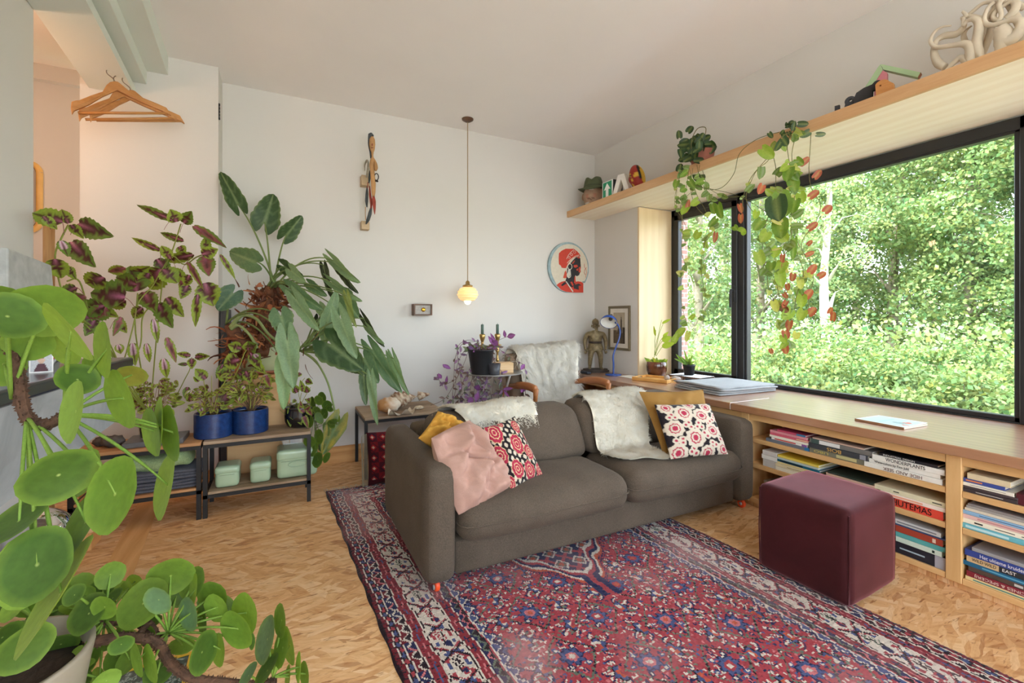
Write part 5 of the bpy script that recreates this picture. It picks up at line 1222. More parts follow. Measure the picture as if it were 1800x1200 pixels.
coil('pale clay sculpture of curling tendrils, right of two on the shelf', [
 [(1752, 92, 3, .0), (1760, 80, 10, 0), (1764, 62, 13, 0), (1758, 50, 9, 0), (1766, 70, 11, 0), (1782, 66, 9, 0), (1794, 50, 8, .0), (1793, 38, 6, 0), (1780, 34, 5, 0), (1762, 40, 4, 0), (1742, 44, 4, 0), (1732, 40, 3.5, 0), (1731, 28, 3, .0), (1738, 12, 3, .02), (1748, 4, 3, .03)],
 [(1728, 98, 3, .06), (1736, 74, 5, .06), (1742, 52, 5, .06), (1740, 42, 4, .06), (1736, 34, 5, .06), (1750, 14, 6, .05), (1746, 4, 4, .05), (1728, 6, 3, .05), (1712, 18, 3, .05), (1702, 26, 2.5, .05)],
 [(1768, 33, 5, .05), (1782, 20, 6, .05), (1786, 8, 6, .05), (1778, 3, 4, .05), (1764, 10, 3, .05), (1750, 20, 4, .04), (1746, 32, 4, .04), (1756, 36, 4, .03), (1760, 24, 3, .03), (1756, 8, 4, .03), (1765, -8, 4, .03)],
 [(1795, 74, 6, .08), (1800, 56, 7, .08), (1788, 34, 6, .08), (1776, 12, 5, .08), (1764, 0, 4, .08), (1770, -12, 3, .08)],
 [(1800, 14, 5, .1), (1786, 6, 5, .1), (1770, -4, 4, .1), (1755, -2, 3, .1)]], 3.14)
# ================================================================ on and in front of the back wall
YW = YB - .001
# pendant lamp
PX_, PY_ = 1.644, 4.27
PL = thing('pendant_lamp', 'small glowing amber ribbed glass pendant lamp on a long cord', 'lamp', (PX_, PY_, 1.5))
MB().lathe([(.058, ZC - .001), (.056, ZC - .012), (.03, ZC - .028), (.008, ZC - .034), (0, ZC - .034)][::-1], (PX_, PY_, 0), 28).build('canopy', M_DARKW, PL, smooth=True)
MB().cyl((PX_, PY_, 1.715), (PX_ - .0, PY_, ZC - .03), .0045, n=8).build('cord', plain('gold silk cord', S(150, 124, 84), .6), PL)
MB().lathe([(0, 1.66), (.048, 1.66), (.052, 1.668), (.05, 1.676), (.022, 1.684), (.020, 1.71), (.010, 1.722), (0, 1.722)], (PX_, PY_, 0), 24).build('lamp_holder', M_BRASS, PL, smooth=True)
pr = [(.045, 1.658), (.070, 1.648), (.086, 1.635), (.080, 1.628), (.098, 1.618), (.100, 1.605), (.094, 1.597), (.106, 1.588), (.106, 1.575), (.097, 1.568), (.098, 1.558), (.088, 1.545), (.078, 1.538), (.074, 1.528), (.055, 1.522), (.040, 1.520)]
MB().lathe(pr, (PX_, PY_, 0), 40).build('shade', glow('amber mottled glass', (1, .56, .20), .30, (.9, .66, .36)), PL, smooth=False)
MB().lathe([(.0, 1.482), (.012, 1.484), (.026, 1.494), (.034, 1.510), (.036, 1.524), (.02, 1.545), (0, 1.55)], (PX_, PY_, 0), 20).build('bulb', glow('lamp bulb', (1, .8, .5), 1.6, (1, .95, .85)), PL, smooth=True)
# painted round panel with a head in profile
DC = V((3.017, YW, 1.948)); DP = thing('painted_panel', 'round painted panel of a person in profile with red headscarf', 'painting', DC)
def dm(pts, nm, col, lay, th=.0012):
    mb = MB(); mb.prism([DC + V((x, -.028 - lay * .0013, z)) for x, z in pts], (0, -th, 0)); return mb.build(nm, plain('panel ' + nm, col, .6, 0, .05, 40, .05), DP)
def px(L): # zoom pixels of the panel (10 per photo pixel) to metres on the wall
    k = .00676 / 10; return [((x - 482) * k * 1.17, (612 - y) * k) for x, y in L]
R_ = .298; edge = [(-.293 * math.cos(a) * 1.0, .298 * math.sin(a)) for a in [0 + i * 2 * PI / 60 for i in range(61)]]
outline = [p for p in edge if not (p[0] > .16 and p[1] < -.16)]
# disc cut straight at the lower right
outline = [(R_ * .96 * math.cos(a), R_ * math.sin(a)) for a in [-.62 + i * (2 * PI - .75) / 50 for i in range(51)]]
outline = [p for p in outline if p[1] > -.292 or p[0] < .2]; outline += [(.20, -.292), (.20, -.17)]
mb = MB(); mb.prism([DC + V((x, 0, z)) for x, z in outline], (0, -.026, 0)); mb.build('panel', plain('pale blue worn edge', S(150, 172, 178), .6, 0, .2, 14), DP)
inn = [(x * .915 + .008 if x < .15 else x * .94, z * .92 if z > -.2 else z * .985) for x, z in outline]; dm(inn, 'cream_ground', S(214, 206, 188), 0)
dm(px([(262, 930), (300, 895), (350, 868), (420, 850), (480, 860), (560, 870), (640, 850), (700, 856), (738, 885), (738, 1048), (540, 1050), (420, 1040), (340, 1010)]), 'red_shoulders', S(200, 62, 44), 1)
dm(px([(410, 870), (430, 800), (440, 700), (450, 600), (520, 520), (560, 470), (600, 430), (660, 410), (680, 440), (688, 540), (692, 600), (684, 640), (690, 680), (676, 700), (660, 740), (620, 762), (590, 745), (590, 800), (600, 860), (590, 900), (540, 960), (470, 940)]), 'dark_profile', S(44, 42, 46), 2)
dm(px([(300, 570), (295, 480), (300, 380), (350, 330), (420, 292), (500, 288), (560, 282), (620, 320), (670, 370), (684, 410), (640, 405), (560, 440), (500, 490), (455, 560), (420, 630), (385, 632), (350, 628), (330, 590)]), 'red_headscarf', S(200, 64, 46), 3)
dm(px([(372, 800), (400, 700), (420, 670), (436, 720), (430, 800), (400, 808)]), 'scarf_end', S(206, 76, 50), 3)
for k, L in enumerate(([(560, 570), (620, 560), (640, 590), (590, 615), (562, 600)], [(610, 640), (640, 620), (640, 660), (615, 665)], [(530, 540), (580, 480), (575, 510), (545, 550)], [(655, 600), (684, 590), (684, 690), (650, 690)], [(620, 425), (668, 420), (672, 440), (640, 445)], [(500, 870), (530, 860), (560, 920), (540, 940)], [(575, 770), (590, 760), (596, 840), (606, 880), (580, 890), (568, 880)])): dm(px(L), 'red_highlight', S(204, 70, 50), 3)
dm(px([(335, 930), (400, 868), (430, 900), (360, 945)]), 'dark_fold', S(44, 42, 46), 2); dm(px([(560, 920), (650, 890), (700, 920), (650, 930), (655, 1000), (560, 980)]), 'dark_fold', S(44, 42, 46), 2.5)
dm(px([(416, 862), (430, 858), (556, 1030), (540, 1046)]), 'white_strap', S(222, 216, 204), 4)
def ring(cx, cy, rx, ry, w, nm='white_pattern'):
    o = [(cx + rx * math.cos(a), cy + ry * math.sin(a)) for a in [i * 2 * PI / 14 for i in range(15)]]; p_ = [V((DC.x + x, DC.y - .034, DC.z + z)) for x, z in px(o)]
    MB().tube(p_, w, 4, False).build(nm, plain('panel white', S(226, 220, 208), .6), DP)
for c in ((478, 440, 18, 18), (520, 385, 20, 20), (575, 340, 22, 22)): ring(*c, .0022)
for L in ([(440, 545), (480, 495), (540, 445), (600, 405), (660, 385)], [(432, 470), (460, 410), (500, 355), (560, 300)]):
    MB().tube([V((DC.x + x, DC.y - .034, DC.z + z)) for x, z in px(L)], .003, 4).build('white_pattern', plain('panel white', S(226, 220, 208), .6), DP)
ring(490, 600, 38, 50, .004, 'earring'); ring(472, 750, 34, 45, .004, 'earring'); dm(px([(462, 650), (500, 645), (508, 720), (470, 810), (440, 760)]), 'earring_drop', S(206, 204, 196), 4)
for L in ([(755, 530), (760, 590), (790, 640), (800, 690), (785, 740), (785, 780)], [(795, 600), (765, 640), (752, 690), (775, 730)]):
    MB().tube([V((DC.x + x, DC.y - .0295, DC.z + z)) for x, z in px(L)], .0028, 4).build('red_curl', plain('panel red', S(196, 74, 54), .6), DP)
text('F', 'lettering', DP, DC + V((px([(762, 840)])[0][0], -.0285, px([(762, 840)])[0][1])), (1, 0, 0), (0, 0, 1), .045, M_INK)
# little wooden wall box with a brass knob
WB = thing('wall_box', 'little walnut wall box with a brass knob between figure and pendant', 'box', (1.25, YW, 1.37))
x0, x1, z0, z1 = onY(728, 545, YW - .10).x, onY(760, 545, YW - .10).x, 1.375, 1.488; y0 = YW - .10
mb = MB(); mb.box((x0, y0, z0), (x1, YW, z0 + .012)).box((x0, y0, z1 - .012), (x1, YW, z1)).box((x0, y0, z0 + .012), (x0 + .012, YW, z1 - .012)).box((x1 - .012, y0, z0 + .012), (x1, YW, z1 - .012)); mb.build('case', M_DARKW, WB)
MB().box((x0 + .013, y0 + .018, z0 + .013), (x1 - .013, y0 + .024, z1 - .013)).build('front_panel', plain('grey felt panel', S(178, 172, 166), .7, 0, .15, 60), WB)
k_ = V(((x0 + x1) / 2 + .005, y0 + .018, (z0 + z1) / 2)); MB().lathe([(0, .014), (.012, .013), (.021, .008), (.022, .002), (.010, 0)][::-1], k_, 20, 'y').build('knob', plain('gold knob', S(216, 170, 62), .25, .9), WB, smooth=True)
# carved wall figure on two brackets
FG = thing('wall_figure', 'tall narrow carved and painted figure mounted on the back wall', 'sculpture', (.75, YW - .2, 2.15))
fp = lambda u, v, d=0: at(u, v, 4.18 + d)
k6 = 6.0; fq = lambda x, y, d=0: fp(620 + x / k6, 220 + y / k6, d)
M_CARV = plain('carved pale wood', S(184, 140, 92), .6, 0, .18, 14, .3, 40); M_CGR = plain('slate painted wood', S(70, 76, 80), .6, 0, .2, 20); M_CRD = plain('worn red paint', S(150, 62, 48), .65, 0, .25, 16); M_CW = plain('weathered white wood', S(176, 168, 154), .8, 0, .3, 20)
r6 = .0052 / k6 * 6 / 6
def blade(nm, pts, m, flat=.55): # x, y, half width (zoom px), depth shift
    p = spline([fq(a, b, d) for a, b, w, d in pts], 4); ws = [w for a, b, w, d in pts]; R = []
    for i in range(len(p)):
        f = i / (len(p) - 1) * (len(ws) - 1); j = min(int(f), len(ws) - 2); R.append(max(.0015, (ws[j] + (ws[j + 1] - ws[j]) * (f - j)) * 5.2 / 800 / k6))
    return MB().tube(p, R, 12, True, flat).build(nm, m, FG, smooth=True)
blade('head', [(208, 120, 8, 0), (206, 150, 24, 0), (206, 200, 27, 0), (207, 250, 22, 0), (208, 285, 11, 0), (208, 320, 8, 0), (210, 345, 10, 0)], M_CARV, .9)
blade('hair', [(196, 78, 4, .01), (193, 100, 24, .015), (185, 140, 20, .02), (178, 200, 14, .03), (188, 280, 10, .03), (192, 350, 6, .03)], M_CGR, .9)
blade('torso', [(210, 340, 10, 0), (212, 370, 26, 0), (210, 410, 30, 0), (206, 470, 22, 0), (212, 540, 22, 0), (218, 620, 23, 0), (218, 700, 20, 0), (220, 750, 10, 0)], M_CARV, .8)
blade('wing', [(128, 480, 4, .1), (126, 420, 9, .1), (140, 385, 12, .1), (160, 375, 14, .1), (165, 430, 20, .1), (158, 500, 22, .1), (145, 550, 10, .1)], M_CW, .5)
blade('arm', [(226, 360, 8, 0), (242, 410, 16, -.01), (248, 450, 16, -.01), (240, 480, 9, 0)], M_CARV, .8)
mb = MB(); pts = [fq(250 + 22 * math.cos(a), 545 + 36 * math.sin(a)) for a in [i * 2 * PI / 16 for i in range(17)]]; mb.tube(pts, .0045, 6, False); mb.tube([fq(228, 585), fq(268, 592)], .008, 6); mb.build('iron_loop', M_STEEL, FG)
blade('strap', [(180, 480, 6, .05), (176, 560, 14, .05), (170, 610, 6, .05)], M_CGR)
blade('blue_feather', [(152, 640, 4, .06), (150, 720, 16, .06), (146, 800, 18, .06), (150, 865, 5, .06)], M_CGR); blade('red_stem', [(160, 600, 4, .05), (152, 680, 4, .06)], M_CRD)
blade('red_feather', [(178, 640, 6, .04), (184, 740, 14, .04), (196, 820, 16, .04), (190, 880, 5, .04)], M_CRD); blade('red_feather', [(218, 740, 12, .02), (224, 800, 22, .02), (228, 870, 16, .02), (232, 940, 3, .02)], M_CRD)
blade('dark_feather', [(198, 850, 7, .05), (182, 930, 20, .05), (160, 1000, 19, .06), (140, 1044, 5, .07)], M_CGR); blade('thin_rod', [(134, 860, 4, .08), (133, 930, 4, .08), (136, 1000, 4, .08)], M_CARV)
f_ = MB(); f_.ball(fq(206, 205, -.035), (.006, .010, .014), 8, 6); f_.tube([fq(196, 238, -.03), fq(216, 238, -.03)], .004, 6); f_.build('face', plain('dark lips', S(140, 74, 54), .6), FG, smooth=True)
for v0, v1 in ((313, 329), (392, 405)):
    a = onY(633, v1, YW); b = onY(647, v0, YW)
    MB().rbox((a.x, YW - .09, a.z), (b.x, YW, b.z), .004).build('bracket', plain('raw pine bracket', S(196, 172, 140), .7), FG)
# ---- low metal and wood side table with shells
SX0, SX1, SY0, SY1, SZ = .60, 1.30, 3.93, 4.50, .515
def metal_table(name, label, x0, x1, y0, y1, h, plank, low=None, cat='bench', group=None):
    T = thing(name, label, cat, ((x0 + x1) / 2, (y0 + y1) / 2, 0), group); w = .013
    for i, (x, y) in enumerate(((x0, y0), (x1 - w * 2, y0), (x0, y1 - w * 2), (x1 - w * 2, y1 - w * 2))): MB().box((x, y, 0), (x + 2 * w, y + 2 * w, h - .046)).build('leg', M_STEEL, T)
    for nm, z in (('top_frame', h - .046),) + ((('lower_frame', low - .034),) if low else ()):
        mb = MB(); mb.box((x0, y0, z), (x1, y0 + .018, z + .024)).box((x0, y1 - .018, z), (x1, y1, z + .024)).box((x0, y0 + .018, z), (x0 + .018, y1 - .018, z + .024)).box((x1 - .018, y0 + .018, z), (x1, y1 - .018, z + .024)); mb.build(nm, M_STEEL, T)
    n = 3; d = (y1 - y0) / n
    for k in range(n): MB().rbox((x0 + .001, y0 + k * d + .001, h - .022), (x1 - .001, y0 + (k + 1) * d - .001, h), .003, 1).build('top_plank', plank, T)
    if low:
        for k in range(n): MB().rbox((x0 + .027, y0 + k * d + .002, low - .010), (x1 - .027, y0 + (k + 1) * d - .002, low + .008), .003, 1).build('shelf_plank', plank, T)
    return T
metal_table('side_table', 'low black metal and wood table with shells against the back wall', SX0, SX1, SY0, SY1, SZ, M_PLANKX, cat='table')
SPOT = vcol('mottled shell', .45, 0, 120, .15, .4, .15)
def shell_tone(p, a, b, s): return mixc(a, b, max(0, min(1, .5 + 1.6 * nz(p.x * s, p.y * s, p.z * s))))
# big spindle shell
A_, B_ = at(686, 704, 4.16), at(755, 684, 4.3); A_.z = SZ + .075; B_.z = SZ + .115; ax = B_ - A_
mb = MB(); mb.usecol = True; pts = [A_ + ax * (i / 28) for i in range(29)]
rr = [max(.004, .075 * math.sin(PI * min(1, (i / 28) * 1.35 + .12) ** .8) * (1 + .10 * math.sin(i * 2.0)) if i < 20 else .04 * (1 - (i - 20) / 9) + .004) for i in range(29)]
mb.tube(pts, rr, 22)
for i, p in enumerate(mb.v): mb.c[i] = shell_tone(p, S(226, 208, 180), S(134, 84, 54), 55)
o = mb.build('conch_shell', SPOT, smooth=True); tag(o, 'large spotted spindle shell pointing right on the low side table', 'shell', 'shells on the side table'); 
c = at(684, 704, 4.02); c.z = SZ + .068
mb = MB(); mb.usecol = True
def rs(p, d): return p * (1 + .10 * math.sin(9 * math.atan2(d.z, d.y)) * 0 + .05 * math.sin(14 * d.x) - .18 * max(0, d.x - .6))
mb.ball(c, (.105, .075, .067), 28, 20, rs)
for i, p in enumerate(mb.v): q = (p.x - c.x) / .105; mb.c[i] = mixc(S(196, 140, 88), S(234, 222, 202), max(0, min(1, .4 + q * .8 + .5 * nz(p.x * 40, p.z * 40))))
tag(mb.build('barrel_shell', SPOT, smooth=True), 'round tan and white shell at the left end of the low side table', 'shell', 'shells on the side table')
cc = at(706, 716, 3.93); cc.z = SZ
def clam(a, b):
    an = PI * (a - .5) * 1.5; r = .09 * b * (1 + .10 * math.sin(a * 26)); return cc + V((.105 * math.sin(an) * b * 1.1, -.07 * b * math.cos(an), .006 + .05 * b * b * (.55 + .45 * math.sin(a * 26))))
mb = MB(); mb.usecol = True; mb.grid(clam, 60, 10, lambda a, b: mixc(S(232, 222, 204), S(190, 166, 138), .5 + .5 * math.sin(a * 26 + 1.5) * b)); mb.grid(lambda a, b: clam(a, b) + V((0, 0, -.005)), 60, 10, lambda a, b: S(206, 190, 166))
tag(mb.build('clam_shell', SPOT, smooth=True), 'wavy open clam shell at the front of the low side table', 'shell', 'shells on the side table')
cs = at(737, 709, 4.15); cs.z = SZ + .018; mb = MB(); mb.usecol = True; mb.ball(cs, (.045, .022, .018), 18, 12, lambda p, d: p * (1 + .2 * nz(d.x * 5, d.y * 5, d.z * 5)))
for i, p in enumerate(mb.v): mb.c[i] = shell_tone(p, S(226, 212, 188), S(190, 164, 128), 90)
tag(mb.build('coral_piece', SPOT, smooth=True), 'small knobbly piece of coral beside the large spotted shell', 'coral')
# ---- round side table with plant, candlesticks and wooden block
TZ = .835; TC = V((1.79, 3.98, 0)); RT_ = thing('round_side_table', 'round metal side table with slim curved legs by the armchair', 'table', TC)
M_GREY = plain('brushed grey metal', S(176, 174, 172), .28, .7, .05, 10)
MB().lathe([(0, TZ - .012), (.285, TZ - .012), (.29, TZ - .008), (.29, TZ - .002), (.286, TZ), (0, TZ)], TC, 48).build('tabletop', M_GREY, RT_, smooth=False)
for a in (1.5, 3.4, 5.0):
    d = V((math.cos(a), math.sin(a), 0)); p0 = TC + d * .24 + UP * (TZ - .013); pts = spline([p0, TC + d * .17 + UP * .62, TC + d * .14 + UP * .38, TC + d * .20 + UP * .12, TC + d * .27], 5)
    MB().tube(pts, .010, 8).build('leg', plain('aged pale metal', S(202, 196, 184), .4, .5, .15), RT_, smooth=True)
tz = TZ + .0005
PP = pot('trailing_plant', 'purple and green trailing inch plant in a tall black pot', V((1.62, 3.87, tz)), [(0, 0), (.085, 0), (.088, .004), (.120, .215), (.124, .217), (.124, .226), (.117, .226), (.112, .20), (0, .20)], M_POTB)
pot('plant_pot', 'small dark grey pot standing before the tall black pot', V((1.71, 3.77, tz)), [(0, 0), (.046, 0), (.048, .003), (.058, .10), (.055, .10), (.05, .09), (0, .09)], plain('slate plastic', S(62, 62, 68), .4), cat='pot')
def candlestick(c, label, group):
    T = thing('candlestick', label, 'candlestick', c, group)
    MB().lathe([(0, 0), (.045, 0), (.046, .006), (.03, .014), (.014, .024), (.010, .06), (.018, .07), (.010, .08), (.009, .12), (.019, .135), (.012, .15), (.010, .165), (.036, .172), (.037, .176), (.012, .180), (.012, .20), (.022, .225), (.026, .245), (.022, .252), (.012, .252), (.012, .24), (0, .24)], c, 24).build('stick', M_BRASS, T, smooth=True)
    MB().lathe([(0, .241), (.0125, .241), (.0125, .315), (.010, .318), (.002, .316), (.0015, .326), (0, .326)], c, 16).build('candle', plain('dark green wax', S(84, 104, 92), .5), T, smooth=True)
WBk = MB().rbox((-.085, -.065, 0), (.085, .065, .095), .003, 1).build('wooden_block', M_BLOCK, origin=(0, 0, 0)); WBk.location = (1.85, 3.88, tz); WBk.rotation_euler = (0, 0, -.2); tag(WBk, 'pale grained wooden block on the round table beside the black pot', 'block')
candlestick(V((1.715, 4.06, tz + .03)), 'brass candlestick with green candle, left one behind the inch plant', 'brass candlesticks'); candlestick(V((1.885, 4.08, tz + .03)), 'brass candlestick with green candle, right one behind the wooden block', 'brass candlesticks')
for o_ in (o for o in list(COL.objects) if o.name.startswith('candlestick')): o_.location.z = tz; o_.scale = (1.15, 1.15, 1.42)
# ================================================================ left side of the room
GB_ = 'wood and steel benches'
metal_table('bench', 'left wood-topped steel bench holding towels and a leafy glass pot', -1.17, -.497, 3.66, 4.0, .515, M_PLANKW, .205, group=GB_)
metal_table('bench', 'right wood-topped steel bench with two blue pots and green tins', -.487, .178, 3.66, 4.0, .515, M_PLANKX, .165, group=GB_)
BZ = .5155
# green enamel tins on the lower shelf
M_MINT = plain('mint enamel', S(168, 190, 158), .3, 0, .04, 10, .02, 40, .5, coat=.3)
def tin(label, x0, x1, y0, y1, z, h, handle=False):
    T = thing('storage_tin', label, 'tin', ((x0 + x1) / 2, (y0 + y1) / 2, z), 'mint green tins under the bench'); r = .028
    MB().soft((x0, y0, z), (x1, y1, z + h * .92), r, n=6).build('body', M_MINT, T, smooth=True)
    MB().soft((x0 - .003, y0 - .003, z + h * .62), (x1 + .003, y1 + .003, z + h), r * .8, (0, 0, 0, 0, 0, .004), 8).build('lid', M_MINT, T, smooth=True)
    MB().box((x0 + r, y0 - .0042, z + h * .62), (x1 - r, y0 - .0028, z + h * .635)).build('lid_seam', plain('seam shadow line', S(120, 140, 112), .5), T)
    if handle:
        m = (x0 + x1) / 2; zz = z + h * .5; pts = [V((m + .06 * math.cos(a) * (1 if abs(math.cos(a)) < .98 else 1), y0 - .006, zz + .02 * math.sin(a))) for a in [i * 2 * PI / 24 for i in range(25)]]
        MB().tube(pts, .004, 6, False).build('grip', M_MINT, T, smooth=True)
zt = .1735
tin('small mint tin, leftmost of three under the right bench', -.425, -.28, 3.70, 3.88, zt, .145); tin('small mint tin, middle of three under the right bench', -.215, -.085, 3.70, 3.88, zt, .145); tin('large mint tin with a grip under the right bench end', -.045, .225, 3.71, 3.93, zt, .205, True)
CL = thing('plastic_tub', 'clear plastic tub standing on the large mint tin', 'tub', (.07, 3.82, zt + .2065)); mb = MB()
cl = glassmat('clear plastic', (.93, .95, .95)); mb.add([(-.09 + .07 + dx, 3.82 + dy, zt + .2075 + dz) for dx, dy, dz in ((.02, -.06, 0), (.16, -.06, 0), (.16, .06, 0), (.02, .06, 0), (0, -.08, .095), (.18, -.08, .095), (.18, .08, .095), (0, .08, .095))], [(0, 3, 2, 1), (0, 1, 5, 4), (1, 2, 6, 5), (2, 3, 7, 6), (3, 0, 4, 7)]); mb.build('tub', cl, CL)
# blankets on the left bench
M_TWD = fabric('charcoal blanket', S(84, 84, 92), 220, .3, .3, .5, .95, S(112, 112, 120)); M_GRN = fabric('sage green blanket', S(140, 160, 112), 160, .25, .5, .7, .95, S(168, 186, 138))
zb = .2137
folded('folded_blanket', 'charcoal folded blanket, lower one under the left bench', Matrix.Translation((-.76, 3.82, zb)), .46, .27, 3, .020, M_TWD, 5, group='blankets under the left bench')
folded('folded_blanket', 'charcoal folded blanket, upper one under the green throw', Matrix.Translation((-.74, 3.82, zb + .068)), .46, .27, 3, .020, M_TWD, 9, group='blankets under the left bench')
mb = MB(); mb.soft((-.98, 3.70, zb + .132), (-.56, 3.93, zb + .225), .045, n=12, fn=lambda w: w + V((0, .02 * math.sin(w.x * 21), .022 * noise.noise(V((w.x * 9, w.y * 9, 1))) + .018 * math.sin(w.x * 26) + max(0, w.x + .68) * .14 * (w.z - .34) / .1)))
tag(mb.build('throw', M_GRN, smooth=True), 'bunched sage green throw on top of the charcoal blankets', 'blanket', 'blankets under the left bench')
tag(MB().ball((-.74, 3.90, zb + .275), (.075, .06, .05), 18, 12, lambda p, d: p * (1 + .1 * nz(d.x * 2, d.y * 2, d.z * 2))).build('wool_cap', plain('dark brown wool', S(56, 44, 38), .9, 0, .2), smooth=True), 'dark brown woollen cap lying on the green throw', 'cap')
# wooden boards and bowl on the floor below, chrome pot
for i, (x, y, z, rx, ry, h, lb) in enumerate(((-1.22, 3.80, 0, .15, .13, .022, 'lower round wooden board leaning out beside the left bench leg'),)): pass
LB = thing('chopping_board', 'thick pale wooden board with round corners by the left bench leg', 'board', (-1.15, 3.46, 0)); MB().soft((-1.19, 3.44, .1005), (-.98, 3.64, .135), .016, n=7).build('board', plain('pale beech', S(214, 172, 124), .5, 0, .1, 8), LB, smooth=True)
MB().box((-1.18, 3.46, 0), (-1.0, 3.62, .1)).build('crate', M_STRIP, LB)
CH = V((-1.055, 2.985, 0)); CP = thing('chrome_ball', 'mirror-finish chrome ball on a brown wooden stand by the hearth', 'ornament', CH)
MB().cyl(CH, CH + UP * .17, .055, .05, 20).build('stand', plain('brown stand', S(120, 100, 86), .6), CP); MB().ball(CH + UP * .296, .129, 40, 28).build('ball', M_CHROME, CP, smooth=True)
# things on the left bench top
SB = vcol('grey felt stone', .85)
for i, (x, y, r, lb) in enumerate(((-.99, 3.80, (.062, .05, .036), 'dark grey knotted object on the left bench, larger one'), (-1.06, 3.86, (.05, .04, .03), 'dark grey knotted object on the left bench, smaller one'))):
    tag(MB().ball((x, y, BZ + r[2] * .97), r, 20, 14, lambda p, d: p * (1 + .22 * nz(d.x * 3 + i, d.y * 3, d.z * 3))).build('knotted_cord', plain('dark knotted cord', S(82, 72, 66), .85, 0, .3, 40, .6, 80), smooth=True), lb, 'ornament')
MB_ = MB().rbox((-.92, 3.69, BZ), (-.60, 3.93, BZ + .034), .004); tag(MB_.build('slate_tile', plain('dark slate', S(92, 90, 90), .35, 0, .15, 20), smooth=False), 'square dark slate tile under the glass pot on the left bench', 'tile')
# plywood plant stand with the big pot's saucer, and a narrow dark grey slab in the chimney corner
PS = thing('plant_stand', 'tall plywood box stand behind the right bench carrying the big plant', 'plant stand', (-.17, 4.22, 0))
MB().rbox((-.385, 4.03, 0), (.045, 4.44, .885), .006, 1).build('box', wood('ply stand', S(206, 158, 106), S(222, 178, 126), 'x', .5, .5, False), PS)
MB().rbox((-.395, 4.02, .886), (.055, 4.45, .905), .004, 1).build('top_board', M_STRIP, PS)
DPn = MB().rbox((-.46, 4.33, 0), (-.40, 4.53, 1.42), .004, 1); tag(DPn.build('dark_slab', plain('dark grey slab', S(84, 82, 82), .6), origin=(-.43, 4.43, 0)), 'narrow dark grey slab standing in the corner behind the plants', 'panel')
# ---- hearth: zinc-clad hanging box with a black slab top
HX0, HX1, HY0, HY1 = -1.199, -.70, .85, 2.95
HE = thing('hearth_box', 'zinc-grey wall-hung hearth box with a black slab top', 'hearth', (-.95, 1.9, .76))
t = NT('zinc sheet'); v = t.coord(); f = t.noise(v, 3, 5, .6, 1.5).outputs['Fac']; sc_ = t.noise(t.coord((3, 3, 40)), 6, 3).outputs['Fac']; t.bsdf(t.ramp(f, [(.3, S(150, 156, 162)), (.7, S(190, 196, 200))]), .5, .25, .5, sc_, .06, .002); M_ZINC = t.m
mb = MB(); mb.add([(HX0, HY0, .80), (HX1 - .06, HY0, .74), (HX1 - .02, HY1, .86), (HX0, HY1, .86), (HX0, HY0, 1.10), (HX1, HY0, 1.10), (HX1, HY1, 1.10), (HX0, HY1, 1.10)], [(0, 3, 2, 1), (4, 5, 6, 7), (0, 1, 5, 4), (1, 2, 6, 5), (2, 3, 7, 6), (3, 0, 4, 7)]); mb.build('casing', M_ZINC, HE)
MB().rbox((HX0, HY0, 1.101), (HX1 + .012, HY1 + .006, 1.150), .012, 3).build('slab_top', plain('black stone', S(48, 50, 54), .18, 0, .2, 6), HE)
hz = 1.1505
CB = thing('concrete_block', 'rough grey concrete block with sloping sides on the hearth', 'block', (-1.05, 2.62, hz))
mb = MB(); a_, b_, c_, d_ = V((-.93, 2.40, 0)), V((-.93, 2.84, 0)), V((-1.17, 2.84, 0)), V((-1.17, 2.40, 0))
low = [V((p.x, p.y, hz)) for p in (a_, b_, c_, d_)]; cen = sum((p for p in low), V()) / 4; up = [p.lerp(cen, .16) + V((0, 0, .47)) for p in low]; up[0].z -= .0; up[1].z -= .03
mb.add(low + up, [(3, 2, 1, 0), (4, 5, 6, 7), (0, 1, 5, 4), (1, 2, 6, 5), (2, 3, 7, 6), (3, 0, 4, 7)]); bev(mb.build('block', plain('concrete', S(168, 168, 164), .85, 0, .14, 20, .5, 40), CB), .006)
# small photographs and a red heart leaning on the block
def card(label, c, w, h, lean, yaw, pix, name='photo_card', m=None):
    M = Matrix.Translation(c) @ Matrix.Rotation(yaw, 4, 'Z') @ Matrix.Rotation(-lean, 4, 'X')
    T = thing(name, label, 'photo', c, 'small photos on the hearth')
    mb = MB(); mb.M = M; mb.box((-w / 2, 0, 0), (w / 2, .0015, h)); mb.build('paper', plain('photo paper', S(226, 224, 222), .5), T)
    mb = MB(); mb.M = M; mb.usecol = True; mb.grid(lambda a, b: V(((a - .5) * w * .88, -.0004, h * (.06 + .88 * b))), 20, 24, pix); mb.build('image', vcol('photo print', .4, 0, 200, 0), T); return T
def portrait(a, b):
    if math.hypot((a - .5) / .16, (b - .62) / .2) < 1: return S(206, 170, 148) if b < .72 else S(70, 52, 44)
    if b < .42 and abs(a - .5) < .16 + .5 * (.42 - b): return S(84, 44, 52)
    return S(190, 190, 194)
face = math.atan2(toeye((-.80, 2.2, 1.2)).x, -toeye((-.80, 2.2, 1.2)).y)
card('small portrait photo of a person in a dark top leaning on the hearth', V((-.79, 2.25, hz)), .062, .075, .25, face * .9, portrait)
HT = thing('heart_ornament', 'red glass heart with a silver rim standing behind the portrait photo', 'ornament', (-.80, 2.37, hz)); M = Matrix.Translation((-.80, 2.37, hz + .003)) @ Matrix.Rotation(face * .8, 4, 'Z')
hp = [(.058 * math.sin(a) ** 3, .055 * (math.cos(a) * .9 - .36 * math.cos(2 * a) - .14 * math.cos(3 * a) - .06 * math.cos(4 * a)) + .10) for a in [i * 2 * PI / 40 for i in range(40)]]
hp = [(x * .8, z * .95 - .02 + .008) for x, z in hp]
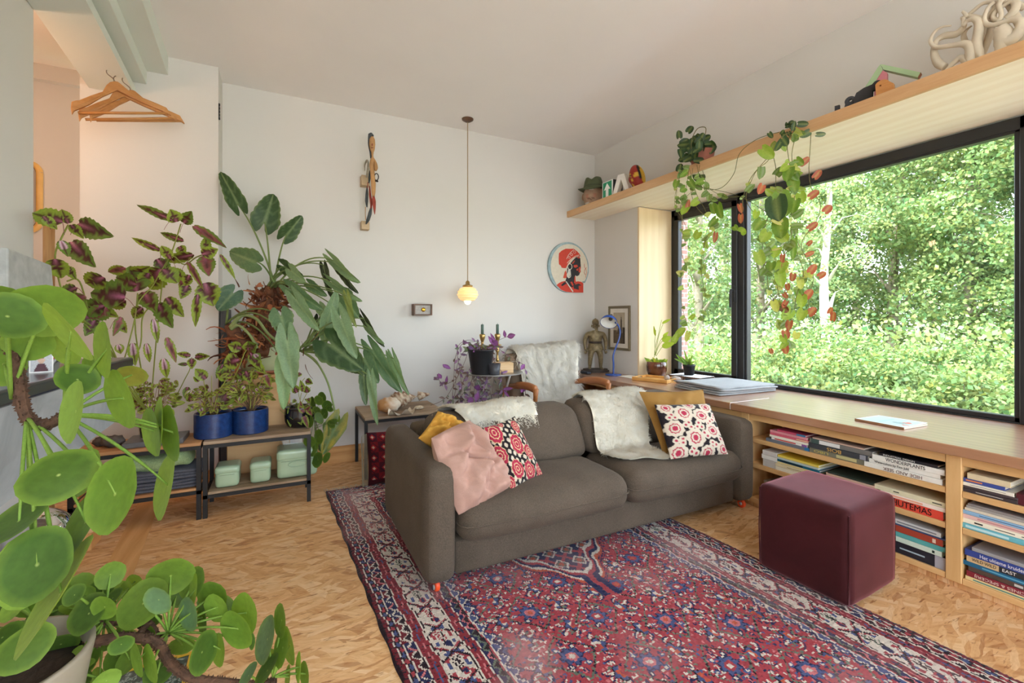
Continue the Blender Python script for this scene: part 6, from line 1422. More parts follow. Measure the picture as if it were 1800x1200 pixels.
MB().prism([M @ V((x, 0, z)) for x, z in hp], M.to_3x3() @ V((0, .012, 0))).build('glass_heart', plain('ruby glass', S(176, 24, 30), .12, 0, .2, 30, coat=1), HT)
MB().tube([M @ V((x * 1.06, .004, (z - .09) * 1.06 + .09)) for x, z in hp + hp[:1]], .007, 8, False).build('silver_rim', plain('silver rim', S(170, 168, 166), .35, .8), HT, smooth=True)
# weathered wooden board standing behind the wall end
a, b = at(76, 560, 2.55), at(97, 560, 2.55); BD = MB(); dv = (V((b.x, b.y, 0)) - V((a.x, a.y, 0)))
BD.prism([(a.x, a.y, 0), (b.x, b.y, 0), (b.x - .02, b.y + .05, 0), (a.x - .02, a.y + .05, 0)], (0, 0, 1.87)); bev(tag(BD.build('wooden_board', wood('raw gold wood', S(164, 124, 78), S(206, 172, 124), 'z', 1.2)), 'upright raw wooden board standing behind the concrete block', 'board'), .004)
# mirror in the hall
MR = thing('wall_mirror', 'rounded mirror with a honey-coloured wooden frame in the hall', 'mirror', (-1.93, 4.89, 2.3))
def rr(w, h, r, n=6): return [(sx * (w - r) + r * math.cos(q0 + i * PI / 2 / n), sz * (h - r) + r * math.sin(q0 + i * PI / 2 / n)) for sx, sz, q0 in ((1, 1, 0), (-1, 1, PI / 2), (-1, -1, PI), (1, -1, 3 * PI / 2)) for i in range(n + 1)]
mc = V((-1.925, 4.885, 2.30)); po = [mc + V((x, 0, z)) for x, z in rr(.20, .265, .07)]
MB().prism([p + V((0, 0, 0)) for p in po], (0, -.012, 0)).build('backing', M_DARKW, MR); MB().tube(po + po[:1], .022, 10, False).build('frame', plain('honey lacquered wood', S(220, 176, 104), .35, 0, .08), MR, smooth=True)
MB().prism([mc + V((x, -.0125, z)) for x, z in rr(.183, .248, .06)], (0, -.003, 0)).build('mirror_glass', plain('mirror silver', S(210, 210, 212), .03, 1, 0, 5, 0), MR)
# wooden coat hangers hooked over the beam flange
def hanger(label, off, tilt, first=None):
    T = thing('coat_hanger', label, 'coat hanger', at(190, 128, 3.05) + off, 'coat hangers on the beam')
    dpt = lambda u: 2.86 + (u - 130) / 168 * .34
    up = [(124.6, 190.5), (125.8, 180), (133, 178), (139, 177.7), (159, 169.5), (180, 162.5), (187, 151), (193, 146), (200, 144.4), (206, 145), (210, 147.3), (226.7, 161.3), (250, 173), (273.3, 182.3), (292, 190.5), (301.3, 205.7)]
    dn = [(292, 199.8), (261.7, 187), (232.5, 173.6), (205.7, 160.2), (180, 171.8), (156.7, 185.8), (131, 196.3), (126.3, 203.3)]
    L = [at(u, v, dpt(u)) + off + V((0, 0, 0)) for u, v in up + dn]; n = (at(298, 190, dpt(298)) - at(130, 190, dpt(130))).cross(UP).normalized()
    R3_ = lambda p: T.location + Quaternion(UP, tilt) @ (p - V(T.location))
    mb = MB(); mb.prism([R3_(p) for p in L], n * .022); bev(mb.build('shoulder_bar', M_HANGER, T), .005)
    a, b = R3_(at(137, 199, dpt(137)) + off), R3_(at(296, 200, dpt(296)) + off); MB().cyl(a + n * .011, b + n * .011, .0085, n=10).build('trouser_bar', M_HANGER, T, smooth=True)
    hk = spline([at(200.5, 146, 3.0) + off + n * .011, at(199.5, 139, 3.0) + off, at(194, 134, 3.0) + off, at(189, 130, 3.0) + off, at(187, 125, 3.02) + off, at(190, 121.5, 3.06) + off, at(195, 122, 3.10) + off, at(197, 126, 3.12) + off], 4)
    MB().tube([R3_(p) for p in hk], .0032, 6).build('hook', plain('steel wire', S(150, 146, 140), .35, .9), T, smooth=True)
hanger('wooden coat hanger on the beam, front one of three', V((0, 0, 0)), 0); hanger('wooden coat hanger on the beam, middle one of three', FW * .04 + V((.012, 0, -.022)), -.05); hanger('wooden coat hanger on the beam, rear one of three', FW * .075 + V((.03, 0, -.010)), .05)
# marble-topped side table in the foreground
TZ2 = .545; MT = thing('marble_table', 'side table with a dark green marble top and brass-yellow edge', 'table', (-.46, 1.1, 0))
t = NT('verde marble'); v = t.coord(); n1 = t.noise(v, 7, 8, .7, 2.2).outputs['Fac']; t.bsdf(t.ramp(n1, [(.42, S(40, 58, 54)), (.49, S(72, 92, 86)), (.505, S(186, 200, 194)), (.52, S(64, 84, 78)), (.6, S(34, 50, 46))]), .12, 0, .6); M_MARB = t.m
c0, c1, c2 = onZ(201, 1182, TZ2), onZ(343, 1143, TZ2), onZ(352, 1200, TZ2); ex = (c1 - c0).normalized(); ey = V((-ex.y, ex.x, 0)); o_ = c1
Mt = frame(-ex, -ey, UP, V((o_.x, o_.y, 0))) if (-ex).cross(-ey).dot(UP) > 0 else frame(-ex, ey, UP, V((o_.x, o_.y, 0)))
mb = MB(); mb.M = Mt; mb.box((.008, .008, TZ2 - .02), (.55, .50, TZ2 - .0005)); mb.build('top', M_MARB, MT)
mb = MB(); mb.M = Mt; w = .010
mb.box((0, 0, TZ2 - .024), (.558, w, TZ2 + .001)).box((0, w, TZ2 - .024), (w, .508, TZ2 + .001)).box((w, .498, TZ2 - .024), (.558, .508, TZ2 + .001)).box((.548, w, TZ2 - .024), (.558, .498, TZ2 + .001)); mb.build('edge_band', plain('yellow brass edge', S(226, 178, 52), .3, .3), MT)
for x in (.012, .526):
    for y in (.012, .476): mb = MB(); mb.M = Mt; mb.box((x, y, 0), (x + .02, y + .02, TZ2 - .0205)); mb.build('leg', plain('yellow brass edge', S(226, 178, 52), .3, .3), MT)

hg = MB()
for k in range(5): hg.rbox((-.4655, 4.285, 2.93 + k * .027), (-.455, 4.30, 2.95 + k * .027), .002, 1)
hg.box((-.4658, 4.288, 2.93), (-.460, 4.297, 3.06)); tag(hg.build('hinge', M_STEEL), 'small black hinge strip high on the chimney corner', 'hinge')
# ================================================================ plants
def petiole(a, b, lift=.0, n=7, side=V((0, 0, 0))):
    a, b = V(a), V(b); m = a.lerp(b, .5) + UP * lift + side
    return [a * (1 - t) ** 2 + m * (2 * t * (1 - t)) + b * t * t for t in [i / n for i in range(n + 1)]]
class Plant:
    def __init__(s): s.lf = MB(); s.lf.usecol = True; s.st = MB(); s.st.usecol = True
    def stem(s, pts, r, col, n=6): s.st.col = col; s.st.tube(pts, r, n)
    def done(s, T, lname='leaves', sname='stems'):
        if s.lf.v: s.lf.build(lname, M_LEAF, T, smooth=True)
        if s.st.v: s.st.build(sname, M_STEM, T, smooth=True)

# ---------------- money plant in the foreground
PG = S(106, 138, 50); PD = S(78, 108, 44); PB = S(142, 172, 68)
pc = V((-.45, 1.10, TZ2 + .0015))
PI_T = pot('money_plant', 'large money plant with round leaves in a beige pot in the foreground', pc, [(0, 0), (.095, 0), (.10, .004), (.128, .17), (.134, .20), (.134, .206), (.126, .206), (.12, .17), (0, .17)], plain('beige clay', S(150, 138, 120), .7, 0, .1, 14))
P_ = Plant(); PU = Plant()
def disc(c, u_, v_, n, R, col, ribs=16, rings=5, pale=True):
    """round blade centred at c, slightly cupped, with a pale dot where the stalk joins"""
    vs = [c - n * .0]; cs = [mixc(col, S(214, 230, 140), .7) if pale else col]
    ox = random.uniform(-.12, .12)
    for k in range(1, rings + 2):
        f = .07 if k == 1 else (k - 1) / rings
        for j in range(ribs):
            a = 2 * PI * j / ribs; rr = 1 + .05 * math.sin(2 * a + ox * 9) + .02 * math.sin(5 * a)
            p = c + (u_ * math.cos(a) + v_ * (math.sin(a) + .12 * (1 - f))) * (f * rr) + n * (R * (.10 * f * f - .03 * math.cos(2 * a + ox) * f * f))
            vs.append(p); cs.append(jit(mixc(col, PB, .45 if k == rings + 1 else .05), .015))
    fs = [(0, 1 + (j + 1) % ribs, 1 + j) for j in range(ribs)]
    for k in range(rings):
        b = 1 + k * ribs; fs += [(b + j, b + (j + 1) % ribs, b + ribs + (j + 1) % ribs, b + ribs + j) for j in range(ribs)]
    P_.lf.add(vs, fs, cs)
nodes = {0: (112, 730, .70), 1: (47, 733, .69), 2: (58, 1092, .88), 3: (184, 1090, .93), 4: (296, 1112, .98), 5: (452, 1196, 1.05), 6: (20, 700, .68), 7: (480, 1190, 1.06), 8: (85, 1180, .88)}
PL_ = [ # cx, cy, major, minor, angle, depth, node, tone
 (79, 544, 110, 90, 15, .66, 6, 1), (13, 556, 105, 78, 30, .60, 6, 0), (52, 600, 74, 60, 40, .68, 6, 1), (6, 640, 80, 62, 90, .72, 6, 1), (5, 520, 60, 40, 20, .64, 6, 1), (124, 582, 116, 26, 60, .60, 0, 2), (117, 611, 62, 40, 70, .74, 0, 2), (136, 667, 64, 52, 40, .66, 0, 0), (187, 614, 100, 24, 88, .66, 0, 2), (165, 649, 56, 24, 80, .74, 0, 1), (217, 700, 106, 36, 78, .68, 0, 2), (232, 659, 48, 35, 25, .78, 0, 3), (133, 723, 110, 30, 98, .60, 0, 2), (103, 835, 106, 88, -20, .60, 1, 0), (150, 830, 82, 42, 110, .68, 1, 2), (202, 868, 130, 68, 105, .60, 0, 1), (150, 917, 112, 36, 115, .64, 1, 1), (295, 853, 110, 26, 100, .72, 0, 2), (271, 758, 88, 24, 84, .72, 0, 2), (284, 748, 100, 13, 92, .71, 0, 2), (304, 760, 98, 27, 84, .71, 0, 1), (33, 915, 98, 46, 145, .60, 1, 0), (65, 992, 126, 100, 115, .58, 1, 0), (57, 996, 126, 98, 115, .60, 1, 2), (106, 1042, 188, 28, 121, .58, 1, 2), (3, 1013, 58, 36, 90, .8, 2, 1), (25, 1068, 48, 26, 130, .80, 2, 2), (43, 1137, 84, 66, 160, .74, 2, 0),
 (194, 1010, 45, 42, 0, .95, 3, 1), (180, 1035, 38, 34, 90, .99, 3, 0), (204, 1040, 36, 28, 150, 1.0, 3, 2), (148, 1046, 32, 30, 0, .95, 3, 1), (156, 1078, 68, 45, 125, .88, 3, 0), (139, 1032, 46, 40, 150, .99, 3, 1), (224, 1037, 33, 18, 90, 1.0, 3, 2), (300, 1012, 70, 60, 20, 1.0, 4, 1), (340, 1025, 54, 36, 110, 1.04, 4, 1), (310, 1048, 38, 24, 90, 1.05, 4, 0), (252, 1060, 80, 64, 140, .94, 4, 1), (279, 1054, 54, 32, 60, .91, 4, 4), (343, 1035, 50, 12, 95, 1.0, 4, 2), (375, 1046, 54, 38, 60, 1.04, 4, 1), (382, 1067, 54, 29, 65, 1.01, 4, 2), (400, 1072, 50, 22, 75, 1.06, 4, 0), (334, 1078, 60, 25, 80, .98, 4, 4), (358, 1089, 50, 14, 85, 1.02, 4, 1), (322, 1100, 30, 17, 60, 1.04, 4, 0), (418, 1105, 70, 38, 62, .98, 4, 1), (433, 1077, 72, 36, 80, 1.02, 4, 2), (441, 1127, 28, 10, 90, 1.03, 4, 0), (355, 1146, 70, 38, 110, .95, 4, 0), (387, 1141, 54, 19, 88, .98, 4, 2), (320, 1133, 40, 27, 20, 1.03, 4, 1), (261, 1118, 34, 22, 90, .96, 4, 1), (244, 1158, 58, 14, 80, .90, 4, 2), (268, 1164, 66, 17, 80, .90, 4, 2), (205, 1158, 44, 32, 110, .98, 3, 1), (277, 1183, 46, 38, 30, .96, 4, 0), (131, 1161, 46, 19, 120, .84, 3, 2), (107, 1177, 34, 17, 75, .86, 3, 1), (107, 1132, 54, 32, 15, .86, 3, 0), (187, 1196, 42, 34, 0, .88, 8, 2), (237, 1022, 30, 20, 60, 1.02, 3, 2), (470, 1123, 76, 27, 102, 1.06, 7, 4), (495, 1090, 54, 19, 88, 1.07, 7, 1), (497, 1138, 58, 23, 100, 1.05, 7, 1), (510, 1133, 62, 17, 80, 1.08, 7, 2), (470, 1178, 54, 21, 130, 1.03, 5, 0), (437, 1187, 42, 17, 130, 1.02, 5, 4), (527, 1172, 46, 9, 92, 1.06, 7, 2), (537, 1184, 40, 15, 85, 1.07, 7, 1), (480, 1158, 42, 25, 60, 1.09, 7, 2), (508, 1190, 40, 8, 95, 1.06, 7, 2),
 (80, 1050, 37, 29, 0, .95, 2, 0), (10, 1062, 38, 26, 140, .9, 2, 0), (30, 1115, 50, 32, 20, .86, 2, 1), (88, 1092, 42, 30, 30, .92, 2, 0), (95, 1097, 32, 18, 20, .95, 2, 2), (4, 1120, 56, 36, 150, .80, 2, 0), (20, 1182, 46, 30, 30, .84, 8, 0), (62, 1098, 40, 27, 60, .93, 2, 0), (124, 1096, 52, 22, 10, .93, 3, 2), (170, 1060, 34, 26, 40, 1.02, 3, 0), (230, 1075, 30, 20, 100, 1.02, 3, 1), (262, 1090, 38, 22, 10, 1.0, 3, 0), (215, 1112, 40, 18, 20, 1.0, 3, 2), (60, 1165, 40, 26, 40, .86, 8, 1), (145, 1190, 32, 20, 60, .9, 8, 0), (325, 1080, 30, 22, 0, 1.06, 4, 0), (365, 1060, 40, 30, 60, 1.07, 4, 0), (112, 1070, 40, 22, 160, .96, 2, 1), (185, 1062, 30, 18, 0, 1.03, 3, 1)]
rf = random.Random(77)
for k in range(30):
    u_, v_ = rf.uniform(-10, 235), rf.uniform(1035, 1200); m_ = rf.uniform(26, 46); PL_.append((u_, v_, m_, m_ * rf.uniform(.45, .9), rf.uniform(0, 180), rf.uniform(.86, 1.0), 2 if u_ < 110 else 3, rf.choice((0, 1, 1, 2))))
TONE = {0: PD, 1: PG, 2: PB, 3: S(140, 140, 58), 4: S(116, 150, 110)}
for (cx, cy, mj, mn, an, t, nd, tn) in PL_:
    c = at(cx, cy, t); e = toeye(c); a = math.radians(an)
    # axes seen by the eye: right and up perpendicular to the sight line
    r1 = e.cross(UP).normalized() * -1; u1 = r1.cross(e).normalized() * -1
    if r1.dot(RT) < 0: r1 = -r1
    if u1.z < 0: u1 = -u1
    majd = r1 * math.cos(a) - u1 * math.sin(a); mind = r1 * math.sin(a) + u1 * math.cos(a)
    R = mj / 2 * t / 800; cosf = min(1, max(.08, mn / mj)); s_ = math.sqrt(1 - cosf * cosf) * (1 if (nd % 2 or tn) else -1)
    md = mind * cosf + e * s_; n = majd.cross(md)
    if n.dot(e) < 0: n = -n
    disc(c, majd * R, md * R, n, R, jit(TONE[tn], .10), 18 if mj > 60 else 14, 4)
    q = at(*nodes[nd]); d = (c - q).length
    (PU if nd in (0, 1, 6) else P_).stem(petiole(q, c - n * .001, .10 * d, 7), [.0026] * 6 + [.0018, .0014], jit(mixc(S(120, 150, 62), PB, .3), .1), 5)
P_.done(PI_T, 'leaves', 'leaf_stalks'); PU.done(PI_T, '', 'leaf_stalks')
BKM = plain('scaly brown stem bark', S(84, 58, 42), .9, 0, .4, 50, .9, 120)
def bark(pts, r, seed):
    rr = random.Random(seed); p = spline([at(*q) for q in pts], 12); mb = MB(); mb.tube(p, [r * (1 + .18 * nz(i * .9, seed)) for i in range(len(p))], 9)
    for i in range(2, len(p) - 2):
        for k in range(6):
            a = rr.random() * 6.28; tg = (p[i + 1] - p[i - 1]).normalized(); s_ = tg.orthogonal().normalized(); d = Quaternion(tg, a) @ s_
            q = p[i] + tg * rr.uniform(-.003, .003); mb.add([q + d * r * .9, q + d * r * .95 + tg * .004, q + d * r * (1.25 + rr.random() * .25) + tg * .002], [(0, 1, 2)])
    mb.build('woody_stem', BKM, PI_T, smooth=False)
bark([(30, 1160, .86), (-60, 1080, .80), (-90, 800, .72), (-40, 600, .68), (-5, 588, .68), (18, 610, .68), (33, 660, .68), (38, 705, .685), (52, 738, .69), (85, 745, .695), (118, 727, .70)], .0078, 1)
bark([(62, 1170, .88), (66, 1130, .88), (58, 1092, .88)], .006, 2)
bark([(95, 1160, .88), (140, 1120, .90), (165, 1105, .92), (185, 1090, .93)], .009, 3)
bark([(100, 1165, .87), (160, 1130, .89), (230, 1120, .92), (275, 1130, .93), (300, 1165, .96), (340, 1192, .99), (400, 1200, 1.02), (455, 1205, 1.05), (485, 1196, 1.06)], .0095, 4)
bark([(240, 1122, .92), (262, 1096, .97), (280, 1120, .98), (297, 1112, .98)], .006, 5); bark([(190, 1095, .93), (225, 1092, .95), (250, 1100, .97), (270, 1118, .96)], .006, 6)

# ---------------- painted nettle (coleus) plants
CGn = S(148, 168, 62); CGd = S(112, 136, 54); CBu = S(88, 48, 42); CPk = S(206, 122, 160); CWh = S(230, 208, 222)
def coleus_col(kind, base):
    def cf(s, a):
        e = abs(a); k = jit(base, .06)
        inner = max(0, 1 - s * 1.05) * .62 + .02
        if kind == 1: inner = inner * 1.15 + .08
        if kind == 4: inner *= .55
        if kind == 3: inner = .6
        if e < .1 and s < .6: return mixc(CPk, CBu, min(1, s * 1.8 + (.25 if kind != 1 else 0)))
        if kind == 2 and e < .45 and s < .55: return mixc(CWh, CPk, s)
        if e < inner + .10 * math.sin(s * 30): return jit(CBu if kind < 3 else S(140, 78, 80), .12)
        return k
    return cf
def cleaf(P, b, t, w, kind=0, roll=0, base=None, curl=.08):
    leaf(P.lf, b, t, w, P_OVATE, coleus_col(kind, base or random.choice((CGn, CGn, CGd))), roll, curl, .12, 14, 3, .07)
GC = 'coleus plants on the benches'
gp = V((-.80, 3.80, BZ + .0345))
CT = thing('coleus', 'tall sprawling coleus in a glass pot on the slate tile', 'plant', gp, GC)
MB().lathe([(0, .004), (.05, .004), (.052, .01), (.066, .17), (.069, .175), (.072, .17), (.056, .004), (.05, 0), (0, 0)], gp, 32).build('glass_pot', glassmat('drinking glass', (.96, .97, .96)), CT, smooth=True)
MB().lathe([(0, .008), (.049, .008), (.060, .12), (0, .125)], gp, 28).build('soil', M_SOIL, CT, smooth=True)
P = Plant(); TD = lambda u: 2.28 + .72 * sm(60, 330, u)
CL_ = [(110, 390, 53, 372, 27, 0), (120, 393, 108, 365, 15, 0), (138, 393, 193, 415, 28, 1), (125, 395, 145, 417, 13, 0), (76, 380, 100, 403, 13, 0), (125, 425, 163, 467, 25, 1), (107, 423, 120, 450, 14, 2), (97, 455, 107, 490, 27, 0), (220, 523, 157, 513, 42, 1), (183, 487, 147, 500, 27, 1), (220, 470, 188, 480, 15, 3), (240, 512, 228, 466, 38, 0), (283, 473, 262, 510, 32, 1), (287, 473, 312, 497, 25, 0), (253, 513, 273, 547, 23, 1), (220, 527, 187, 538, 20, 1), (183, 537, 140, 547, 26, 1), (187, 540, 158, 562, 24, 3), (277, 533, 302, 575, 21, 0), (293, 523, 322, 557, 19, 0), (302, 387, 238, 357, 12, 1), (310, 390, 300, 368, 20, 0), (323, 392, 336, 372, 17, 0), (340, 397, 397, 433, 14, 3), (283, 440, 227, 417, 10, 1), (323, 423, 278, 408, 10, 1), (355, 447, 383, 438, 17, 1), (362, 443, 362, 415, 13, 0), (360, 450, 367, 484, 22, 3), (387, 447, 415, 490, 8, 0), (340, 447, 283, 460, 15, 1), (315, 433, 325, 447, 14, 0), (360, 497, 375, 538, 30, 1), (348, 517, 342, 575, 12, 0), (330, 460, 357, 507, 9, 3), (318, 487, 320, 523, 7, 3), (333, 483, 325, 503, 13, 1), (233, 603, 237, 641, 13, 2), (257, 603, 263, 638, 9, 2), (270, 560, 277, 603, 10, 2), (293, 593, 310, 637, 11, 3), (287, 630, 293, 665, 12, 2), (213, 557, 200, 590, 11, 3), (207, 605, 213, 622, 11, 2), (300, 455, 283, 430, 14, 0), (240, 500, 200, 487, 24, 0), (250, 540, 232, 560, 16, 1), (150, 520, 118, 530, 18, 3), (135, 505, 100, 520, 18, 1), (120, 470, 132, 490, 12, 0), (168, 560, 150, 590, 16, 1), (205, 500, 185, 520, 22, 1), (262, 480, 250, 505, 20, 0), (330, 500, 318, 525, 14, 1), (205, 560, 222, 585, 13, 1), (175, 545, 205, 555, 16, 0), (145, 548, 170, 575, 18, 1), (232, 480, 262, 470, 18, 0), (300, 475, 330, 492, 16, 0), (276, 455, 300, 485, 18, 1)]
for i, (a, b, c, d, w, k) in enumerate(CL_):
    t = TD((a + c) / 2) + random.uniform(-.08, .08); t2 = t + random.uniform(-.06, .06); cleaf(P, at(a, b, t), at(c, d, t2), w * 1.3 * t / 800, k, random.uniform(-.35, .35))
SG = S(134, 142, 62); SP = S(150, 104, 96)
top = gp + V((0, 0, .15))
for pts in ([(212, 655), (180, 592), (138, 555), (112, 520), (97, 455), (105, 425), (120, 395)], [(214, 660), (222, 620), (237, 560), (242, 515)], [(218, 668), (246, 610), (250, 560), (262, 540)], [(180, 592), (160, 560), (140, 495), (118, 494)], [(237, 560), (270, 500), (290, 465), (303, 440), (318, 393)], [(290, 470), (325, 465), (345, 452), (362, 446)], [(215, 650), (190, 600), (165, 585), (150, 570)], [(216, 660), (230, 640), (238, 612)]):
    P.stem([top] + spline([at(u, v, TD(u) + .03) for u, v in pts], 6), [.005] * 4 + [.004] * 80, SG, 6) if False else P.stem(spline([top] + [at(u, v, TD(u) + .03) for u, v in pts], 6), .0042, SG, 6)
for (a, b, c, d, w, k) in CL_[::2]:
    q = at(a, b, TD((a + c) / 2)); P.stem(petiole(q, q + V((random.uniform(-.05, .05), .03, -.06)), .02, 4), .0016, SP, 4)
def bushy(P, c, n, rad, h, size, seed, kinds=(0, 0, 4, 4, 2), droop=.2, lean=V((0, 0, 0)), tone=None):
    """many small leaves on branching stalks above c"""
    r = random.Random(seed)
    for k in range(n):
        a = r.random() * 6.28; f = r.random() ** .6; hh = h * r.uniform(.25, 1); p = c + V((math.cos(a) * rad * f, math.sin(a) * rad * f, hh)) + lean * hh / h
        d = V((math.cos(a) + r.uniform(-.5, .5), math.sin(a) + r.uniform(-.5, .5), r.uniform(-.9, .35))).normalized(); s_ = size * r.uniform(.55, 1.25)
        cleaf(P, p, p + d * s_, s_ * .62, r.choice(kinds), r.uniform(-.5, .5), jit(tone, .2) if tone else None)
        if k % 3 == 0: P.stem(petiole(c + V((r.uniform(-.02, .02), r.uniform(-.02, .02), 0)), p, .02, 5), .0018, S(140, 110, 80), 4)
bushy(P, gp + V((.02, 0, .12)), 110, .14, .26, .05, 3, tone=S(150, 164, 66))
for (a, b, c, d, w, k) in ((335, 625, 310, 621, 11, 1), (343, 627, 367, 626, 13, 1), (337, 630, 337, 648, 14, 1), (330, 640, 312, 640, 7, 1)): cleaf(P, at(a, b, 3.05), at(c, d, 3.02), w * 3.05 / 800, k)
P.stem(spline([at(312, 692, 3.1), at(324, 668, 3.07), at(334, 648, 3.05), at(337, 628, 3.05)], 5), .003, SG)
P.done(CT)
def ridged_pot(name, label, c, m, r, h, group):
    T = thing(name, label, 'plant', c, group); mb = MB(); n, k = 72, 44; vs = []
    for i in range(k + 1):
        z = h * i / k
        for j in range(n):
            a = 2 * PI * j / n; ph = (j % 3) * 2.1; s_ = math.sin(z / h * PI * 16 + ph + j * .9); rr = r * (1 + .0 * z) + (.0042 * s_ if .04 < i / k < .96 else .001)
            if i == 0: rr *= .95
            vs.append(c + V((rr * math.cos(a), rr * math.sin(a), z)))
    b = (k + 1) * n
    for rr, z in ((r * .93, h), (r * .92, h * .84)):
        for j in range(n): a = 2 * PI * j / n; vs.append(c + V((rr * math.cos(a), rr * math.sin(a), z)))
    fs = [(i * n + j, i * n + (j + 1) % n, (i + 1) * n + (j + 1) % n, (i + 1) * n + j) for i in range(k + 2) for j in range(n)] + [tuple(range(n - 1, -1, -1))]
    mb.add(vs, fs).build('pot', m, T, smooth=True); MB().lathe([(r * .925, h * .86), (r * .5, h * .88), (0, h * .89)], c, 24).build('soil', M_SOIL, T, smooth=True); return T
t = NT('ridged blue ceramic'); v = t.coord(); f = t.noise(v, 40, 3).outputs['Fac']; t.bsdf(t.ramp(f, [(.3, S(18, 40, 86)), (.7, S(30, 62, 116))]), .28, 0, .5, coat=.4); M_BLUEP = t.m
b1, b2 = onZ(376, 757, BZ), onZ(440, 757, BZ); b1 = V((b1.x, 3.83, BZ)); b2 = V((onY(440, 700, 3.86).x, 3.86, BZ)); b1.x = onY(376, 700, 3.83).x
def blob_pot(c, label, leaves, seed, n=95, h=.22, rad=.15, lean=V((0, 0, 0)), sticks=()):
    T = ridged_pot('coleus', label, c, M_BLUEP, .116, .168, GC); P = Plant(); bushy(P, c + V((0, 0, .14)), n, rad, h, .05, seed, lean=lean, tone=S(158, 166, 72))
    for (a, b, d, e, w, k) in leaves: t = depth(c) - .08; cleaf(P, at(a, b, t), at(d, e, t - .03), w * t / 800, k, random.uniform(-.3, .3))
    for pts, r in sticks: P.stem(spline([at(u, v, depth(c) - .06) for u, v in pts], 5), r, S(160, 160, 70))
    P.done(T)
blob_pot(b1, 'green and burgundy coleus in the left ridged blue pot', [(362, 666, 343, 648, 19, 0), (350, 670, 340, 662, 9, 0), (336, 705, 332, 690, 14, 1), (330, 680, 325, 700, 12, 0), (360, 735, 361, 744, 12, 2), (345, 718, 330, 712, 13, 2), (352, 715, 356, 728, 12, 2)], 11, 100, .20, .13, sticks=(([(372, 718), (362, 690), (358, 668)], .0025), ([(376, 718), (384, 690), (396, 670)], .0025), ([(374, 718), (372, 680), (372, 660)], .002)))
blob_pot(b2, 'taller green and burgundy coleus in the right ridged blue pot', [(398, 692, 393, 716, 30, 1), (404, 660, 380, 655, 27, 1), (420, 632, 392, 640, 30, 1), (424, 612, 400, 606, 20, 0), (440, 612, 450, 605, 24, 0), (447, 622, 457, 632, 14, 2), (432, 652, 440, 672, 16, 1), (440, 620, 460, 650, 18, 1), (450, 640, 465, 655, 14, 1), (420, 655, 435, 668, 16, 0), (436, 615, 436, 600, 18, 0), (468, 660, 475, 680, 12, 3), (425, 690, 425, 708, 16, 1), (392, 640, 380, 665, 12, 0)], 12, 130, .30, .14, V((-.02, 0, 0)), (([(425, 715), (396, 695), (404, 675), (418, 650), (430, 620), (437, 612)], .0035), ([(440, 718), (440, 690), (434, 660)], .003), ([(445, 718), (452, 690), (462, 660)], .0025), ([(386, 706), (386, 686), (400, 677)], .002)))
# black glossy pot with a small coleus
M_BLKG = plain('black glaze', S(22, 20, 24), .1, 0, .1, 10, .02, 30, .6, coat=.6)
kp = V((onY(527, 740, 3.885).x, 3.885, BZ)); T = pot('coleus', 'small pink-edged coleus in a glossy black pot', kp, [(0, 0), (.075, 0), (.09, .01), (.108, .05), (.112, .09), (.106, .13), (.108, .142), (.112, .150), (.106, .152), (.098, .145), (.1, .12), (0, .12)], M_BLKG, group=GC)
P = Plant(); t0 = depth(kp) - .08
for (a, b, c, d, w, k) in ((530, 722, 528, 705, 10, 3), (535, 725, 523, 712, 10, 3), (537, 722, 545, 714, 10, 3), (541, 718, 548, 730, 11, 3), (533, 728, 542, 752, 11, 3), (510, 728, 507, 718, 8, 0), (512, 726, 518, 738, 11, 2), (508, 730, 511, 750, 8, 0), (525, 735, 530, 746, 9, 2), (522, 690, 515, 675, 14, 1), (533, 688, 528, 668, 10, 0), (540, 690, 538, 678, 12, 1), (538, 668, 549, 674, 12, 1), (541, 700, 545, 708, 9, 0), (528, 655, 524, 662, 8, 1), (510, 690, 506, 692, 6, 0), (520, 702, 514, 708, 7, 0)): cleaf(P, at(a, b, t0), at(c, d, t0 - .03), w * t0 / 800, k, random.uniform(-.2, .2), S(150, 170, 72))
for pts in ([(530, 712), (525, 690), (530, 672), (536, 664)], [(528, 712), (540, 690), (546, 680)], [(492, 720), (505, 730), (520, 730), (534, 720), (540, 716)], [(527, 712), (528, 700), (530, 690)]): P.stem(spline([at(u, v, t0) for u, v in pts], 4), .0022, S(160, 160, 80))
bushy(P, kp + V((0, 0, .11)), 22, .08, .09, .03, 19, tone=S(130, 150, 60)); P.done(T)
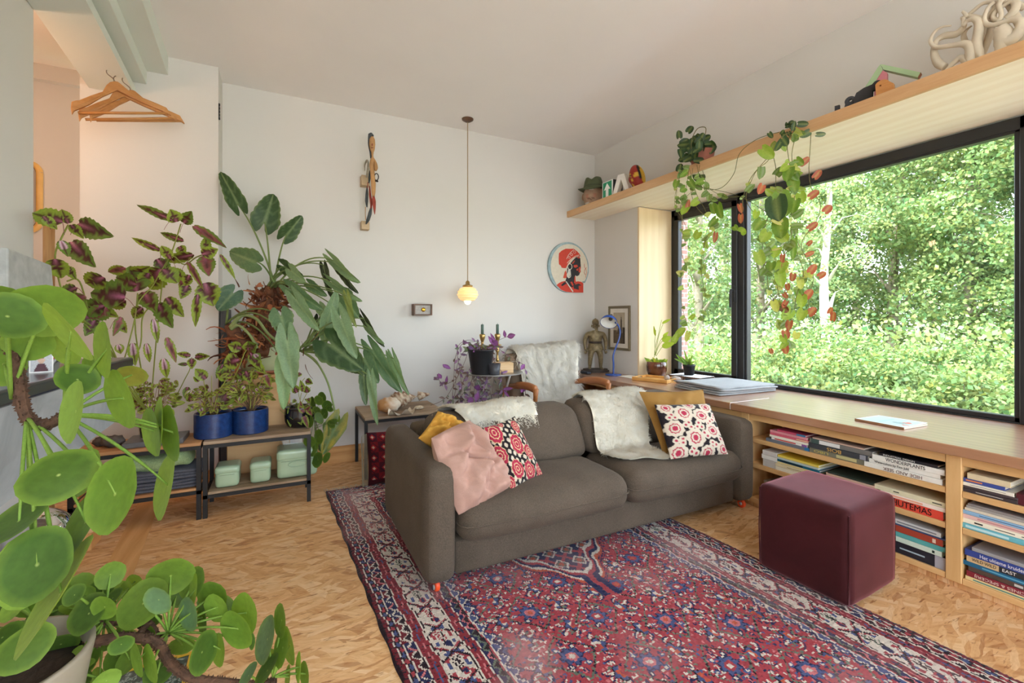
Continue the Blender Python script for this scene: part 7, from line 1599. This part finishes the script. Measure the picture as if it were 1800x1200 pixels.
# small money plant hanging over the bench end
mp = V((.125, 3.93, BZ)); MT2 = pot('money_plant', 'small trailing money plant at the right end of the bench', mp, [(0, 0), (.05, 0), (.052, .004), (.062, .085), (.062, .09), (.057, .09), (.054, .07), (0, .07)], M_POTB)
P_ = Plant(); base_n = at(553, 728, 3.5)
for (cx, cy, mj, mn, an, tn) in ((551, 707, 22, 10, 80, 0), (561, 703, 19, 15, 60, 0), (567, 698, 20, 15, 80, 0), (575, 711, 19, 17, 20, 0), (571, 726, 20, 14, 90, 0), (562, 734, 22, 15, 70, 4), (546, 741, 22, 13, 100, 1), (562, 767, 28, 16, 90, 1), (575, 753, 26, 13, 85, 4), (545, 775, 23, 20, 30, 1), (554, 790, 26, 11, 115, 1), (566, 784, 20, 12, 110, 4), (559, 808, 28, 19, 110, 0), (575, 804, 22, 11, 120, 1), (586, 742, 18, 10, 160, 0), (597, 738, 18, 5, 90, 2), (583, 745, 16, 12, 60, 0), (557, 720, 16, 12, 40, 0), (580, 718, 14, 10, 40, 0)):
    c = at(cx, cy, 3.42 + random.uniform(-.05, .05)); e = toeye(c); a = math.radians(an); r1 = RT; u1 = UP
    majd = r1 * math.cos(a) - u1 * math.sin(a); mind = r1 * math.sin(a) + u1 * math.cos(a); R = mj / 2 * 3.42 / 800; cosf = mn / mj; md = mind * cosf + e * math.sqrt(max(0, 1 - cosf ** 2)); n = majd.cross(md); n = -n if n.dot(e) < 0 else n
    disc(c, majd * R, md * R, n.normalized(), R, jit(TONE[tn] if tn != 2 else PB, .1), 14, 3); P_.stem(petiole(base_n + V((0, 0, random.uniform(-.15, .03))), c, .01, 5), .0016, S(110, 140, 70), 4)
P_.stem(spline([mp + V((0, 0, .07)), base_n, at(556, 760, 3.46), at(562, 790, 3.45)], 5), .004, S(90, 80, 60)); P_.done(MT2, 'leaves', 'stems')

# ---------------- elephant ear on the plywood stand
ec = V((-.17, 4.21, .9055)); EL = thing('elephant_ear', 'huge elephant ear plant with drooping arrow leaves on the plywood stand', 'plant', ec)
M_PALEP = plain('pale green glaze', S(186, 192, 148), .35, 0, .06, 10, .02, 40, .5, coat=.2)
MB().lathe([(0, 0), (.14, 0), (.175, .015), (.18, .028), (.172, .030), (.13, .012), (0, .010)], ec, 40).build('saucer', plain('terracotta saucer', S(160, 104, 78), .6), EL, smooth=True)
MB().lathe([(0, .012), (.115, .012), (.13, .02), (.155, .10), (.158, .19), (.150, .25), (.155, .262), (.150, .264), (.14, .25), (.14, .22), (0, .22)], ec, 40).build('pot', M_PALEP, EL, smooth=True)
hk = MB(); hk.usecol = True; r = random.Random(4)
def husk(c, d, L, w, curl):
    col = jit(r.choice((S(150, 88, 54), S(122, 70, 44), S(176, 112, 72), S(96, 56, 40))), .15); n = d.orthogonal().normalized(); n = Quaternion(d, r.random() * 6.28) @ n; s_ = d.cross(n); vs = []
    for i in range(6):
        f = i / 5; p = c + d * (L * f) + n * (curl * L * math.sin(f * 2.5)); ww = w * (1 - .75 * f) * (1 + .3 * math.sin(f * 9))
        for k in (-1, 0, 1): vs.append(p + s_ * (k * ww) + n * (abs(k) * ww * .5))
    hk.add(vs, [(i * 3 + j, i * 3 + j + 1, i * 3 + j + 4, i * 3 + j + 3) for i in range(5) for j in range(2)], [jit(col, .08)] * 18)
tk = spline([at(472, 612, 3.62), at(462, 575, 3.62), at(470, 535, 3.64), at(478, 505, 3.66)], 6)
for i in range(230):
    f = r.random(); p = tk[int(f * (len(tk) - 1))]; a = r.random() * 6.28; o = RT * math.cos(a) + FW * math.sin(a); w_ = .15 * (1 - .35 * f)
    c = p + o * w_ * r.uniform(.5, 1) + UP * r.uniform(-.05, .05); d = (o * r.uniform(.2, 1) + UP * r.uniform(-1.1, .7) + V((r.gauss(0, .3), r.gauss(0, .3), 0))).normalized(); husk(c, d, r.uniform(.05, .16), r.uniform(.008, .024), r.uniform(-.5, .5))
for i in range(120):
    c = at(r.uniform(398, 448), r.uniform(572, 640), 3.50 + r.uniform(-.05, .08)); d = V((r.gauss(0, 1), r.gauss(0, .6), r.gauss(-.5, .6))).normalized(); husk(c, d, r.uniform(.05, .15), r.uniform(.008, .022), r.uniform(-.5, .5))
for a, b in (((408, 590), (365, 598)), ((412, 575), (395, 565)), ((420, 505), (403, 480)), ((440, 500), (438, 482)), ((537, 640), (552, 665)), ((532, 625), (528, 600)), ((545, 600), (560, 580))): q = at(*a, 3.5); e_ = at(*b, 3.45) - q; husk(q, e_.normalized(), e_.length, .008, .1)
hk.build('dry_husks', M_STEM, EL, smooth=False)['kind'] = 'stuff'
MB().tube(tk, [.085, .08, .075, .07, .07, .068, .066, .064, .06, .06, .058, .055, .055, .05, .05, .048, .046, .044, .04][:len(tk)], 14).build('trunk', plain('fibrous brown trunk', S(110, 70, 48), .9, 0, .35, 30, .8, 60), EL, smooth=True)
MB().tube(spline([at(470, 618, 3.60), at(440, 612, 3.52), at(415, 590, 3.48), at(405, 568, 3.46)], 5), [.05, .05, .048, .046, .045] * 3 + [.03], 12).build('side_trunk', plain('fibrous brown trunk', S(110, 70, 48), .9, 0, .35, 30, .8, 60), EL, smooth=True)
P = Plant(); EG = S(104, 134, 96); EGd = S(62, 88, 52); EGp = S(136, 164, 122); EDk = S(52, 58, 44); EY = S(196, 178, 84)
TO, TR, TL_ = (478, 500, 3.62), (532, 612, 3.55), (405, 568, 3.46)
def ecol(c, yel=0):
    def cf(s, a):
        e = abs(a); k = jit(c, .04)
        if e < .1: return mixc(k, S(170, 190, 140), .45)
        if e > .85: return mixc(k, S(160, 176, 110), .35)
        if yel: return mixc(k, jit(EY, .15), max(0, min(1, yel * (.5 + 1.3 * nz(s * 4, a * 2, 1)))))
        return mixc(k, S(150, 172, 130), .18 if math.sin(s * 22 - e * 6) > .75 else 0)
    return cf
EL_ = [ # attach, tip, width px, depth, colour, source, roll, lobe, lift
 (417, 358, 388, 298, 34, 3.55, EGd, 0, .3, .30, .1), (465, 391, 481, 340, 52, 3.7, EGd, 0, 0, .32, .1), (504, 412, 532, 380, 34, 3.75, EGd, 0, .3, .34, .1), (449, 460, 399, 442, 46, 3.45, EG, 0, -.2, .25, .06), (409, 516, 382, 545, 42, 3.35, S(84, 116, 92), 2, .1, .34, .05), (512, 475, 534, 496, 24, 3.5, EGp, 0, .6, .3, .05), (500, 468, 530, 487, 26, 3.58, EGd, 0, .6, .35, .05),
 (587, 458, 628, 499, 19, 3.75, EGp, 0, .9, .38, .16), (590, 463, 624, 517, 15, 3.80, EDk, 0, .9, .12, .12), (569, 466, 583, 530, 15, 3.82, EDk, 0, .8, .12, .10), (586, 498, 632, 532, 17, 3.70, EGp, 0, .8, .38, .10), (512, 508, 563, 545, 30, 3.40, EG, 0, .4, .30, .08), (520, 525, 556, 581, 28, 3.35, EGp, 0, .5, .32, .06), (494, 556, 503, 592, 44, 3.30, EG, 2, 0, .42, .05), (505, 598, 514, 682, 42, 3.22, EGp, 2, .1, .34, .14), (498, 635, 500, 720, 32, 3.27, S(150, 180, 126), 2, -.2, .15, .08), (574, 566, 594, 511, 28, 3.60, EGp, 1, .4, .25, .02), (600, 562, 624, 630, 34, 3.45, EGp, 1, .3, .38, .06), (602, 520, 628, 557, 40, 3.75, EG, 0, .3, .25, .06), (610, 520, 622, 575, 13, 3.62, S(150, 162, 90), 0, .7, .2, .06), (583, 606, 636, 648, 72, 3.45, EGd, 1, 0, .36, .04), (640, 560, 671, 611, 13, 3.75, EDk, 1, .8, .3, .12), (646, 575, 672, 606, 12, 3.72, EGp, 1, .9, .2, .1), (655, 615, 700, 690, 30, 3.66, EG, 1, .5, .28, .10), (692, 630, 714, 695, 15, 3.72, EGp, 1, .7, .26, .10), (680, 630, 702, 692, 17, 3.70, EGp, 1, .7, .2, .10), (640, 630, 663, 673, 36, 3.62, EG, 1, .3, .25, .06), (640, 662, 641, 712, 20, 3.58, S(100, 126, 96), 1, .4, .25, .05), (652, 662, 660, 748, 18, 3.52, EGp, 1, .4, .16, .06), (563, 540, 577, 566, 20, 3.66, EGp, 0, .3, .3, .05), (568, 568, 571, 604, 24, 3.68, EGp, 1, .4, .2, .05), (560, 560, 556, 600, 18, 3.8, EDk, 1, .3, .2, .05), (590, 540, 585, 580, 22, 3.72, EG, 0, .2, .3, .05), (612, 640, 640, 655, 24, 3.7, EGd, 1, .3, .2, .04), (545, 500, 572, 520, 20, 3.72, EG, 0, .4, .3, .06)]
for (a, b, c, d, w, t, col, src, ro, lb, lf) in EL_:
    q = at(a, b, t); tip = at(c, d, t - .05 if d > b else t + .02); W_px = w / max(.35, math.cos(ro)) ; L = (tip - q).length
    leaf(P.lf, q, tip, W_px * 1.02 * t / 800, lambda s: max(.03, (1 - s) ** .48 * min(1, .72 + 1.9 * s) * (1 + .05 * math.sin(s * 34))) if s < .97 else .03, ecol(col), ro, .10, .10, 16, 5, 0, None, lb)
    s0 = at(*(TO, TR, TL_)[src]) + V((random.uniform(-.03, .03), random.uniform(-.03, .03), random.uniform(-.03, .02)))
    up = lf * 1.2 + (.10 if src == 2 else .02)
    P.stem(petiole(s0, q, up, 12), [.0085 - .0045 * i / 12 for i in range(13)], jit(S(118, 134, 76), .1), 7)
leaf(P.lf, at(592, 746, 3.45), at(566, 800, 3.42), 42 * 3.45 / 800, lambda s: max(.03, (1 - s) ** .6 * min(1, .75 + 2.2 * s)), ecol(EG, 1.1), .2, .05, .15, 14, 4, 0, None, .42)
PS2 = Plant(); PS2.stem(spline([at(532, 618, 3.52), at(556, 636, 3.48), at(576, 672, 3.46), at(587, 715, 3.45), at(592, 746, 3.45)], 5), [.010] * 6 + [.007] * 15, S(126, 140, 84), 8)
for pts in ([(405, 575), (425, 555), (450, 560), (470, 585), (487, 600)], [(406, 578), (420, 572), (440, 590), (452, 612)]): PS3 = Plant(); PS3.stem(spline([at(u, v, 3.40) for u, v in pts], 6), [.016] * 6 + [.011] * 20, S(140, 150, 96), 8); PS3.done(EL, '', 'leaf_stalk')
P.done(EL, 'leaf_blades', 'leaf_stalks'); PS2.done(EL, '', 'leaf_stalk')

# ---------------- inch plant vines over the round side table
P = Plant(); VP = S(138, 92, 150); VG = S(112, 122, 102); VB = S(120, 84, 84); r = random.Random(12)
def vine(P, pts, t, leaves, size, cols, rad=.002, col=S(120, 92, 80), seed=0, prof=P_LANCE, dz=0, wr=.42):
    rr = random.Random(seed); p = spline([at(u, v, t + (dd[0] if dd else 0)) for u, v, *dd in pts], 6); P.stem(p, rad, col, 5)
    for k in range(leaves):
        i = rr.randrange(1, len(p)); q = p[i]; d = (RT * rr.uniform(-1, 1) + UP * rr.uniform(-.9, .5) + FW * rr.uniform(-.8, .3)).normalized(); s_ = size * rr.uniform(.6, 1.2); c = jit(rr.choice(cols), .18)
        leaf(P.lf, q, q + d * s_, s_ * wr, prof, lambda s, a: mixc(c, S(190, 190, 180), .35) if .3 < abs(a) < .7 else c, rr.uniform(-.6, .6), .15, .2, 6, 2)
vs_ = [[(838, 600), (812, 605), (800, 630), (798, 660), (795, 700)], [(842, 600), (820, 598), (804, 612), (808, 650), (812, 690), (806, 715)], [(845, 602), (826, 612), (815, 640), (790, 690), (775, 705), (757, 712)], [(850, 602), (835, 625), (838, 660), (830, 700)], [(838, 640), (820, 660), (806, 690), (785, 712)], [(850, 605), (858, 640), (856, 680), (852, 715)], [(860, 605), (870, 640), (866, 680), (862, 715)], [(843, 640), (846, 680), (838, 715)], [(832, 650), (826, 690), (822, 716)], [(848, 645), (840, 690), (850, 712)], [(868, 600), (880, 615), (905, 632), (922, 645), (924, 680), (921, 712)], [(860, 612), (872, 640), (882, 655), (880, 680), (875, 705)], [(836, 665), (850, 690), (870, 692), (885, 684)], [(810, 640), (802, 665), (778, 675), (768, 658)], [(838, 655), (815, 690), (800, 712)], [(855, 655), (850, 690), (838, 716)], [(842, 600), (815, 618), (802, 650), (800, 690), (788, 715)], [(848, 650), (862, 690), (866, 716)], [(830, 640), (812, 676), (808, 716)]]
for i, pts in enumerate(vs_): vine(P, pts, 4.17, 13, .055, (VP, VB, VG, VP, VB, VG, S(160, 104, 172)), seed=50 + i)
for (a, b, c, d, w) in ((870, 608, 858, 590, 7), (872, 605, 862, 585, 6), (868, 606, 874, 598, 14), (888, 593, 886, 580, 6), (892, 592, 906, 588, 10), (785, 645, 778, 642, 6), (792, 648, 778, 640, 7), (776, 665, 770, 656, 7), (784, 675, 786, 660, 5), (922, 640, 915, 650, 8), (884, 684, 902, 682, 7), (885, 686, 896, 698, 5), (921, 680, 916, 690, 10), (918, 700, 912, 706, 10), (840, 690, 836, 705, 10), (838, 685, 842, 676, 14), (832, 700, 822, 706, 12)): leaf(P.lf, at(a, b, 4.16), at(c, d, 4.12), w * 4.16 / 800, P_LANCE, lambda s, x: mixc(S(170, 104, 186), VB, abs(x) * .6))
P.stem(spline([at(862, 606, 4.18), at(872, 600, 4.16), at(885, 594, 4.16), at(893, 591, 4.15)], 4), .002, S(120, 92, 80))
for k in range(70):
    a = r.random() * 6.28; q = V((1.62, 3.87, tz + .215)) + V((math.cos(a), math.sin(a), 0)) * r.uniform(.02, .13) + UP * r.uniform(0, .04); d = V((math.cos(a), math.sin(a), r.uniform(-.3, .5))).normalized(); c = jit(r.choice((VG, VB, VP, S(136, 150, 110))), .2); leaf(P.lf, q, q + d * .05, .02, P_LANCE, lambda s, x: c, r.uniform(-.5, .5))
P.done(PP, 'leaves', 'vines')

# ---------------- heart-leaved vines hanging from the high shelf
HG1 = S(112, 146, 52); HG2 = S(148, 174, 60); HG3 = S(60, 84, 52); HR = S(176, 92, 70); HY = S(196, 200, 96)
def tpot(label, c, r, h): return pot('trailing_plant', label, c, [(0, 0), (r * .75, 0), (r * .78, .004), (r, h), (r * .94, h), (r * .9, h * .85), (0, h * .85)], plain('terracotta', S(150, 92, 76), .75, 0, .12, 14))
def hleaf(P, a, b, c, d, w, t, col, ro=0): leaf(P.lf, at(a, b, t), at(c, d, t - .02), w * t / 800, P_HEART, lambda s, x: mixc(col, S(206, 214, 120), .25) if abs(x) < .12 else jit(col, .05), ro, .12, .12, 8, 2, 0, None, .18)
def hvine(P, pts, t, n, size, cols, seed, rad=.0019, col=S(118, 112, 62)): vine(P, pts, t, n, size, cols, rad, col, seed, P_HEART, 0, .8)
c1 = V((3.13, onX(1234, 270, 3.13).y, ZH)); T1 = tpot('left heart-leaved trailing plant in a terracotta pot on the high shelf', c1, .10, .13); P = Plant(); t1 = 3.66; r = random.Random(8)
for k in range(46):
    u, v = r.gauss(1222, 17), r.gauss(266, 17); u = max(1190, min(1262, u)); v = max(232, min(306, v)); d = r.uniform(0, 6.28); hleaf(P, u, v, u + 15 * math.cos(d), v + 13 * math.sin(d), 14, 3.74 + r.uniform(-.06, .12), jit(HG3, .2), r.uniform(-.6, .6))
P.stem(spline([at(1215, 262, 3.7), at(1216, 245, 3.68), at(1226, 226, 3.68), at(1240, 224, 3.7), at(1240, 236, 3.72)], 4), .003, S(120, 110, 70))
V1 = [[(1205, 290), (1192, 320), (1186, 360), (1200, 390), (1198, 440), (1204, 470), (1195, 500)], [(1212, 290), (1206, 330), (1196, 370), (1210, 410), (1212, 450), (1196, 480), (1198, 530), (1205, 560), (1216, 580), (1236, 540), (1240, 490), (1236, 440), (1244, 400)], [(1225, 290), (1232, 320), (1250, 345), (1254, 370)], [(1218, 295), (1214, 330), (1222, 360), (1240, 380), (1262, 395), (1290, 400)], [(1230, 290), (1222, 330), (1205, 350), (1198, 400), (1206, 430)], [(1210, 290), (1224, 340), (1240, 370), (1248, 400), (1238, 430), (1232, 470), (1240, 520)], [(1198, 300), (1190, 330), (1188, 370)], [(1235, 300), (1246, 330), (1275, 345), (1305, 345)]]
for i, pts in enumerate(V1): hvine(P, pts, t1, (9, 16, 7, 9, 9, 12, 6, 4)[i], .055, (HG1, HG1, HG2, HY) if i != 1 else (HG2, HY, HG1), 200 + i)
for (a, b, c, d, w, k) in ((1206, 302, 1196, 310, 11, HG1), (1190, 318, 1186, 330, 12, HG1), (1212, 318, 1220, 330, 14, HG1), (1204, 330, 1196, 336, 14, HG1), (1236, 318, 1222, 322, 13, HG1), (1226, 352, 1214, 360, 15, HG2), (1208, 362, 1198, 376, 14, HG2), (1252, 360, 1256, 376, 12, HG1), (1262, 360, 1268, 384, 16, HG1), (1228, 408, 1222, 420, 15, HG2), (1258, 410, 1256, 426, 10, HR), (1258, 384, 1246, 398, 13, HG1), (1212, 408, 1200, 408, 12, HG2), (1302, 408, 1310, 402, 18, HG2), (1300, 360, 1304, 374, 10, HR), (1302, 378, 1302, 392, 10, HR), (1290, 398, 1296, 404, 12, HG1), (1206, 370, 1212, 350, 8, HR), (1192, 588, 1204, 575, 14, HG2), (1184, 600, 1192, 585, 12, HG2), (1210, 584, 1206, 600, 10, HY), (1200, 505, 1192, 508, 9, HG2), (1214, 560, 1222, 552, 9, HG2)): hleaf(P, a, b, c, d, w, t1 - .03, jit(k, .1), random.uniform(-.4, .4))
P.stem(spline([at(1218, 318, t1), at(1240, 332, 3.55), at(1268, 330, 3.4), at(1290, 305, 3.3), at(1300, 270, 3.2), at(1330, 245, 3.1), at(1370, 232, 3.0)], 6), .0022, S(110, 112, 66)); P.stem(spline([at(1215, 325, t1), at(1250, 332, 3.5), at(1300, 345, 3.35), at(1350, 375, 3.1), at(1365, 392, 3.0)], 6), .0018, S(110, 112, 66))
P.done(T1, 'leaves', 'vines')
c2 = V((3.29, onX(1410, 220, 3.29).y, ZH)); T2 = tpot('right heart-leaved trailing plant with red leaves hanging from the high shelf', c2, .075, .085); P = Plant(); t2 = 2.95
V2 = [[(1398, 228), (1384, 250), (1388, 290), (1392, 330), (1380, 380), (1386, 420), (1376, 460), (1384, 500), (1380, 540), (1384, 580), (1378, 612)], [(1392, 230), (1370, 245), (1352, 280), (1330, 300), (1316, 330), (1312, 352), (1330, 378), (1360, 390), (1392, 380)], [(1386, 235), (1360, 262), (1364, 300), (1360, 350), (1344, 400), (1340, 440), (1348, 480), (1352, 510), (1366, 535), (1380, 545)], [(1404, 226), (1392, 270), (1398, 330), (1390, 400), (1400, 440), (1412, 480), (1400, 520), (1396, 550)], [(1426, 224), (1424, 260), (1422, 300), (1426, 330), (1442, 360), (1434, 390), (1412, 420), (1410, 440), (1422, 460), (1430, 490), (1422, 520), (1424, 545), (1444, 558), (1462, 562)], [(1400, 236), (1374, 252), (1338, 290), (1318, 316), (1306, 348), (1306, 372)], [(1396, 300), (1378, 345), (1362, 380), (1344, 400), (1346, 430), (1360, 450), (1366, 470)], [(1384, 440), (1370, 470), (1366, 500), (1372, 530), (1376, 560), (1376, 590)], [(1392, 400), (1408, 440), (1416, 470), (1408, 500), (1400, 530)], [(1378, 612), (1362, 622), (1345, 626)]]
for i, pts in enumerate(V2): hvine(P, pts, t2 + (i % 3 - 1) * .03, (16, 4, 11, 12, 0, 2, 8, 9, 8, 0)[i], .065, (HG1, HG2, HG1, HY), 300 + i, .0022)
for (a, b, c, d, w, k) in ((1340, 262, 1360, 278, 22, HG2), (1372, 250, 1364, 264, 12, HG3), (1376, 244, 1384, 256, 16, HG3), (1352, 234, 1358, 242, 9, HG3), (1394, 228, 1398, 212, 8, HG3), (1404, 218, 1422, 218, 12, HG3), (1422, 232, 1408, 240, 14, S(96, 116, 96)), (1436, 236, 1452, 236, 10, S(120, 140, 124)), (1384, 290, 1372, 300, 14, HG2), (1400, 280, 1412, 290, 14, HG1), (1388, 296, 1382, 318, 20, HG1), (1392, 312, 1398, 336, 22, HG1), (1406, 340, 1412, 356, 18, HG2), (1364, 350, 1368, 388, 40, HG3), (1372, 342, 1382, 380, 32, HG1), (1398, 352, 1392, 374, 20, HG1), (1372, 388, 1372, 418, 30, HG1), (1338, 388, 1326, 404, 20, HG1), (1330, 372, 1326, 384, 13, HG2), (1370, 410, 1384, 424, 22, HG2), (1348, 408, 1338, 424, 22, HG2), (1332, 444, 1340, 466, 20, HG2), (1366, 436, 1360, 452, 18, HG2), (1356, 462, 1354, 476, 18, HG1), (1376, 462, 1368, 480, 22, HG2), (1370, 476, 1374, 504, 20, HG2), (1396, 420, 1394, 456, 12, HG1), (1406, 490, 1408, 508, 13, HY), (1410, 520, 1408, 540, 18, HG2), (1412, 546, 1404, 562, 18, HG2), (1360, 530, 1366, 548, 14, HY), (1390, 545, 1376, 560, 22, HG2), (1376, 590, 1380, 604, 13, HG2), (1400, 585, 1398, 596, 14, HY), (1382, 602, 1372, 612, 11, HG2), (1340, 326, 1334, 340, 15, HR), (1408, 288, 1424, 276, 13, HR), (1432, 312, 1444, 298, 13, HR), (1424, 346, 1440, 334, 14, HR), (1450, 372, 1462, 360, 15, HR), (1422, 402, 1438, 390, 13, HR), (1420, 430, 1428, 422, 8, HR), (1418, 448, 1432, 442, 9, HR), (1424, 478, 1434, 464, 14, HR), (1440, 486, 1452, 478, 12, HR), (1416, 522, 1428, 508, 15, HR), (1422, 552, 1434, 540, 15, HR), (1464, 562, 1466, 548, 10, HR), (1458, 550, 1462, 540, 9, HR), (1394, 482, 1392, 494, 12, HR), (1384, 500, 1386, 510, 9, HR), (1378, 516, 1384, 524, 9, HR), (1376, 448, 1374, 460, 9, HR), (1380, 460, 1376, 472, 9, HR), (1388, 565, 1386, 580, 13, HR), (1380, 582, 1384, 596, 14, HR), (1380, 608, 1382, 622, 13, HR), (1354, 614, 1358, 622, 8, HR), (1374, 540, 1386, 548, 14, S(120, 70, 40)), (1382, 530, 1376, 540, 10, HR)): hleaf(P, a, b, c, d, w, t2 - .04, jit(k, .1), random.uniform(-.3, .3))
for k in range(16):
    u, v = random.gauss(1398, 18), random.gauss(226, 7); d = random.uniform(0, 6.28); hleaf(P, u, v, u + 10 * math.cos(d), v + 8 * math.sin(d), 9, 3.0, jit(HG3, .2), random.uniform(-.6, .6))
P.done(T2, 'leaves', 'vines')
SUN_E = 3.6; SKY_E = 2.5; EXPO = 1.52
# ================================================================ light and camera
wd = bpy.data.worlds.new('sky'); SC.world = wd; wd.use_nodes = True; t = wd.node_tree; t.nodes.clear()
o = t.nodes.new('ShaderNodeOutputWorld'); bg = t.nodes.new('ShaderNodeBackground')
sk = t.nodes.new('ShaderNodeTexSky'); sk.sky_type = 'NISHITA'; sk.sun_disc = False; sk.sun_elevation = math.radians(50); sk.sun_rotation = math.radians(280); sk.air_density = 1.0; sk.dust_density = 3
mx = t.nodes.new('ShaderNodeMix'); mx.data_type = 'RGBA'; mx.inputs[0].default_value = .86; t.links.new(sk.outputs[0], mx.inputs[6]); mx.inputs[7].default_value = (.94, .98, 1.05, 1)
t.links.new(mx.outputs[2], bg.inputs[0]); bg.inputs[1].default_value = SKY_E; t.links.new(bg.outputs[0], o.inputs[0])
def lamp(name, kind, loc, energy, color=(1, 1, 1), **k):
    d = bpy.data.lights.new(name, kind); d.energy = energy; d.color = color
    for a, b in k.items(): setattr(d, a, b)
    ob = bpy.data.objects.new(name, d); COL.objects.link(ob); ob.location = loc; return ob
s = lamp('sun', 'SUN', (0, 0, 20), SUN_E, (1, .96, .88), angle=math.radians(6)); s.rotation_euler = V((-.80, .22, .62)).to_track_quat('Z', 'Y').to_euler()
for nm, loc, rot, sx, sy in (('window portal', (3.98, 1.73, 1.62), (0, PI / 2, 0), 1.85, 4.0), ('rear portal', (1.12, -2.12, 1.55), (PI / 2, 0, 0), 4.1, 3.0)):
    p = lamp(nm, 'AREA', loc, 0); p.data.shape = 'RECTANGLE'; p.data.size = sx; p.data.size_y = sy; p.data.cycles.is_portal = True; p.rotation_euler = rot
lamp('hall lamp', 'POINT', (-1.8, 3.55, 2.6), 7, (1, .58, .33), shadow_soft_size=.12)
cd = bpy.data.cameras.new('camera'); cd.lens = 16; cd.sensor_width = 36; cd.shift_y = -41.5 / 1800; cd.clip_start = .02; cd.clip_end = 300
cam = bpy.data.objects.new('camera', cd); COL.objects.link(cam); cam.location = EYE; cam.rotation_euler = (PI / 2, 0, -YAW); SC.camera = cam
vs = SC.view_settings; vs.view_transform = 'Standard'; vs.look = 'None'; vs.gamma = 1; vs.exposure = EXPO; vs.use_curve_mapping = False
SC.cycles.max_bounces = 12; SC.cycles.diffuse_bounces = 10; SC.cycles.transparent_max_bounces = 16; SC.cycles.use_denoising = True; SC.cycles.sample_clamp_indirect = 6
SC.cycles.use_adaptive_sampling = True; SC.cycles.caustics_reflective = False; SC.cycles.caustics_refractive = False
